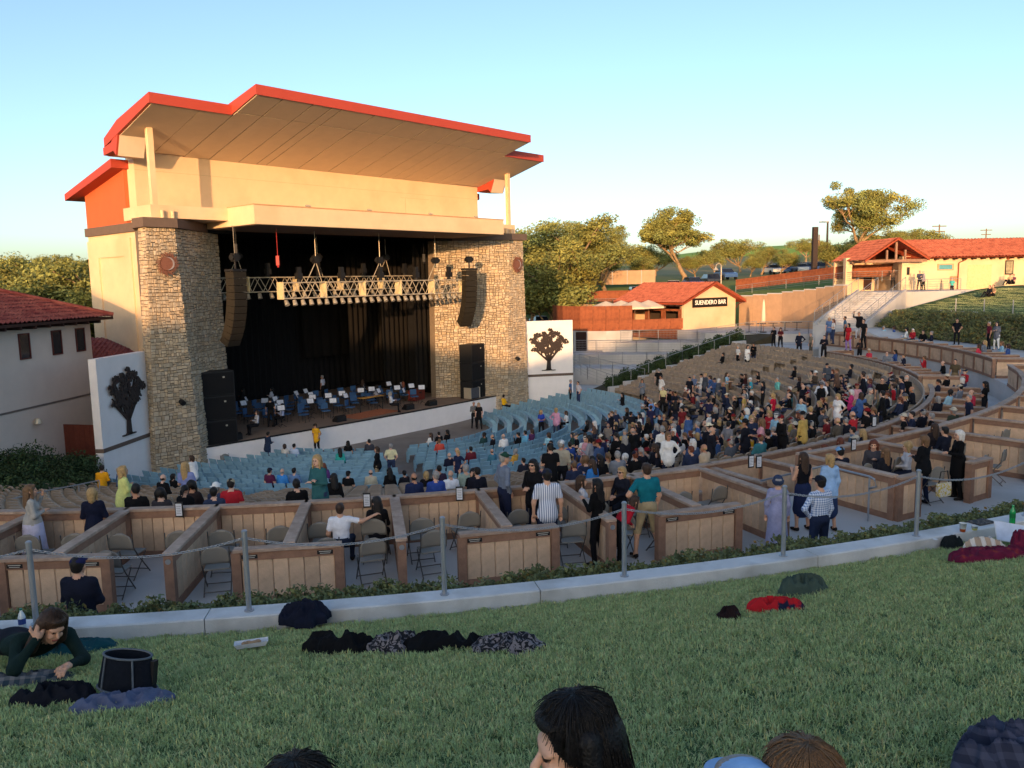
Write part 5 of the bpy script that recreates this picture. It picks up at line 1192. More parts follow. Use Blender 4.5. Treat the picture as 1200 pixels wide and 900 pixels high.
ARMS = {'hang': None, 'fold': (((.09, -.26, .04), (-.10, -.22, .20)), ((.09, -.26, .04), (-.14, -.17, .22))), 'lap': (((.08, -.25, .06), (-.04, -.30, .28)), ((.08, -.25, .06), (-.04, -.30, .28))),
        'phone': (((.08, -.26, .06), (-.02, -.12, .28)), ((.08, -.28, .0), (.10, -.5, .05))), 'face': (((.08, -.26, .08), (.0, .06, .2)), ((.08, -.27, .03), (-.06, -.22, .2))), 'hip': (((.22, -.22, -.04), (.06, -.40, .06)), ((.09, -.28, .0), (.1, -.5, .06))),
        'wave': (((.09, -.28, .0), (.1, -.5, .06)), ((.16, .02, .1), (.16, .28, .14))), 'hold': (((.08, -.27, .05), (-.05, -.24, .27)), ((.08, -.27, .05), (-.05, -.24, .27))), 'out': (((.09, -.28, .0), (.1, -.5, .06)), ((.26, -.10, .05), (.5, -.12, .1))), 'pockets': (((.12, -.26, -.05), (.04, -.45, .06)), ((.12, -.26, -.05), (.04, -.45, .06)))}
# crowd prototypes: pose x hair/hat, shared between people and dressed differently
PRO = {}
def proto(pose, arm, hair, hat, female, extra=0):
    key = (pose, arm, hair, hat, female, extra)
    if key not in PRO:
        rd = random.Random(str(key)); kw = dict(lean=rd.uniform(-.02, .12) if pose == 'stand' else rd.uniform(-.12, .12), yaw=rd.uniform(-.15, .15), head=(rd.uniform(-.5, .5), rd.uniform(-.15, .15)), stride=rd.uniform(-.06, .06))
        PRO[key] = person_mesh('person', False, hair, hat, False, female, pose=pose, arms=ARMS[arm], sleeve=rd.choice(['long', 'long', 'short']), bottom='trousers', jacket=rd.choice([0., .06, .14]) if pose == 'stand' else 0., **kw)
    return PRO[key]
COMBOS_ST = [('stand', 'hang', 'short', None, False), ('stand', 'pockets', 'short', None, False), ('stand', 'fold', 'bald', None, False), ('stand', 'hip', 'short', 'cap', False), ('stand', 'hold', 'long', None, True), ('stand', 'phone', 'bob', None, True), ('stand', 'fold', 'long', None, True), ('stand', 'hang', 'pony', None, True), ('stand', 'hang', 'short', 'brim', False), ('stand', 'hold', 'short', 'cap', False), ('stand', 'hip', 'bob', None, True)]
COMBOS_SI = [('sit', 'lap', 'short', None, False), ('sit', 'lap', 'bald', None, False), ('sit', 'fold', 'short', 'cap', False), ('sit', 'hold', 'long', None, True), ('sit', 'lap', 'bob', None, True), ('sit', 'phone', 'long', None, True), ('sit', 'lap', 'pony', None, True), ('sit', 'fold', 'short', 'brim', False), ('sit', 'face', 'short', None, False), ('sit', 'lap', 'curly', None, True)]
used_labels = {}
def put_person(me, loc, rz, where, verb, hair, top, bot, hat=None, acc=None, hstyle='short', skin=0, scale=1., group='people in the audience', label=None, **kw):
    o = link('person', me, None, loc, rz); o.scale = (scale,)*3; dress_up(o, hair, top, bot, acc=acc or (30, 30, 34), skin=skin, **kw)
    if not label:
        hs = {'short': 'short %s hair', 'bald': 'balding %s hair', 'bob': 'bobbed %s hair', 'long': 'long %s hair', 'pony': '%s ponytail', 'curly': 'curly %s hair'}[hstyle] % hair
        if hat: hs = {'cap': '%s cap', 'brim': '%s brimmed hat', 'bucket': '%s bucket hat'}[hat] % cname(acc or (30, 30, 34))
        label = 'person in %s, %s, %s %s' % (cname(top), hs, verb, where)
        if len(label.split()) > 16: label = label.replace(' the ', ' ')
    used_labels[label] = used_labels.get(label, 0)+1
    return tag(o, label, 'person', group)
PAL = [(28, 30, 40)]*10+[(22, 22, 24)]*11+[(40, 48, 72)]*5+[(78, 84, 94)]*4+[(220, 218, 214)]*3+[(70, 100, 150), (64, 84, 120), (150, 150, 156), (196, 176, 150), (120, 40, 44), (178, 44, 52), (64, 70, 58), (110, 84, 70), (150, 190, 210), (90, 60, 90), (206, 150, 160), (54, 110, 120), (60, 60, 64), (190, 160, 90), (84, 78, 70), (130, 120, 110), (40, 40, 70)]
PANTS = [(34, 40, 58), (30, 30, 34), (52, 62, 88), (44, 42, 40), (150, 132, 104), (26, 26, 30)]
taken = []
ALLSEATS = [(q, a, 'blue seats') for q, a in SEATS['blue']]+[(q, a, 'taupe rows') for q, a in SEATS['tan']]
SEATPX = {}
for i, (q, a, w_) in enumerate(ALLSEATS):
    SEATPX[i] = (proj(q+Vector((0, 0, 1.27))), proj(q+Vector((0, 0, 1.72))))
def zone(q, w_):
    r, p = topol(q.x, q.y)
    if w_ == 'blue seats': return 'in the front blue rows' if r < 11 else 'in the middle blue rows' if r < 14.6 else 'in the rear blue rows'
    side = 'near upper boxes' if p < 15 else 'near the aisle' if p < 45 else 'below lower boxes' if p < 80 else 'near the shrubs'
    return ('in lower taupe rows ' if r < 23 else 'in upper taupe rows ')+side
def seat_person(x, y, pose, top, hair='dark', hstyle=None, hat=None, acc=None, bot=None, female=None, label=None, arm=None):
    k = 0 if pose == 'sit' else 1; best = None
    for i, pp in SEATPX.items():
        d = abs(pp[k][0]-x)+1.3*abs(pp[k][1]-y)
        if (best is None or d < best[0]) and not any(abs(ALLSEATS[j][0].x-ALLSEATS[i][0].x)+abs(ALLSEATS[j][0].y-ALLSEATS[i][0].y) < .42 for j in taken[-400:]): best = (d, i)
    if best is None or best[0] > 40: return
    i = best[1]; taken.append(i); q, a, w_ = ALLSEATS[i]
    cands = [c for c in (COMBOS_SI if pose == 'sit' else COMBOS_ST) if (hstyle is None or c[2] == hstyle) and (hat == c[3] or (hat == 'any')) and (female is None or c[4] == female)] or [c for c in (COMBOS_SI if pose == 'sit' else COMBOS_ST) if c[3] == (hat if hat != 'any' else None)]
    c = random.choice(cands); me = proto(*c, random.randint(0, 1))
    off = Vector((math.sin(a), -math.cos(a), 0))
    loc = q+(off*.02 if pose == 'sit' else -off*.36)
    put_person(me, loc, a+random.uniform(-.3, .3) if pose == 'sit' else a+random.choice([0, 0, .6, -.7, 1.5, 2.6, -1.8])+random.uniform(-.3, .3), zone(q, w_), 'sitting' if pose == 'sit' else 'standing', hair, top, bot or random.choice(PANTS), c[3], acc or random.choice([(30, 34, 50), (30, 30, 32), (210, 200, 180), (120, 30, 34), (90, 90, 96)]), c[2], random.choice([0, 0, 1, 3, 3]), random.uniform(.94, 1.06), label=label)
LB, NV, BK, WH, GR = (110, 150, 200), (34, 42, 70), (22, 22, 24), (230, 228, 224), (120, 126, 136)
for args in [
    (333, 522, 'sit', (200, 196, 190), 'brown', 'bob'), (343, 521, 'sit', (180, 196, 220), 'dark', 'short'), (396, 525, 'sit', (60, 170, 160), 'dark'), (410, 519, 'sit', BK, 'dark', 'long'), (433, 515, 'sit', (60, 62, 70), 'dark', 'short'),
    (498, 499, 'sit', WH, 'brown', 'long'), (515, 496, 'sit', BK, 'dark', 'short'), (523, 496, 'sit', BK, 'dark', 'bob'), (521, 516, 'sit', (200, 80, 66), 'light brown', 'short'), (570, 508, 'sit', (44, 74, 74), 'dark'), (578, 508, 'sit', (30, 30, 36), 'brown'),
    (316, 551, 'sit', (92, 40, 70), 'dark', 'short', 'cap', (40, 44, 70)), (329, 551, 'sit', (66, 140, 210), 'grey', 'bald'), (346, 550, 'sit', (100, 130, 170), 'dark', 'short'), (369, 541, 'stand', (50, 96, 100), 'blond', 'long'), (378, 549, 'sit', (96, 60, 120), 'auburn', 'long'),
    (448, 529, 'stand', BK, 'brown', 'bob'), (463, 523, 'stand', (226, 216, 170), 'grey', 'short'), (391, 561, 'sit', BK, 'dark', 'long'), (407, 557, 'sit', BK, 'dark', 'short', 'cap', (28, 28, 32)), (433, 551, 'sit', (196, 186, 160), 'dark', 'bald'), (454, 552, 'sit', BK, 'black', 'long'), (471, 549, 'sit', (40, 40, 46), 'dark', 'short', 'cap', (30, 30, 34)),
    (528, 533, 'sit', (30, 34, 54), 'grey', 'bald'), (538, 529, 'stand', NV, 'blond', 'bob'), (546, 524, 'stand', (176, 196, 226), 'grey', 'bald'), (499, 543, 'sit', BK, 'blond', 'bob'), (511, 549, 'sit', (50, 40, 60), 'dark', 'short'), (489, 555, 'sit', (36, 46, 80), 'dark', 'bald'), (515, 556, 'sit', (50, 76, 150), 'grey', 'short'), (528, 559, 'sit', (232, 232, 236), 'grey', 'bald'), (545, 553, 'sit', (150, 164, 150), 'grey', 'short'), (554, 554, 'sit', BK, 'dark'), (567, 560, 'sit', (26, 28, 40), 'dark', 'short'),
    (248, 577, 'sit', (50, 60, 84), 'dark'), (254, 580, 'sit', (60, 70, 96), 'grey', 'short', 'brim', (236, 234, 228)), (272, 579, 'sit', (178, 40, 50), 'dark', 'short', 'cap', (176, 160, 130)), (347, 589, 'sit', BK, 'dark', 'short'),
    (214, 537, 'stand', WH, 'brown', 'bob'), (209, 566, 'stand', (130, 140, 190), 'blond', 'long'), (134, 574, 'stand', (206, 210, 130), 'blond', 'long'), (186, 560, 'sit', BK, 'dark'), (203, 557, 'sit', BK, 'dark', 'bob'), (227, 583, 'sit', (50, 40, 40), 'dark', 'curly'), (212, 594, 'sit', BK, 'dark'), (182, 594, 'sit', (60, 56, 60), 'dark'), (160, 599, 'sit', BK, 'dark', 'short'),
    (645, 479, 'stand', (44, 70, 160), 'blond', 'long'), (660, 482, 'stand', (206, 150, 176), 'blond', 'bob'), (671, 484, 'sit', WH, 'brown'), (730, 462, 'sit', BK, 'dark'), (711, 482, 'sit', NV, 'dark'), (737, 478, 'sit', BK, 'brown', 'long'), (753, 474, 'sit', (70, 110, 126), 'grey', 'short', 'cap', (200, 200, 204)), (729, 487, 'sit', GR, 'dark'), (686, 494, 'sit', BK, 'dark'), (698, 496, 'sit', (70, 74, 80), 'dark'), (760, 489, 'stand', WH, 'dark', 'long'), (773, 467, 'stand', (120, 160, 214), 'grey', 'short'),
    (613, 505, 'sit', (120, 190, 220), 'dark'), (620, 503, 'sit', (90, 50, 90), 'brown'), (607, 508, 'sit', BK, 'dark'), (591, 514, 'sit', WH, 'grey', 'bald'), (639, 510, 'sit', (150, 200, 216), 'brown'), (653, 518, 'stand', BK, 'dark', 'short'), (676, 517, 'stand', (50, 80, 150), 'dark'), (689, 508, 'stand', (74, 96, 130), 'brown', 'long'), (681, 506, 'stand', (50, 70, 60), 'dark'), (706, 508, 'stand', WH, 'dark', 'bob'), (726, 498, 'stand', (24, 26, 40), 'dark', 'long'),
    (556, 524, 'sit', (110, 40, 50), 'dark', 'short'), (575, 528, 'sit', (70, 120, 140), 'dark'), (604, 526, 'sit', (210, 160, 70), 'grey', 'curly'), (613, 534, 'sit', (44, 46, 60), 'dark', 'short'), (650, 526, 'stand', BK, 'dark', 'short', 'cap', (24, 24, 26)), (664, 526, 'stand', (170, 160, 140), 'grey', 'short', 'cap', (226, 224, 220)), (682, 534, 'sit', (66, 100, 170), 'dark', 'short'), (698, 541, 'sit', (60, 130, 200), 'brown', 'long'), (709, 539, 'sit', BK, 'dark'), (642, 533, 'sit', (90, 80, 70), 'blond', 'bob'), (654, 550, 'sit', (206, 190, 190), 'blond', 'short'), (724, 532, 'sit', GR, 'grey', 'short'), (704, 532, 'sit', (200, 160, 160), 'brown'),
    (758, 443, 'stand', GR, 'dark', 'long'), (778, 434, 'stand', BK, 'grey', 'short'), (783, 441, 'stand', WH, 'dark', 'short'), (782, 456, 'stand', (232, 220, 160), 'brown', 'short'), (821, 441, 'sit', (110, 126, 156), 'grey', 'short'), (846, 416, 'sit', BK, 'dark'), (872, 404, 'stand', WH, 'grey', 'short'), (880, 404, 'stand', WH, 'dark', 'long'), (889, 404, 'stand', BK, 'dark'),
    (880, 453, 'stand', (130, 206, 196), 'dark', 'long'), (910, 447, 'sit', (120, 200, 190), 'grey', 'short'), (928, 455, 'sit', (150, 146, 150), 'white', 'short'), (931, 430, 'sit', BK, 'dark'), (953, 440, 'sit', (80, 70, 60), 'dark', 'short', 'brim', (236, 234, 226)), (966, 448, 'stand', (236, 234, 236), 'grey', 'short'), (917, 466, 'stand', (196, 34, 60), 'blond', 'bob'), (924, 475, 'stand', BK, 'dark'), (840, 498, 'stand', (24, 26, 36), 'dark', 'short', 'brim', (226, 214, 186)), (861, 493, 'stand', (130, 128, 132), 'dark', 'short'), (872, 488, 'sit', (226, 104, 60), 'brown'), (881, 505, 'sit', (230, 170, 40), 'dark', 'short'), (870, 436, 'sit', BK, 'dark'), (876, 440, 'sit', (60, 30, 30), 'brown'), (882, 440, 'sit', (70, 170, 190), 'white', 'short', 'cap', (230, 230, 230)), (890, 437, 'sit', BK, 'dark', 'long'),
    (992, 462, 'stand', (236, 232, 230), 'blond', 'bob'), (1010, 458, 'stand', (214, 60, 120), 'white', 'bob'), (1027, 450, 'stand', (150, 144, 130), 'grey', 'short'), (1040, 457, 'stand', BK, 'dark', 'short'), (1070, 444, 'stand', (36, 40, 60), 'dark', 'short'), (1056, 452, 'sit', (190, 40, 50), 'brown'), (1050, 443, 'sit', (210, 180, 70), 'dark'), (1036, 442, 'sit', (60, 110, 120), 'brown'), (1020, 434, 'sit', WH, 'grey', 'short'), (1012, 434, 'sit', (120, 84, 70), 'dark')]:
    seat_person(*args)
# the dense middle of the audience
def inpoly(x, y, P_):
    c = False
    for (x0, y0), (x1, y1) in zip(P_, P_[1:]+P_[:1]):
        if (y0 > y) != (y1 > y) and x < (x1-x0)*(y-y0)/(y1-y0)+x0: c = not c
    return c
DENSE = [(590, 575), (650, 525), (742, 478), (768, 452), (850, 442), (905, 455), (960, 430), (1000, 425), (1085, 450), (1080, 470), (990, 505), (900, 535), (830, 555), (700, 570), (600, 590)]
pool = [i for i in SEATPX if i not in taken and inpoly(SEATPX[i][0][0], SEATPX[i][0][1], DENSE)]
random.shuffle(pool); nd = 0
HS = ['dark', 'brown', 'grey', 'grey', 'white', 'blond', 'light brown', 'dark', 'auburn']
for i in pool:
    if nd >= 285: break
    q = ALLSEATS[i][0]
    if any((ALLSEATS[j][0]-q).length < .5 for j in taken): continue
    st = random.random() < .26; px_ = SEATPX[i][1 if st else 0]
    hat = random.choice([None]*7+['cap', 'cap', 'brim'])
    seat_person(px_[0], px_[1], 'stand' if st else 'sit', random.choice(PAL), random.choice(HS), None, hat); nd += 1
# ---------------------------------------------------------------- people elsewhere (explicit places)
def at_floor(x, yh, floor, H): p = at_h(x, yh, floor+H); p.z = floor; return p
def stage_face(p): return math.atan2(CY-p.y, CX-p.x)-PI/2
def quick(x, yh, floor, pose, arm, hstyle, hair, top, bot, where, hat=None, acc=None, female=False, turn=0., H=None, group='people around the bowl', seat=.45, label=None, extra=0):
    h = H or (1.72 if pose == 'stand' else 1.27); p = at_floor(x, yh, floor, h)
    if floor > 6: p = at_Y(x, yh, 76.2 if x < 1060 else 72.5); p.z = floor
    if floor == 5.2 and x > 1100: p = at_Y(x, yh, 53. if x < 1150 else 49.); p.z = 4.6
    if floor < .5:
        d_ = (Vector((p.x, p.y))-ST_O).dot(ST_N)
        if d_ < .95: k_ = (.95-d_)/ST_N.dot(Vector((-p.x, -p.y)).normalized()); p.x -= p.x/p.xy.length*k_; p.y -= p.y/p.xy.length*k_
    me = proto(pose, arm, hstyle, hat, female, extra)
    return put_person(me, p, stage_face(p)+turn, where, 'standing' if pose == 'stand' else 'sitting', hair, top, bot, hat, acc, hstyle, random.choice([0, 1, 3]), 1.0, group, label)
JN, DK = (52, 64, 96), (28, 28, 32)
quick(370, 492, 0, 'stand', 'pockets', 'short', 'dark', (226, 168, 40), DK, 'against the white stage front', 'cap', (60, 50, 40), turn=PI)
quick(312, 500, 0, 'stand', 'hold', 'short', 'dark', (40, 52, 76), JN, 'against the white stage front')
quick(555, 471, .0, 'stand', 'fold', 'short', 'grey', (110, 110, 110), DK, 'by the sunlit pier, near a companion', turn=1.6); quick(561, 472, .0, 'stand', 'hang', 'long', 'blond', (26, 26, 28), DK, 'by the sunlit pier, near a companion', female=True, turn=1.2)
pp_ = quick(590, 463, .15, 'sit', 'lap', 'short', 'dark', (232, 180, 30), DK, 'on a chair by the sunlit pier', turn=PI)
quick(668, 445, .6, 'stand', 'hang', 'short', 'grey', (70, 104, 150), DK, 'before the white wing wall', turn=2.4); quick(678, 447, .6, 'stand', 'pockets', 'short', 'dark', (206, 200, 206), JN, 'before the white wing wall')
quick(118, 546, .9, 'stand', 'hold', 'short', 'dark', (232, 160, 30), DK, 'below the wing wall by the shrubs', turn=.6); quick(138, 548, .9, 'stand', 'hang', 'short', 'grey', (60, 90, 140), JN, 'below the wing wall by the shrubs', turn=-.6)
quick(316, 466, 1.3, 'stand', 'hang', 'short', 'dark', (22, 22, 24), (40, 36, 34), 'on the stage deck among the music stands', group='people on the stage', turn=1.2)
for x, y, top, hr_, pose in ((300, 482, (190, 190, 196), 'brown', 'sit'), (326, 468, (196, 196, 206), 'dark', 'sit'), (378, 440, (200, 205, 220), 'grey', 'stand'), (330, 474, (180, 186, 214), 'dark', 'sit'), (441, 452, (160, 160, 170), 'dark', 'sit'), (458, 460, (214, 214, 220), 'grey', 'sit'), (472, 448, (40, 40, 40), 'auburn', 'sit'), (318, 455, (200, 200, 206), 'dark', 'sit'), (284, 456, (30, 30, 30), 'dark', 'sit'), (425, 446, (34, 34, 38), 'brown', 'sit')):
    quick(x, y, 1.3, pose, 'hold' if pose == 'sit' else 'hang', 'short' if pose == 'stand' else 'long', hr_, top, DK, 'on the stage among the music stands', group='people on the stage', female=pose == 'sit', turn=PI+random.uniform(-.8, .8))
# far terraces, stairs, lawn and landing
for a in [(907, 383, 3.6, 'stand', 'fold', 'short', 'dark', (24, 24, 28), DK, 'at the concourse railing end of the taupe rows'), (915, 384, 3.6, 'stand', 'hold', 'long', 'dark', (90, 30, 34), DK, 'at the concourse railing end of the taupe rows'), (937, 389, 3.6, 'stand', 'hip', 'short', 'grey', (30, 34, 50), DK, 'on the concourse by blue folding chairs'), (951, 390, 3.6, 'stand', 'hang', 'short', 'grey', (140, 130, 116), (90, 84, 76), 'on the concourse by blue folding chairs'), (966, 393, 3.6, 'stand', 'fold', 'short', 'dark', (26, 28, 40), DK, 'on the concourse by blue folding chairs'),
        (977, 374, 4.6, 'stand', 'hold', 'long', 'auburn', (230, 224, 220), JN, 'below the broad stairs'), (972, 372, 4.6, 'stand', 'hang', 'bob', 'blond', (96, 120, 160), JN, 'below the broad stairs'), (991, 371, 4.8, 'stand', 'hang', 'short', 'brown', (70, 104, 130), DK, 'below the broad stairs'), (1007, 366, 5.2, 'stand', 'wave', 'short', 'dark', (24, 24, 28), (200, 200, 204), 'below the broad stairs pointing'), (1013, 374, 5.0, 'stand', 'hang', 'short', 'dark', (26, 26, 30), DK, 'below the broad stairs'), (995, 379, 4.6, 'stand', 'hang', 'bob', 'dark', (190, 40, 50), (160, 130, 190), 'below the broad stairs'),
        (1008, 397, 3.2, 'stand', 'fold', 'short', 'auburn', (60, 50, 50), DK, 'in a far lower box'), (1029, 397, 3.2, 'stand', 'fold', 'long', 'brown', (20, 20, 22), DK, 'in a far lower box'), (1122, 378, 5.2, 'stand', 'pockets', 'short', 'dark', (22, 24, 34), DK, 'on the walkway below the far planting bank'), (1160, 380, 5.2, 'stand', 'hang', 'short', 'grey', (110, 36, 52), DK, 'on the walkway below the far planting bank'), (1169, 380, 5.2, 'stand', 'fold', 'long', 'dark', (110, 112, 122), WH, 'on the walkway below the far planting bank'),
        (1120, 421, 3.2, 'stand', 'hang', 'short', 'dark', (88, 78, 60), (140, 120, 90), 'in a far lower box at the aisle'), (1155, 447, 3.2, 'stand', 'hold', 'long', 'black', (20, 20, 22), DK, 'beside the pale table in a lower box'), (1137, 463, 3.2, 'stand', 'hang', 'short', 'grey', (40, 46, 66), DK, 'leaning in a lower box'),
        (1037, 341, 5.95, 'stand', 'hang', 'short', 'brown', (120, 130, 200), (40, 50, 90), 'climbing the broad stairs'), (1047, 315, 7.95, 'stand', 'hang', 'short', 'dark', (90, 70, 56), DK, 'under the timber porch'), (1057, 313, 7.95, 'stand', 'phone', 'bob', 'dark', (200, 216, 214), DK, 'beside the porch pier'), (1078, 319, 7.78, 'stand', 'fold', 'short', 'dark', (60, 66, 84), DK, 'on the landing before the tiled long building'), (1083, 318, 7.78, 'stand', 'hang', 'bald', 'grey', (170, 160, 166), DK, 'on the landing before the tiled long building')]:
    quick(*a, female=a[5] in ('long', 'bob'), turn=random.uniform(-1, 1))
q = at_Y(1116, 349, 66); r_, p_ = topol(q.x, q.y); quick(1116, 329, lawn_z(r_, p_), 'stand', 'hang', 'short', 'grey', (80, 190, 180), DK, 'on the far upper lawn')
for x, y, Y, top, lab in ((1160, 338, 64, (30, 32, 40), 'person in charcoal sitting on the far lawn with dark bags'), (1164, 340, 64, (150, 126, 100), 'person in tan sitting on the far lawn with dark bags'), (1188, 320, 73, (110, 70, 90), 'person in a plum top sitting against the long building wall'), (1184, 322, 73, (190, 170, 130), 'person with pale legs sitting against the long building wall')):
    q = at_Y(x, y, Y); r_, p_ = topol(q.x, q.y); put_person(proto('floor', 'lap', 'short', None, False), (q.x, q.y, lawn_z(r_, p_)), stage_face(q), '', '', 'dark', top, DK, label=lab)
# seated in the far and right-hand boxes
FARSIT = [(1050, 411, 3.2), (1073, 410, 3.2), (1084, 418, 3.2), (1107, 424, 3.2), (1060, 416, 3.2), (1019, 410, 3.2), (1040, 413, 3.2), (1036, 383, 4.1), (1048, 383, 4.1), (1062, 385, 4.1), (1070, 386, 4.1), (1082, 388, 4.1), (1092, 389, 4.1), (1148, 404, 4.1), (1155, 400, 4.1), (1175, 401, 4.1), (1182, 404, 4.1), (1194, 393, 4.1), (1130, 434, 3.2), (1110, 440, 3.2), (1100, 446, 3.2), (1141, 458, 3.2), (1124, 452, 3.2), (1112, 458, 3.2), (1080, 481, 3.2), (1060, 487, 3.2), (1070, 484, 3.2), (1092, 486, 3.2), (1118, 480, 3.2), (1100, 466, 3.2), (1128, 444, 3.2), (1012, 505, 3.2), (1000, 512, 3.2), (985, 515, 3.2), (968, 523, 3.2), (950, 528, 3.2)]
for i, (x, y, fl) in enumerate(FARSIT):
    c = random.choice(COMBOS_SI); top = [(60, 90, 150), WH, (170, 40, 50), BK, (36, 40, 58), (200, 60, 80), GR, (150, 190, 210)][i % 8] if i < 24 else random.choice(PAL)
    p = at_floor(x, y, fl, 1.27); r_, ph_ = topol(p.x, p.y)
    where = ('in a far lower box' if ph_ > 73 else 'in a lower box above the crowd') if fl < 4 else 'in a far upper box'
    put_person(proto(*c, 1), p, stage_face(p)+random.uniform(-.8, .8), where, 'sitting', random.choice(HS), top, random.choice(PANTS), c[3], (200, 190, 170) if i % 3 else (40, 44, 60), c[2], random.choice([0, 1, 3]), 1., 'people in the boxes')

# ================================================================ FOLDING CHAIRS
def folding_chair_proto():
    th = thing('folding_chair', '', 'chair')
    # back: curved moulded panel with rounded shoulders (local +y is the back side)
    b = MB(); nx, nz = 10, 6; v = []
    for lay in (0, 1):
        for j in range(nz+1):
            t = j/nz; hw = .235*math.sqrt(max(0, 1-max(0, (t-.35)/.66)**2.6)) if t > .35 else .235
            for i in range(nx+1):
                x = hw*(2*i/nx-1); v.append((x, -.235-.05*t+.035*(x/.235)**2*-1+.035+(-.022*lay), .56+.32*t))
    w = nx+1; m = w*(nz+1); f = []
    for j in range(nz):
        for i in range(nx): f.append((j*w+i, j*w+i+1, (j+1)*w+i+1, (j+1)*w+i)); f.append((m+j*w+i, m+(j+1)*w+i, m+(j+1)*w+i+1, m+j*w+i+1))
    edge = [j*w for j in range(nz+1)]+[nz*w+i for i in range(1, w)]+[j*w+nx for j in range(nz-1, -1, -1)]+[i for i in range(nx-1, 0, -1)]
    for a_, c_ in zip(edge, edge[1:]+edge[:1]): f.append((a_, c_, c_+m, a_+m))
    b.add(v, f).build('backrest', M_['chair'], th, smooth=True)
    bevel(MB().box(-.215, .215, -.19, .22, .425, .455).build('seat', M_['chair'], th), .012)
    for s in (-1, 1):
        MB().path([(s*.235, -.27, .86), (s*.235, -.24, .60), (s*.235, -.1, .40), (s*.235, .24, 0)], .012, 6).build('front_leg', M_['chairframe'], th)
        MB().path([(s*.22, .16, .42), (s*.22, -.02, .25), (s*.22, -.30, 0)], .011, 6).build('rear_leg', M_['chairframe'], th)
    MB().tube((-.22, -.24, .06), (.22, -.24, .06), .01, n=6).tube((-.235, .20, .06), (.235, .20, .06), .01, n=6).build('stretcher', M_['chairframe'], th)
    return th
fc = folding_chair_proto(); fused = [False]
def place_chair(p, rz, label, group='folding chairs in the boxes'):
    global fc
    if not fused[0]: o = fc; fused[0] = True
    else: o = copy_tree(fc)
    o.location = p; o.rotation_euler = (0, 0, rz); o['label'] = label; o['group'] = group; return o
for i in range(-1, len(near_div)-1):
    pm = (near_div[i]+DPH/2) if i >= 0 else near_div[0]-DPH/2
    for j, (r, dp_) in enumerate(((34.75, -.72), (34.7, .75), (35.75, -.6), (35.9, .68))):
        if j == 3 and i % 3 == 1: continue
        p = pol(r+random.uniform(-.1, .1), pm+dp_+random.uniform(-.1, .1), T2Z)
        place_chair(p, R_(pm)+random.uniform(-.25, .25), 'taupe folding chair facing the stage in an upper box, %s row' % ('front' if j < 2 else 'back'))
for i in range(len(right_div)-1):
    for r, dp_ in ((34.8, 1.3), (34.8, 3.2), (35.9, 1.5), (35.9, 3.)):
        place_chair(pol(r, right_div[i]+dp_, T2Z), R_(right_div[i]+dp_)+random.uniform(-.3, .3), 'taupe folding chair in a box beyond the aisle stairs')
# chair by the stage wall and on the concourse, orchestra chairs and stands
M_['bluechair'] = mat('blue_chair_pad', S(58, 92, 130), .6, .1, 6)
place_chair(sw(-10.2, .75, 0), STRZ+PI, 'grey folding chair standing alone against the white stage front')
def stage_chair():
    th = thing('orchestra_chair', '', 'chair')
    MB().box(-.23, .23, -.22, .22, .44, .5).build('seat', M_['bluechair'], th)
    MB().box(-.22, .22, -.27, -.22, .56, .92).build('backrest', M_['bluechair'], th)
    for x in (-.21, .21):
        MB().tube((x, .2, 0), (x, .2, .45), .014, n=5).build('leg', M_['blackmetal'], th); MB().tube((x, -.22, 0), (x, -.245, .8), .014, n=5).build('leg', M_['blackmetal'], th)
    return th
def music_stand():
    th = thing('music_stand', '', 'music stand')
    MB().box(-.25, .25, -.012, .012, -.17, .17, Matrix.Translation((0, 0, 1.12)) @ Matrix.Rotation(R_(-25), 4, 'X')).build('desk', M_['blackmetal'], th)
    MB().box(-.2, .2, -.017, -.0125, -.14, .15, Matrix.Translation((0, 0, 1.12)) @ Matrix.Rotation(R_(-25), 4, 'X')).build('sheet_music', mat('paper', S(214, 214, 218), .8), th)
    MB().tube((0, 0, .1), (0, 0, 1.05), .014, n=5).build('stem', M_['blackmetal'], th)
    b = MB()
    for k in range(3): a = k*2.094; b.tube((0, 0, .18), (.25*math.cos(a), .25*math.sin(a), .012), .012, n=4)
    b.build('tripod', M_['blackmetal'], th); return th
c0, m0 = stage_chair(), music_stand(); cu, mu = False, False; rd_ = random.Random(4)
for row_, n_ in ((-2.2, 7), (-3.3, 9), (-4.5, 10), (-5.8, 11), (-7.2, 11)):
    for k in range(n_):
        t = -6.2+12.2*(k+.5)/n_+rd_.uniform(-.25, .25); s = row_+rd_.uniform(-.2, .2); face = STRZ+PI+rd_.uniform(-.7, .7)
        o = copy_tree(c0) if cu else c0; cu = True
        o.location = sw(t, s, 1.3); o.rotation_euler = (0, 0, face); o['label'] = 'blue padded orchestra chair on the dark stage deck'; o['group'] = 'orchestra chairs'
        if rd_.random() < .5:
            o = copy_tree(m0) if mu else m0; mu = True
            o.location = sw(t+.1, s+.65, 1.3); o.rotation_euler = (0, 0, face+PI+rd_.uniform(-.3, .3)); o['label'] = 'black music stand with pages among the orchestra chairs'; o['group'] = 'music stands'
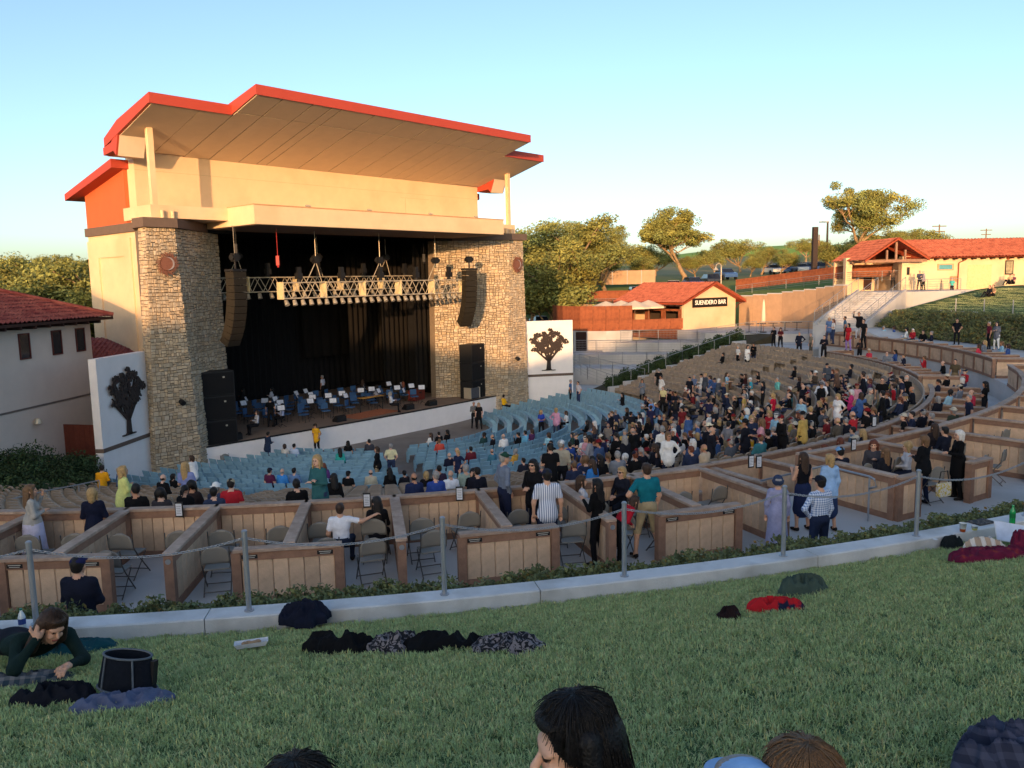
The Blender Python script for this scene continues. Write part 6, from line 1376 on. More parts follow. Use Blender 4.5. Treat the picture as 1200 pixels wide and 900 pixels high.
# stage clutter
def clut(name, label, cat, b, m, t, s, rz=0, z=1.3): return tag(b.build(name, m, None, loc=sw(t, s, z), rz=STRZ+rz), label, cat)
for t, lab in ((-9.0, 'black wedge monitor at the deck edge near the shaded pier'), (-2.2, 'black wedge monitor at the deck edge, middle of the stage'), (3.2, 'black wedge monitor at the deck edge beside the rug'), (5.2, 'long black wedge monitor toward the sunlit pier'), (9.6, 'black wedge monitor beside the road case')):
    clut('stage_monitor', lab, 'loudspeaker', MB().extr([(-.25, 0), (.25, 0), (.25, .12), (-.05, .38), (-.25, .3)], -.33, .33), M_['blackmetal'], t, -.55)
cs = clut('road_case', 'grey metal-edged road case before the bass tower', 'case', MB().box(-.45, .45, -.3, .3, .08, .78), mat('case_panel', S(70, 72, 78), .5), 8.9, .25-.6)
for x in (-.44, .44): MB().box(x-.03, x+.03, -.33, .33, .06, .8).build('edge_trim', M_['alu'], cs)
for x in (-.35, .35): MB().tube((x, -.2, .05), (x+.04, -.2, .05), .05, n=8).build('caster', M_['blackmetal'], cs)
hc_ = clut('red_case', 'red-brown instrument case on the deck by the drapes', 'case', MB().box(-.7, .7, -.3, .3, 0, .75), mat('red_case', S(120, 48, 36), .6), 6.3, -3.2, .3); bevel(hc_, .06)
MB().box(-.12, .12, -.34, -.302, .5, .58).build('handle', M_['blackmetal'], hc_)
rg = clut('rug', 'orange-brown rug lying on the deck before the orchestra chairs', 'rug', MB().box(-1.8, 1.8, -.9, .9, .004, .02), mat('rug_weave', S(176, 104, 70), .95, .3, 6), .6, -1.2, .1)
xy = thing('marimba', 'long wooden marimba on black frame among the chairs', 'instrument', sw(1.4, -2.0, 1.3), STRZ)
for k in range(14): MB().box(-.9+k*.13, -.9+k*.13+.1, -.3+.008*k, .3-.008*k, .9, .93).build('bar', mat('bar_wood', S(190, 140, 70), .5), xy)
MB().box(-.95, .95, -.25, -.2, .84, .895).box(-.95, .95, .2, .25, .84, .895).tube((-.9, 0, 0), (-.9, 0, .84), .03).tube((.9, 0, 0), (.9, 0, .84), .03).build('stand', M_['blackmetal'], xy)
MB().path([sw(-8.6, .06, 1.3), sw(-8.5, .1, .9), sw(-8.1, .12, .4), sw(-7.7, .4, .06), sw(-7.2, .7, .04)], .03).build('cable', M_['blackmetal']); tag(COL.objects[-1], 'black cable hanging down the white stage front by the shaded pier', 'cable')
MB().path([sw(8.35, .06, 1.3), sw(8.4, .1, .7), sw(8.5, .12, .03)], .035).build('cable', M_['blackmetal']); tag(COL.objects[-1], 'black cable hanging down the white stage front by the sunlit pier', 'cable')
bb_ = thing('recycling_bin', 'blue recycling bin by the foot of the shaded pier', 'bin', sw(-13.6, 3.4, .0), .3)
bevel(MB().prism([(-.3, -.3), (.3, -.3), (.3, .3), (-.3, .3)], 0, .9, [(-.36, -.36), (.36, -.36), (.36, .36), (-.36, .36)]).build('body', mat('bin_blue', S(40, 70, 150), .5), bb_), .02); MB().box(-.38, .38, -.38, .38, .9, .97).build('lid', mat('bin_grey', S(70, 74, 84), .6), bb_)
bc_ = thing('folded_chairs', 'pale blue plastic crate against the white wing wall', 'crate', sw(14.2, 1.7, .1), STRZ+.5); MB().box(-.35, .35, -.25, .25, 0, .6).build('body', mat('crate_blue', S(110, 160, 196), .5), bc_); bc_.name = 'crate'
# ================================================================ PEOPLE IN THE NEAR BOXES (fine figures)
def stripe_mat(name, a, b, scale, rot=0., plaid=False):
    m = bpy.data.materials.new(name); m.use_nodes = True; nt = m.node_tree; N = nt.nodes; L = nt.links; bs = N['Principled BSDF']; bs.inputs['Roughness'].default_value = .9
    tc = N.new('ShaderNodeTexCoord'); sep = N.new('ShaderNodeSeparateXYZ'); L.new(tc.outputs['Object'], sep.inputs[0])
    def band(out, sc_):
        mu = N.new('ShaderNodeMath'); mu.operation = 'MULTIPLY'; mu.inputs[1].default_value = sc_; L.new(out, mu.inputs[0])
        fr = N.new('ShaderNodeMath'); fr.operation = 'FRACT'; L.new(mu.outputs[0], fr.inputs[0]); g = N.new('ShaderNodeMath'); g.operation = 'GREATER_THAN'; g.inputs[1].default_value = .55; L.new(fr.outputs[0], g.inputs[0]); return g.outputs[0]
    fac = band(sep.outputs[0], scale)
    if plaid:
        f2 = band(sep.outputs[2], scale); ad = N.new('ShaderNodeMath'); ad.operation = 'ADD'; L.new(fac, ad.inputs[0]); L.new(f2, ad.inputs[1]); hf = N.new('ShaderNodeMath'); hf.operation = 'MULTIPLY'; hf.inputs[1].default_value = .5; L.new(ad.outputs[0], hf.inputs[0]); fac = hf.outputs[0]
    mx = N.new('ShaderNodeMix'); mx.data_type = 'RGBA'; mx.inputs[6].default_value = (*S(*a), 1); mx.inputs[7].default_value = (*S(*b), 1); L.new(fac, mx.inputs[0]); L.new(mx.outputs[2], bs.inputs['Base Color']); return m
def swirl_mat(name, a, b, scale):
    m = bpy.data.materials.new(name); m.use_nodes = True; nt = m.node_tree; N = nt.nodes; L = nt.links; bs = N['Principled BSDF']; bs.inputs['Roughness'].default_value = .9
    tc = N.new('ShaderNodeTexCoord'); nz = N.new('ShaderNodeTexNoise'); nz.inputs['Scale'].default_value = scale; nz.inputs['Distortion'].default_value = 2.2; nz.inputs['Detail'].default_value = 1; L.new(tc.outputs['Object'], nz.inputs['Vector'])
    cr = N.new('ShaderNodeValToRGB'); cr.color_ramp.elements[0].position = .5; cr.color_ramp.elements[0].color = (*S(*a), 1); cr.color_ramp.elements[1].position = .53; cr.color_ramp.elements[1].color = (*S(*b), 1); L.new(nz.outputs['Fac'], cr.inputs[0]); L.new(cr.outputs[0], bs.inputs['Base Color']); return m
def near(label, x, yh, H, rz, hair, hstyle, top, bot, pose='stand', arms=None, floor=T2Z, hat=None, acc=(34, 38, 60), skin=0, scale=None, dy=0., **kw):
    mk = {k: v for k, v in kw.items() if k not in ('topmat', 'botmat', 'shoe')}; dk = {k: v for k, v in kw.items() if k in ('topmat', 'botmat', 'shoe')}
    me = person_mesh('person', True, hstyle, hat, pose=pose, arms=ARMS[arms] if isinstance(arms, str) else arms, **mk)
    base = {'stand': 1.73, 'sit': 1.33, 'floor': .93}[pose]; p = at_floor(x, yh, floor, H); s = H/base
    o = link('person', me, None, p, rz); o.scale = (s,)*3; dress_up(o, hair, top, bot, acc=acc, skin=skin, **dk); return tag(o, label, 'person', 'people in the near boxes')
ST = 0.  # facing +Y (stage side)
near('person in long pale cardigan and lavender dress raising a hand, standing in a box', 34, 568, 1.68, -1.0, 'light brown', 'long', (168, 164, 158), (196, 192, 214), female=True, arms='face', jacket=.32, bottom='dress')
near('person in navy jacket with short blond bob standing behind a folding chair', 107, 572, 1.62, .2, 'blond', 'bob', (24, 28, 48), (40, 44, 60), female=True, arms='fold', jacket=.1)
near('broad person in dark navy shirt and cap right behind the bank', 90, 653, 1.76, 0., 'dark', 'short', (26, 30, 46), (34, 38, 56), arms='hold', hat='cap', acc=(36, 38, 78), floor=T2Z+.06, wide=1.2)
near('person in white T-shirt stretching an arm across the next chair', 398, 590, 1.25, .1, 'brown', 'short', (226, 228, 236), (40, 46, 64), pose='sit', arms=(((.1, -.28, .0), (.1, -.45, .15)), ((.26, -.06, .0), (.52, .02, .1))), sleeve='short', wide=1.08)
near('person in black jacket with long brown hair sitting beside the white T-shirt', 441, 582, 1.27, .15, 'dark', 'long', (20, 20, 24), (24, 24, 30), pose='sit', arms='lap', female=True, head=(.4, 0.))
near('person in grey sweater and green cap standing with hands in pockets', 590, 530, 1.8, -1.15, 'grey', 'short', (112, 122, 140), (34, 40, 64), arms='pockets', hat='cap', acc=(36, 70, 58), wide=1.08)
near('smiling person in black jacket with pale headband over long black hair', 625, 538, 1.68, 2.6, 'black', 'long', (20, 20, 24), (30, 36, 56), female=True, arms='hold', jacket=.12, glasses=True)
near('person in blue striped short-sleeved shirt and navy cap, back turned', 641, 550, 1.78, .1, 'dark', 'short', (220, 222, 230), (34, 42, 66), arms='hang', hat='cap', acc=(34, 40, 60), sleeve='short', jacket=.05, topmat=stripe_mat('striped_shirt', (226, 228, 236), (120, 136, 166), 26.))
near('person in black with waist-length black hair standing by the open box', 700, 561, 1.64, .9, 'black', 'long', (16, 16, 18), (16, 16, 20), female=True, arms='phone')
near('person in red top bending over a chair', 722, 574, 1.45, -1.2, 'brown', 'long', (172, 30, 46), (18, 18, 22), female=True, arms='hold', lean=.75)
near('person with brown hair in white print blouse sitting sideways', 681, 557, 1.27, -1.5, 'brown', 'long', (206, 202, 206), (40, 44, 60), pose='sit', arms='hold', female=True)
near('person with short blond hair, sunglasses and dark jacket facing the lawn', 729, 547, 1.27, 2.3, 'blond', 'bob', (30, 32, 42), (30, 32, 40), pose='sit', arms='lap', female=True, glasses=True)
near('person in teal T-shirt and khaki shorts, back turned', 758, 543, 1.82, .25, 'brown', 'short', (22, 108, 122), (166, 150, 118), arms='hip', sleeve='short', bottom='shorts', wide=1.12, spread=.25)
near('person in lavender dress and dark bucket hat', 912, 558, 1.55, -.2, 'grey', 'short', (150, 152, 184), (150, 152, 184), arms='hang', hat='bucket', acc=(52, 64, 90), female=True, bottom='dress', jacket=.05)
near('person in sleeveless black top and navy skirt, long dark hair', 942, 530, 1.66, .3, 'brown', 'long', (20, 20, 26), (34, 44, 76), arms='phone', female=True, sleeve='none', bottom='skirt')
near('person in blue gingham shirt and dark cap', 962, 558, 1.74, .35, 'dark', 'short', (170, 190, 220), (34, 44, 70), arms='hip', hat='cap', acc=(26, 30, 44), sleeve='long', wide=1.1, topmat=stripe_mat('gingham_shirt', (216, 224, 238), (96, 128, 180), 24., plaid=True))
near('person in light blue shirt with blond bob and shoulder bag', 973, 532, 1.64, .25, 'blond', 'bob', (150, 184, 222), (40, 54, 88), arms='hang', female=True, bottom='skirt', jacket=.08)
near('person with white hair in black coat holding a drink', 1125, 504, 1.64, 1.5, 'white', 'bob', (16, 16, 18), (16, 16, 18), arms='hold', female=True, jacket=.28)
near('person in black sweater with greying blond hair and floral bag', 1084, 510, 1.62, .5, 'light brown', 'bob', (18, 20, 24), (26, 34, 56), arms='hold', female=True, jacket=.05)
near('person with auburn hair in grey jacket over white top facing the lawn', 1024, 516, 1.27, 2.7, 'auburn', 'curly', (70, 68, 74), (40, 40, 50), pose='sit', arms='phone', female=True)
near('person with long brown hair in dark top sitting next to the auburn hair', 1038, 524, 1.24, .4, 'light brown', 'long', (34, 36, 44), (30, 34, 46), pose='sit', arms='lap', female=True)
near('person with curly fair hair in white print top sitting in profile', 1064, 518, 1.26, 1.3, 'blond', 'curly', (206, 202, 204), (40, 44, 60), pose='sit', arms='lap', female=True)
near('person with dark hair in navy jacket sitting near the pale-capped wall', 1108, 500, 1.27, 0.4, 'dark', 'short', (26, 30, 44), (30, 34, 46), pose='sit', arms='lap')
near('person with long hair over a white collar sitting near the pale-capped wall', 1096, 496, 1.27, .1, 'brown', 'long', (40, 36, 40), (30, 34, 46), pose='sit', arms='lap', female=True)
near('person in navy hat and dark jacket at the aisle stairs', 985, 524, 1.3, .2, 'dark', 'short', (28, 32, 48), (30, 34, 46), pose='sit', arms='lap', hat='cap', acc=(120, 170, 214))
near('person with dark hair and blue collar at a lower box', 1000, 500, 1.27, .8, 'dark', 'short', (90, 110, 130), (30, 34, 46), pose='sit', arms='lap', floor=T1Z)
# floral bag and coat on the post
bg_ = thing('shoulder_bag', 'yellow and grey floral cloth bag hanging beside the black sweater', 'bag', at_floor(1094, 552, T2Z+.5, .5)+Vector((.1, -.25, 0)), .4)
bevel(MB().prism([(-.17, -.06), (.17, -.06), (.17, .06), (-.17, .06)], 0, .3, [(-.2, -.04), (.2, -.04), (.2, .04), (-.2, .04)]).build('body', swirl_mat('floral_print', (206, 200, 190), (196, 170, 60), 14), bg_), .02)
MB().path([(-.15, 0, .3), (-.1, 0, .55), (.1, 0, .55), (.15, 0, .3)], .012).build('handle', M_['blackmetal'], bg_)
# menus standing on the cap rails
def menu(p, rz, label):
    th = thing('menu_stand', label, 'menu', p, rz, 'menus on the box rails')
    MB().box(-.075, .075, -.012, .012, 0, .30).build('holder', M_['blackmetal'], th); MB().box(-.058, .058, -.017, -.013, .03, .27).build('sheet', mat('menu_paper', S(208, 210, 216), .7), th)
    for k in range(5): MB().box(-.045, .045-.01*(k % 2), -.0195, -.0175, .07+k*.035, .078+k*.035).build('print_line', mat('print_grey', S(110, 112, 118), .8), th)
for i, (dv, lab) in enumerate(((0, 'white menu on the rail beside the pale cardigan'), (3, 'white menu on the box rail above a round-backed chair'), (5, 'white menu on the rail above two empty chairs'), (6, 'white menu on the divider by the white T-shirt'), (8, 'white menu on the rail before the grey sweater'), (10, 'white menu on the rail behind the teal T-shirt'))):
    p = pol(T2R+.17, near_div[0]+DPH*(dv+3.55)-2.0*DPH+.2*i, T2Z+BH-.16); menu(p, R_(near_div[0]+DPH*dv), lab)
for x, y, lab in ((1024, 500, 'pale folded card on a lower box rail'), (1000, 528, 'white card on the pale-capped rail beyond the aisle'), (880, 548, 'white menu on the last rail before the aisle')):
    p = at_h(x, y, T2Z+BH-.02); menu(p, .4, lab)
tb = thing('folding_table', 'pale folding table top in the box at the far aisle', 'table', pol(35.4, 52, T2Z), .9)
MB().box(-.75, .75, -.38, .38, .70, .74).build('table_top', mat('pale_table', S(196, 204, 214), .6), tb)
for x in (-.65, .65):
    for y in (-.3, .3): MB().tube((x, y, 0), (x, y, .70), .015).build('leg', M_['chairframe'], tb)
# stair aisle between near and right blocks with its looped handrail
st = thing('aisle_steps', 'concrete steps of the aisle between two blocks of boxes', 'steps', (0, 0, 0))
for k in range(5):
    a_, b_ = pol(30.9+k*.6, 23.6), pol(30.9+k*.6, 27.0); c_, d_ = pol(31.5+k*.6, 27.0), pol(31.5+k*.6, 23.6)
    MB().prism([tuple(a_.xy), tuple(b_.xy), tuple(c_.xy), tuple(d_.xy)][::-1], 2.9, 3.38+.18*k).build('step', M_['concrete'], st)
hrp = thing('handrail', 'looped steel handrail on the aisle steps beside the board wall', 'railing', pol(36.2, 26.6, T2Z))
u = (pol(33.0, 26.6)-pol(36.2, 26.6)); u = u.normalized()
MB().path([u*0+Vector((0, 0, .72)), u*-.18+Vector((0, 0, .80)), u*-.12+Vector((0, 0, .95)), Vector((0, 0, .98)), u*1.2+Vector((0, 0, .98)), u*3.2+Vector((0, 0, .2))], .024, 8).build('rail', M_['galv'], hrp, smooth=True)
for d_ in (0., 1.2, 2.6): MB().tube(u*d_+Vector((0, 0, -.1-.3*max(0, d_-1.2))), u*d_+Vector((0, 0, .97-.39*max(0, d_-1.2))), .022).build('post', M_['galv'], hrp)

# ================================================================ CHAIN POSTS ON THE CURB
def ring_mesh():
    b = MB(); n, m = 10, 5; R0, r0 = .021, .0048; v = []
    for i in range(n):
        a = 2*PI*i/n
        for j in range(m): t = 2*PI*j/m; x = (R0*.62+r0*math.cos(t))*math.cos(a); y = (R0*.62+r0*math.cos(t))*math.sin(a); v.append((x+(.008 if x > 0 else -.008), y, r0*math.sin(t)))
    f = [(i*m+j, ((i+1) % n)*m+j, ((i+1) % n)*m+(j+1) % m, i*m+(j+1) % m) for i in range(n) for j in range(m)]; return v, f
LV, LF = ring_mesh()
pph = []
for x, y in ((38, 735), (290, 720), (522, 700), (735, 678), (921, 653), (1080, 630)):
    q = at_h(x, y, 5.75); pph.append(topol(q.x, q.y)[1])
pph = [pph[0]-(pph[1]-pph[0])]+pph+[pph[-1]+(pph[-1]-pph[-2])*k for k in (1, 2)]
PH = .92; names = ['before the pale cardigan box', 'before the navy cap at the back panel', 'before the board panel with nameplates', 'before the striped shirt', 'before the teal T-shirt', 'before the lavender dress', 'before the black sweater with floral bag', 'beyond the green bottle', 'farthest along the right-hand curb']
tops = []
for p, nm in zip(pph, names):
    q = pol(rc_(p), p, zc_(p)); th = thing('chain_post', 'galvanised steel chain post on the curb '+nm, 'post', q, R_(p), 'chain posts on the curb')
    MB().tube((0, 0, 0), (0, 0, PH), .03, n=14).build('pipe', M_['galv'], th, smooth=False); MB().lathe([(.033, PH-.004), (.033, PH+.012), (.02, PH+.024), (0, PH+.026)], 14).build('cap', M_['galv'], th)
    MB().tube((0, 0, .0), (0, 0, .012), .055, n=14).build('base_flange', M_['galv'], th); tops.append(q+Vector((0, 0, PH-.07)))
for i in range(len(tops)-1):
    a, c = tops[i], tops[i+1]; L = (c-a).length; n = int(L/.031); V = []; F = []
    for k in range(n):
        t = (k+.5)/n; p = a.lerp(c, t)-Vector((0, 0, .155*4*t*(1-t))); t2 = t+.001; d = (a.lerp(c, t2)-Vector((0, 0, .155*4*t2*(1-t2)))-p).normalized()
        Mx = Matrix.Translation(p) @ d.to_track_quat('X', 'Z').to_matrix().to_4x4() @ Matrix.Rotation(PI/2*(k % 2)+.4, 4, 'X'); n0 = len(V)
        V += [tuple(Mx @ Vector(v)) for v in LV]; F += [tuple(j+n0 for j in f_) for f_ in LF]
    tag(MB().add(V, F).build('chain', M_['galv'], smooth=True), 'steel chain from the curb post '+names[i], 'chain', 'chains along the curb')

# ================================================================ THINGS ON THE GRASS
from mathutils import noise as mnoise
def lawn_pt(x, y):
    d = sight(x, y); k = 3.
    for _ in range(60):
        p = Vector((0, 0, CAMZ))+d*k; r, ph = topol(p.x, p.y); g = lawn_z(r, ph); k += (p.z-g)/abs(d.z)*.6
    p = Vector((0, 0, CAMZ))+d*k; return p
def cloth(name, label, cat, x, y, rx_, ry_, h, rz, m, seed, z=None, fold=3.2, ragged=.22, sharp=1., group=None, up=0.):
    """crumpled cloth heap: ragged outline, folds as relief"""
    p = lawn_pt(x, y); p.z += .035+up
    if z is not None: p = at_h(x, y, z)
    nr, na = 34, 110; v = []; f = []; so = seed*7.3
    for i in range(nr+1):
        t = i/nr
        for k in range(na):
            a = 2*PI*k/na; ed = 1+ragged*mnoise.noise((math.cos(a)*1.6+so, math.sin(a)*1.6, 3.1))+ragged*.28*mnoise.noise((math.cos(a)*3.4+so, math.sin(a)*3.4, 1.))
            X, Y = rx_*ed*t*math.cos(a), ry_*ed*t*math.sin(a)
            ridge = 1-abs(mnoise.noise((X*fold*2.2+so, Y*fold*2.2, 0.)))*2.1; lump = .5+.5*mnoise.noise((X*fold+so, Y*fold, 5.))
            fine = 1-abs(mnoise.noise((X*fold*5+so, Y*fold*5, 9.)))*2
            dome = (1-t**4.0)**.7
            slope = -math.tan(R_(14))*0
            Z = h*dome*(.14+.36*lump+.66*max(0, ridge)**1.4*sharp)+h*.09*fine*(1-t**6) - (.05 if i == nr else 0)
            v.append((X, Y, Z))
    for i in range(nr):
        for k in range(na): f.append((i*na+k, (i+1)*na+k, (i+1)*na+(k+1) % na, i*na+(k+1) % na))
    o = MB().add(v, f).build(name, m, None, smooth=True, loc=p)
    tilt = Matrix.Rotation(R_(-13.5), 4, 'X') if z is None else Matrix.Identity(4)
    o.rotation_euler = (tilt @ Matrix.Rotation(rz, 4, 'Z')).to_euler(); return tag(o, label, cat, group)
navyc = cloth_mat((26, 30, 46)); blk = cloth_mat((16, 17, 20)); patt = swirl_mat('scroll_print', (20, 20, 26), (128, 120, 122), 16)
cloth('jacket', 'dark navy jacket draped over the edge of the curb', 'jacket', 358, 722, .25, .20, .17, .1, navyc, 1, z=5.73, ragged=.6)
cloth('jacket', 'black jacket lying stretched on the grass beside the patterned shawl', 'jacket', 398, 765, .36, .15, .17, -.12, blk, 2, ragged=.3)
cloth('shawl', 'grey and black scroll-print shawl between two black garments', 'shawl', 466, 763, .24, .17, .15, .2, patt, 3, ragged=.35)
cloth('blanket', 'rolled black blanket between the two scroll-print cloths', 'blanket', 520, 762, .40, .13, .14, .03, blk, 4, ragged=.2)
cloth('shawl', 'scroll-print cloth at the end of the black blanket', 'shawl', 598, 763, .32, .17, .12, .0, patt, 5, ragged=.25)
cloth('cap', 'crumpled dark brown cap lying on the grass', 'cap', 854, 725, .13, .09, .09, .2, cloth_mat((40, 26, 26)), 6, fold=6)
cloth('jersey', 'bright red jersey with dark trim crumpled on the grass', 'jersey', 910, 716, .26, .11, .11, -.1, mat('red_jersey', S(186, 26, 36), .9, .15, 8, noise2=(S(26, 30, 54), 5, .55, .6)), 7, fold=5)
cloth('jacket', 'grey-green jacket heaped on the grass behind the red jersey', 'jacket', 942, 696, .30, .17, .18, .3, cloth_mat((68, 82, 72)), 8, fold=4)
cloth('blanket', 'maroon and purple woven blanket spread against the curb', 'blanket', 1170, 655, .62, .22, .12, .08, mat('maroon_weave', S(104, 22, 52), .95, .3, 9, noise2=(S(150, 62, 40), 9, .58, .72)), 9, fold=4)
cloth('scarf', 'dark fluffy scarf at the edge of the maroon blanket', 'scarf', 1116, 643, .18, .12, .15, .3, cloth_mat((34, 38, 38)), 10, fold=7)
cloth('pouch', 'beige knitted pouch with white stripes on the maroon blanket', 'pouch', 1153, 652, .24, .10, .15, -.2, stripe_mat('pouch_stripes', (176, 152, 130), (214, 206, 196), 9.), 11, fold=4, up=.06)
cloth('blanket', 'maroon blanket corner bunched up beside the white folder', 'blanket', 1200, 648, .22, .14, .24, .5, mat('maroon_weave', S(104, 22, 52)), 12, fold=4)
cloth('blanket', 'teal fleece blanket trailing behind the lying reader', 'blanket', 88, 765, .40, .22, .10, .6, cloth_mat((24, 70, 76)), 13, fold=3)
cloth('blanket', 'grey plaid blanket under the reading arms', 'blanket', 22, 803, .42, .16, .08, .3, stripe_mat('plaid_blanket', (40, 56, 66), (110, 108, 108), 13., plaid=True), 14, fold=4)
cloth('jacket', 'dark crumpled jacket beside the black tub seat', 'jacket', 68, 824, .30, .14, .13, .25, cloth_mat((24, 26, 34)), 15, fold=5, ragged=.3)
cloth('blanket', 'grey-blue fleece blanket beneath the black tub seat', 'blanket', 148, 828, .36, .16, .08, .25, cloth_mat((92, 98, 122)), 16, fold=4)
cloth('bag', 'blue and white cloth bag on the curb by the water bottle', 'bag', 2, 745, .20, .14, .12, 0, swirl_mat('bag_print', (190, 196, 206), (30, 40, 80), 18), 17)
cloth('towel', 'bright pink towel edge at the side of the lying reader', 'towel', 2, 762, .13, .06, .06, .2, cloth_mat((232, 40, 120)), 18)
cloth('blanket', 'dark blue plaid blanket over raised knees', 'blanket', 1178, 912, .26, .20, .20, .4, stripe_mat('dark_plaid', (34, 40, 62), (66, 70, 92), 16., plaid=True), 19, fold=4, ragged=.15)
# tub seat (folded stadium seat standing open)
p = lawn_pt(150, 815); ts = thing('stadium_seat_folded', 'black open tub-shaped stadium seat with grey piping on a fleece', 'seat', p+Vector((0, 0, .06)), -.15); ts.rotation_euler = (R_(-8), R_(4), -.15); ts.name = 'tub_seat'
b = MB(); n = 28; prof = [(.235, .0), (.19, .27), (.175, .27), (.20, .02)]; v = []
for r_, z_ in prof:
    for k in range(n): a = 2*PI*k/n; v.append((r_*math.cos(a)*1.0, r_*math.sin(a)*.62-.10*z_, z_))
b.add(v, [(j*n+k, j*n+(k+1) % n, (j+1)*n+(k+1) % n, (j+1)*n+k) for j in range(3) for k in range(n)]).build('shell', cloth_mat((20, 24, 32)), ts, smooth=True)
for r_, z_ in ((.238, .01), (.19, .272)):
    MB().path([(r_*math.cos(2*PI*k/n), r_*math.sin(2*PI*k/n)*.62-.10*z_, z_) for k in range(n+1)], .009, 6).build('piping', cloth_mat((96, 104, 112)), ts, smooth=True)
for a in (-2.2, -1.0): MB().path([(.24*math.cos(a), .24*math.sin(a)*.62, .0), (.2*math.cos(a), .2*math.sin(a)*.62-.03, .27)], .008, 6).build('seam', cloth_mat((96, 104, 112)), ts)
MB().box(.19, .225, -.03, .03, .06, .24).build('buckle', M_['blackmetal'], ts)
# paper plate with food
p = lawn_pt(295, 762); pl = thing('paper_plate', 'white paper tray with leftover food on the grass', 'plate', p+Vector((0, 0, .045)), .3); pl.rotation_euler = (R_(-12), 0, .3)
MB().add([(-.13, -.08, 0), (.13, -.08, 0), (.13, .08, 0), (-.13, .08, 0), (-.16, -.105, .045), (.16, -.105, .045), (.16, .105, .045), (-.16, .105, .045)], [(0, 1, 2, 3), (0, 4, 5, 1), (1, 5, 6, 2), (2, 6, 7, 3), (3, 7, 4, 0)]).build('tray', mat('paper_white', S(214, 214, 216), .8), pl)
for k in range(5): MB().ell((-.06+.03*k, .02*math.sin(k*2), .03), (.035, .03, .022), 8, 5).build('food', mat('food_tan', S(170, 136, 104), .8), pl, smooth=True)
# bottles, cups, folder, magazine on the curb
def bottle(x, y, zb, h, label, glass, liquid, labelm):
    p = at_h(x, y, zb); th = thing('bottle', label, 'bottle', p); r = h*.145
    MB().lathe([(0, .003), (r*.9, .0), (r, .02), (r*.96, h*.3), (r, h*.33), (r, h*.62), (r*.8, h*.74), (r*.36, h*.88), (r*.34, h*.94), (0, h*.945)], 16).build('body', glass, th, smooth=True)
    MB().lathe([(r*1.015, h*.34), (r*1.015, h*.58)], 16).build('label', labelm, th, smooth=True); MB().lathe([(r*.4, h*.93), (r*.4, h*1.0), (0, h*1.0)], 12).build('cap', liquid, th)
g_ = mat('green_bottle', S(30, 150, 80), .12, .05, 4, spec=.6); bottle(1186, 614, 5.75, .28, 'green plastic soda bottle standing on the curb', g_, mat('green_cap', S(60, 170, 100), .4), mat('green_label', S(20, 110, 60), .5))
bottle(27, 740, 5.75, .26, 'clear water bottle with blue label by the first curb post', mat('clear_bottle', S(196, 208, 216), .1, .03, 4, spec=.6), mat('cap_green', S(40, 120, 100), .4), mat('blue_label', S(40, 66, 130), .5, .4, 18))
def cup(x, y, zb, h, r, label, fill, fh):
    p = at_h(x, y, zb); th = thing('plastic_cup', label, 'cup', p)
    MB().lathe([(r*.72, 0), (r, h), (r*1.06, h), (r*.96, h-.004), (r*.70, .004), (0, .004)], 18).build('cup_wall', mat('clear_cup', S(196, 204, 206), .15, .02, 4, spec=.6), th, smooth=True)
    MB().lathe([(r*.735, .002), (r*.735+(r*.3)*fh, h*fh), (r*1.008*.72, h*fh)], 18).build('drink', fill, th)
cup(1128, 623, 5.75, .125, .048, 'tall clear cup with amber drink on the curb', mat('amber_drink', S(150, 70, 30), .3), .36); cup(1142, 621, 5.75, .06, .045, 'low clear cup with yellow drink on the curb', mat('yellow_drink', S(190, 190, 110), .3), .5)
p = at_h(1096, 632, 5.75); tag(MB().lathe([(0, .004), (.03, .004), (.032, 0), (0, 0)], 14).build('jar_lid', mat('paper_white', S(214, 214, 216), .8), None, loc=p), 'small white lid lying on the curb', 'lid')
p = lawn_pt(1188, 640); fo = thing('folder', 'open white folder leaning against the curb', 'folder', p+Vector((0, .05, .16)), .12); fo.rotation_euler = (R_(38), R_(8), -.25)
bevel(MB().box(-.21, .21, -.16, .16, 0, .012).build('cover', mat('paper_white', S(214, 214, 216), .8), fo), .003); MB().box(-.2, .2, -.15, .15, .0125, .016).build('page', mat('page_white', S(206, 212, 226), .8), fo)
p = at_h(1150, 612, 5.755); tag(MB().box(-.17, .17, -.11, .11, 0, .012).build('magazine', swirl_mat('magazine_cover', (40, 40, 44), (96, 84, 76), 12), None, loc=p, rz=.4), 'dark magazine lying on the curb behind the white folder', 'magazine')

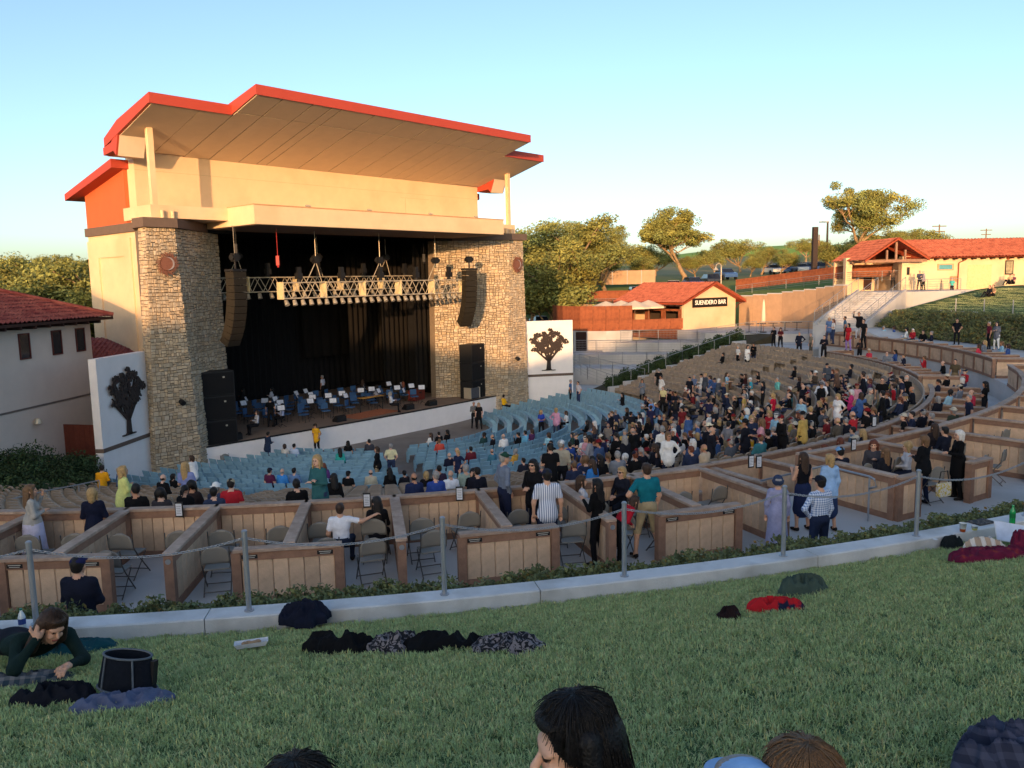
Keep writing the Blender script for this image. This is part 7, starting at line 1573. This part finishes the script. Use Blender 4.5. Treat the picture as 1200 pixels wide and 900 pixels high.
# person lying on the blanket, propped on elbows and looking at a phone
def lying_reader():
    hc = np.array([0, .06, .335]); Rh = rx(-.55) @ rzm(.18)
    B = [elli((0, -.28, .17), (.17, .26, .10), TOP, rx(.35)), elli((0, -.62, .11), (.15, .2, .10), TOP), elli((0, -.85, .12), (.17, .17, .12), BOT), cone((-.16, -.10, .24), (.16, -.10, .24), .06, .06, TOP), cone((0, -.06, .26), (0, .02, .31), .055, .05, SKIN),
         cone((-.19, -.10, .22), (-.24, .08, .05), .055, .048, TOP), cone((-.24, .08, .05), (-.07, .26, .06), .045, .034, TOP), cone((.19, -.10, .22), (.27, .10, .06), .055, .048, TOP), cone((.27, .10, .06), (.13, .12, .27), .045, .032, TOP)]
    for s in (-1, 1): B += [cone((s*.09, -.9, .11), (s*.13, -1.3, .08), .085, .06, BOT), cone((s*.13, -1.3, .08), (s*.12, -1.7, .07), .058, .045, BOT), cone((s*.12, -1.7, .06), (s*.12, -1.82, .05), .04, .035, SHOE)]
    H = hand_prims(np.array([-.07, .26, .06]), np.array([.6, .5, -.1]), -1); H2 = hand_prims(np.array([.13, .12, .27]), np.array([-.25, -.1, .6]), 1, curl=.35)
    hp = head_prims(hc, Rh, 'none', None, True, False); T = lambda c: hc+Rh @ np.array(c, float)
    hp += [elli(T((0, -.03, .045)), (.092, .1, .092), HAIR, Rh), cone(T((.08, -.01, .06)), T((.125, .0, -.16)), .045, .05, HAIR), cone(T((-.08, -.01, .06)), T((-.115, -.02, -.15)), .042, .045, HAIR), elli(T((0, -.02, .07)), (.1, .1, .08), HAIR, Rh), cone(T((0, -.08, 0)), T((.03, -.12, -.18)), .075, .06, HAIR), elli(T((0, .05, .098)), (.06, .04, .024), HAIR, Rh)]
    parts = [sdf_mesh(B, .021, .045), sdf_mesh(hp, .0065, .014), sdf_mesh(H, .006, .006), sdf_mesh(H2, .006, .006)]
    V = []; F = []; Mi = []; n = 0
    for v, q, m in parts: V.append(v); F.append(q+n); Mi.append(m); n += len(v)
    me = mesh_np('person', np.concatenate(V), np.concatenate(F), None, None, True); me.materials.clear()
    for k in range(8): me.materials.append(None)
    me.polygons.foreach_set('material_index', np.concatenate(Mi).astype(np.int32)); return me
p = lawn_pt(42, 800); o = link('person', lying_reader(), None, p+Vector((0, .18, .03))); o.scale = (1.1,)*3; o.rotation_euler = (Matrix.Rotation(R_(-13.5), 4, 'X') @ Matrix.Rotation(-2.3, 4, 'Z')).to_euler(); dress_up(o, 'brown', (24, 42, 40), (30, 34, 44), skin=0)
LR = (np.array([0, .06, .335]), rx(-.55) @ rzm(.18)); lying_ = o
tag(o, 'person with brown hair lying on blankets in dark green, looking at a phone', 'person')
ph = MB().box(-.037, .037, -.075, .075, 0, .009).build('phone', M_['blackmetal'], None, loc=p+Vector((.0, -.03, .085)), rz=.5); tag(ph, 'dark phone in the hand of the lying reader', 'phone')

# ---------------------------------------------------------------- heads of people sitting close by
def strands(hc, Rh, n, seed, style, m, parent_loc):
    """hair as fine locks falling from the crown over the skull"""
    rd = np.random.default_rng(seed); b = MB(); part = np.array([0., -.015, .14])
    for i in range(n):
        a = rd.uniform(-PI, PI); back = .5-.5*math.sin(a)      # a = pi/2 is the forehead
        drop = (.30 if style == 'long' else .16)*(1 if back > .25 else .42 if style == 'long' else .32)*rd.uniform(.75, 1.1)
        pts = []; w = rd.normal(size=3)*(.002 if style == 'long' else .0012); rad = 1+rd.uniform(.0, .07 if style == 'long' else .035)
        front = math.sin(a); lim = 1.62 if front < .25 else 1.62-(front-.25)*1.15
        if front > .25: drop *= .12
        for k in range(7):
            t = k/6; th = t*lim
            if th < 1.45: q = np.array([math.cos(a)*math.sin(th)*.094*rad, -.018+math.sin(a)*math.sin(th)*.108*rad, .035+math.cos(th)*.108*rad])
            else: q = np.array([math.cos(a)*.098*rad, -.018+math.sin(a)*.11*rad, .035])
            q[2] -= drop*max(0, t-.55)/.45 if th > .6 else 0; q[:2] *= 1-.25*max(0, t-.7)*(front < .25)
            q += w*(1+6*t*t)*(1 if k else 0)+rd.normal(size=3)*.0012
            pts.append(hc+Rh @ q)
        b.path(pts, [.0016, .0022, .0022, .002, .0018, .0012, .0005], 3)
    return b
def close_person(label, x, ytop, Y, rz, hair, style, top, skin=0, hat=None, acc=(150, 180, 210), pitch=0., ns=1500, female=True, size=1.):
    pt = at_Y(x, ytop, Y); B, H, hc, Rh = body_prims(pose='floor', female=female, arms=ARMS['lap'], head=(0., pitch))
    hp = head_prims(hc, Rh, 'none', hat, female, False)
    T = lambda c: hc+Rh @ np.array(c, float)
    if style: hp += [elli(T((0, -.026, .042)), (.09, .1, .094), HAIR, Rh), cone(T((0, -.06, .02)), T((0, -.075, -.12 if style == 'short' else -.2)), .078, .062, HAIR), elli(T((0, .05, .096)), (.062, .042, .026), HAIR, Rh)]
    if style == 'long': hp += [cone(T((.078, -.02, .06)), T((.082, -.02, -.1)), .032, .034, HAIR), cone(T((-.078, -.02, .06)), T((-.082, -.02, -.1)), .032, .034, HAIR)]
    parts = [sdf_mesh(B, .024, .045), sdf_mesh(hp, .0055, .012)]; nh = len(H)//2
    for i in range(2): parts.append(sdf_mesh(H[i*nh:(i+1)*nh], .006, .006))
    V = []; F = []; Mi = []; n = 0
    for v, q, m in parts: V.append(v); F.append(q+n); Mi.append(m); n += len(v)
    me = mesh_np('person', np.concatenate(V), np.concatenate(F), None, None, True); me.materials.clear()
    for k in range(8): me.materials.append(None)
    me.polygons.foreach_set('material_index', np.concatenate(Mi).astype(np.int32))
    loc = Vector((pt.x, pt.y, pt.z-(hc[2]+.15)*size)); o = link('person', me, None, loc, rz); o.scale = (size,)*3
    dress_up(o, hair, top, (40, 44, 60), skin=skin, acc=acc); tag(o, label, 'person', 'people sitting on the grass close by')
    if style and ns: strands(hc, Rh, int(ns*1.0), 3, style, None, None).build('hair', hair_mat(hair), o, smooth=True)['kind'] = 'stuff'
    return o, hc
strands(LR[0], LR[1], 900, 8, 'long', None, None).build('hair', hair_mat('brown'), lying_, smooth=True)['kind'] = 'stuff'
w1_, hc1 = close_person('person with thick black hair seen in profile, sitting on the grass', 682, 812, 1.95, 1.75, 'black', 'long', (60, 56, 66), 3, pitch=-.12, ns=2400)
MB().ell(tuple(hc1+np.array([-.079, -.005, -.045])), (.006, .006, .008), 8, 6).build('earring', mat('pearl', S(220, 214, 206), .2), w1_, smooth=True)
close_person('person with brown hair, crown of the head only, on the grass', 948, 870, 1.75, .2, 'light brown', 'short', (120, 110, 104), 0, ns=1500, female=False)
close_person('person with a pale blue cap beside the brown-haired head', 882, 896, 1.72, .1, 'grey', 'short', (150, 150, 160), 0, hat='cap', acc=(150, 186, 226), ns=0, female=False)
close_person('person with dark hair, only the top of the head showing', 344, 890, 1.7, .1, 'dark', 'short', (60, 60, 70), 0, ns=800, female=False)

# ================================================================ GRASS AND PLANTING (stuff)
def patch_mesh(name, n, rad, kind, m, seed):
    rd = np.random.default_rng(seed); V = []; F = []; Tn = []
    if kind == 'grass':
        x, y = rd.uniform(-rad, rad, n), rd.uniform(-rad, rad, n); a = rd.uniform(0, 2*PI, n); L = rd.uniform(.018, .046, n); bend = rd.uniform(.2, 1.1, n); w = rd.uniform(.0017, .0034, n)
        dx, dy = np.cos(a), np.sin(a); px_, py_ = -dy, dx; v = np.zeros((n, 5, 3))
        for j, (t, ww) in enumerate(((0, 1), (0, -1), (.55, .85), (.55, -.85), (1, 0))):
            v[:, j, 0] = x+px_*w*ww+dx*L*bend*t*t; v[:, j, 1] = y+py_*w*ww+dy*L*bend*t*t; v[:, j, 2] = L*t*(1-.35*bend*t)-.01
        f = np.arange(n)[:, None]*5
        F = np.concatenate([f+np.array([[0, 1, 3]]), f+np.array([[0, 3, 2]]), f+np.array([[2, 3, 4]])], 0)
        tt = rd.uniform(.6, 1.25, n); yl = rd.random(n); tint = np.stack([tt*(1+.55*(yl > .86)+.1*yl), tt*(1+.15*(yl > .86)), tt*(1+.35*(yl > .93))], 1); tint = np.concatenate([tint]*3, 0)
        return mesh_np(name, v.reshape(-1, 3), F, m, tint)
    c = np.stack([rd.uniform(-rad, rad, 14), rd.uniform(-rad, rad, 14), rd.uniform(.0, .09, 14)], 1)*np.array([1, 1, rad/.2]); r = np.full(14, rad*.55)
    v, f, t = leaf_cloud(c, r, n, rad*.13, rd, .55, (.55, 1.3)); br = rd.random(len(f)) > .9
    t[br] *= np.array([1.5, 1.05, .8]); return mesh_np(name, v, f, m, t)
def scatter(name, label, cat, pts, patch, smin, smax):
    me = bpy.data.meshes.new(name); me.from_pydata(pts, [], []); o = link(name, me)
    ng = bpy.data.node_groups.new(name+'_nodes', 'GeometryNodeTree'); ng.interface.new_socket('Geometry', in_out='INPUT', socket_type='NodeSocketGeometry'); ng.interface.new_socket('Geometry', in_out='OUTPUT', socket_type='NodeSocketGeometry')
    N = ng.nodes; L = ng.links; gi, go = N.new('NodeGroupInput'), N.new('NodeGroupOutput'); ip = N.new('GeometryNodeInstanceOnPoints'); oi = N.new('GeometryNodeObjectInfo'); oi.inputs['Object'].default_value = patch; oi.inputs['As Instance'].default_value = True
    rv = N.new('FunctionNodeRandomValue'); rv.data_type = 'FLOAT_VECTOR'; rv.inputs[0].default_value = (-.05, -.05, 0); rv.inputs[1].default_value = (.05, .05, 6.283)
    rs_ = N.new('FunctionNodeRandomValue'); rs_.data_type = 'FLOAT'; rs_.inputs[2].default_value = smin; rs_.inputs[3].default_value = smax
    L.new(gi.outputs[0], ip.inputs['Points']); L.new(oi.outputs['Geometry'], ip.inputs['Instance']); L.new(rv.outputs[0], ip.inputs['Rotation']); L.new(rs_.outputs[1], ip.inputs['Scale']); L.new(ip.outputs[0], go.inputs[0])
    md = o.modifiers.new('scatter', 'NODES'); md.node_group = ng; return tag(o, label, cat, None, 'stuff')
M_['blade'] = mat('grass_blade', (.39, .51, .21), .75, .2, 1.1, attr=True, spec=.25, noise2=((.50, .53, .27), .55, .46, .72))
M_['cover'] = mat('ground_cover_leaf', (.17, .20, .085), .75, .2, 1.2, attr=True, spec=.25, noise2=((.21, .18, .10), .7, .5, .66))
def src(name, me): o = bpy.data.objects.new(name, me); return o
gp = src('grass_patch', patch_mesh('grass_patch', 400, .13, 'grass', M_['blade'], 1)); pts = []
rd = np.random.default_rng(2)
for xg in np.arange(-9, 9.5, .15):
    for yg in np.arange(1.0, 13.5, .15):
        x, y = xg+rd.uniform(-.07, .07), yg+rd.uniform(-.07, .07); r, ph_ = topol(x, y)
        if r < rc_(ph_)+.22 or abs(x) > .78*y+1.0: continue
        pts.append((x, y, lawn_z(r, ph_)))
scatter('lawn_grass', 'short green lawn grass in evening shade', 'grass', pts, gp, .8, 1.2)
cp = src('cover_patch', patch_mesh('cover_patch', 300, .22, 'cover', M_['cover'], 5)); pts = []
for p in np.arange(-9, 34, .26):
    for r in np.arange(38.45, 40.62, .19):
        q = pol(r+rd.uniform(-.08, .08), p+rd.uniform(-.12, .12)); rr, pp2 = topol(q.x, q.y); pts.append((q.x, q.y, bank_z(rr, pp2)+.0+.08*mnoise.noise((q.x*1.3, q.y*1.3, 0))))
scatter('bank_planting', 'low bushy ground cover on the bank behind the curb', 'ground cover', pts, cp, .7, 1.25)
pts = []
for p in np.arange(83, 110.5, .5):
    for r in np.arange(39.8, 42.5, .3):
        q = pol(r+rd.uniform(-.12, .12), p+rd.uniform(-.2, .2)); rr, pp2 = topol(q.x, q.y); pts.append((q.x, q.y, bank_z(rr, pp2)+.05))
scatter('bank_planting', 'dark ground cover on the bank below the far lawn', 'ground cover', pts, cp, 1.5, 2.4)
gp2 = src('grass_patch_far', patch_mesh('grass_patch_far', 260, .5, 'grass', M_['blade'], 9)); gp2.data.transform(Matrix.Diagonal((1, 1, 1.6, 1))); pts = []
for p in np.arange(85, 111, .5):
    for r in np.arange(43.2, 53, .42):
        q = pol(max(42.95, r+rd.uniform(-.42, .42)), p+rd.uniform(-.5, .5)); rr, pp2 = topol(q.x, q.y)
        if q.x < 30.5+.0*q.y and q.y > 62: continue
        pts.append((q.x, q.y, lawn_z(rr, pp2)))
scatter('lawn_grass', 'grass on the far upper lawn before the tiled long building', 'grass', pts, gp2, .8, 1.2)

# ================================================================ CROWD LIMIT: the 300 largest people stay separate, the smallest in the dense rows become one mass
ppl = [o for o in COL.objects if o.type == 'MESH' and o.get('category') == 'person']
def psize(o): return proj(o.location+Vector((0, 0, .8)))[2]
cand = sorted([o for o in ppl if o.get('group') == 'people in the audience'], key=psize, reverse=True)
extra = cand[:max(0, len(ppl)-296)]
if extra:
    mats_ = []; V = []; F = []; Mi = []; n = 0
    for o in extra:
        me = o.data; mv = np.empty(len(me.vertices)*3, np.float32); me.vertices.foreach_get('co', mv); mv = mv.reshape(-1, 3)
        Mx = np.array(Matrix.Translation(o.location) @ Matrix.Rotation(o.rotation_euler.z, 4, 'Z') @ Matrix.Diagonal((*o.scale, 1)))
        q = np.empty(len(me.polygons)*4, np.int32); me.loops.foreach_get('vertex_index', q); mi = np.empty(len(me.polygons), np.int32); me.polygons.foreach_get('material_index', mi)
        lut = []
        for sl in o.material_slots:
            if sl.material not in mats_: mats_.append(sl.material)
            lut.append(mats_.index(sl.material))
        V.append(mv @ Mx[:3, :3].T+Mx[:3, 3]); F.append(q.reshape(-1, 4)+n); Mi.append(np.array(lut, np.int32)[mi]); n += len(mv)
    me = mesh_np('audience_crowd', np.concatenate(V), np.concatenate(F), mats_[0], None, True)
    for m in mats_[1:]: me.materials.append(m)
    me.polygons.foreach_set('material_index', np.concatenate(Mi))
    tag(link('audience_crowd', me), 'farther part of the audience packed into the taupe and blue rows', 'crowd', None, 'stuff')
    for o in extra: bpy.data.objects.remove(o)
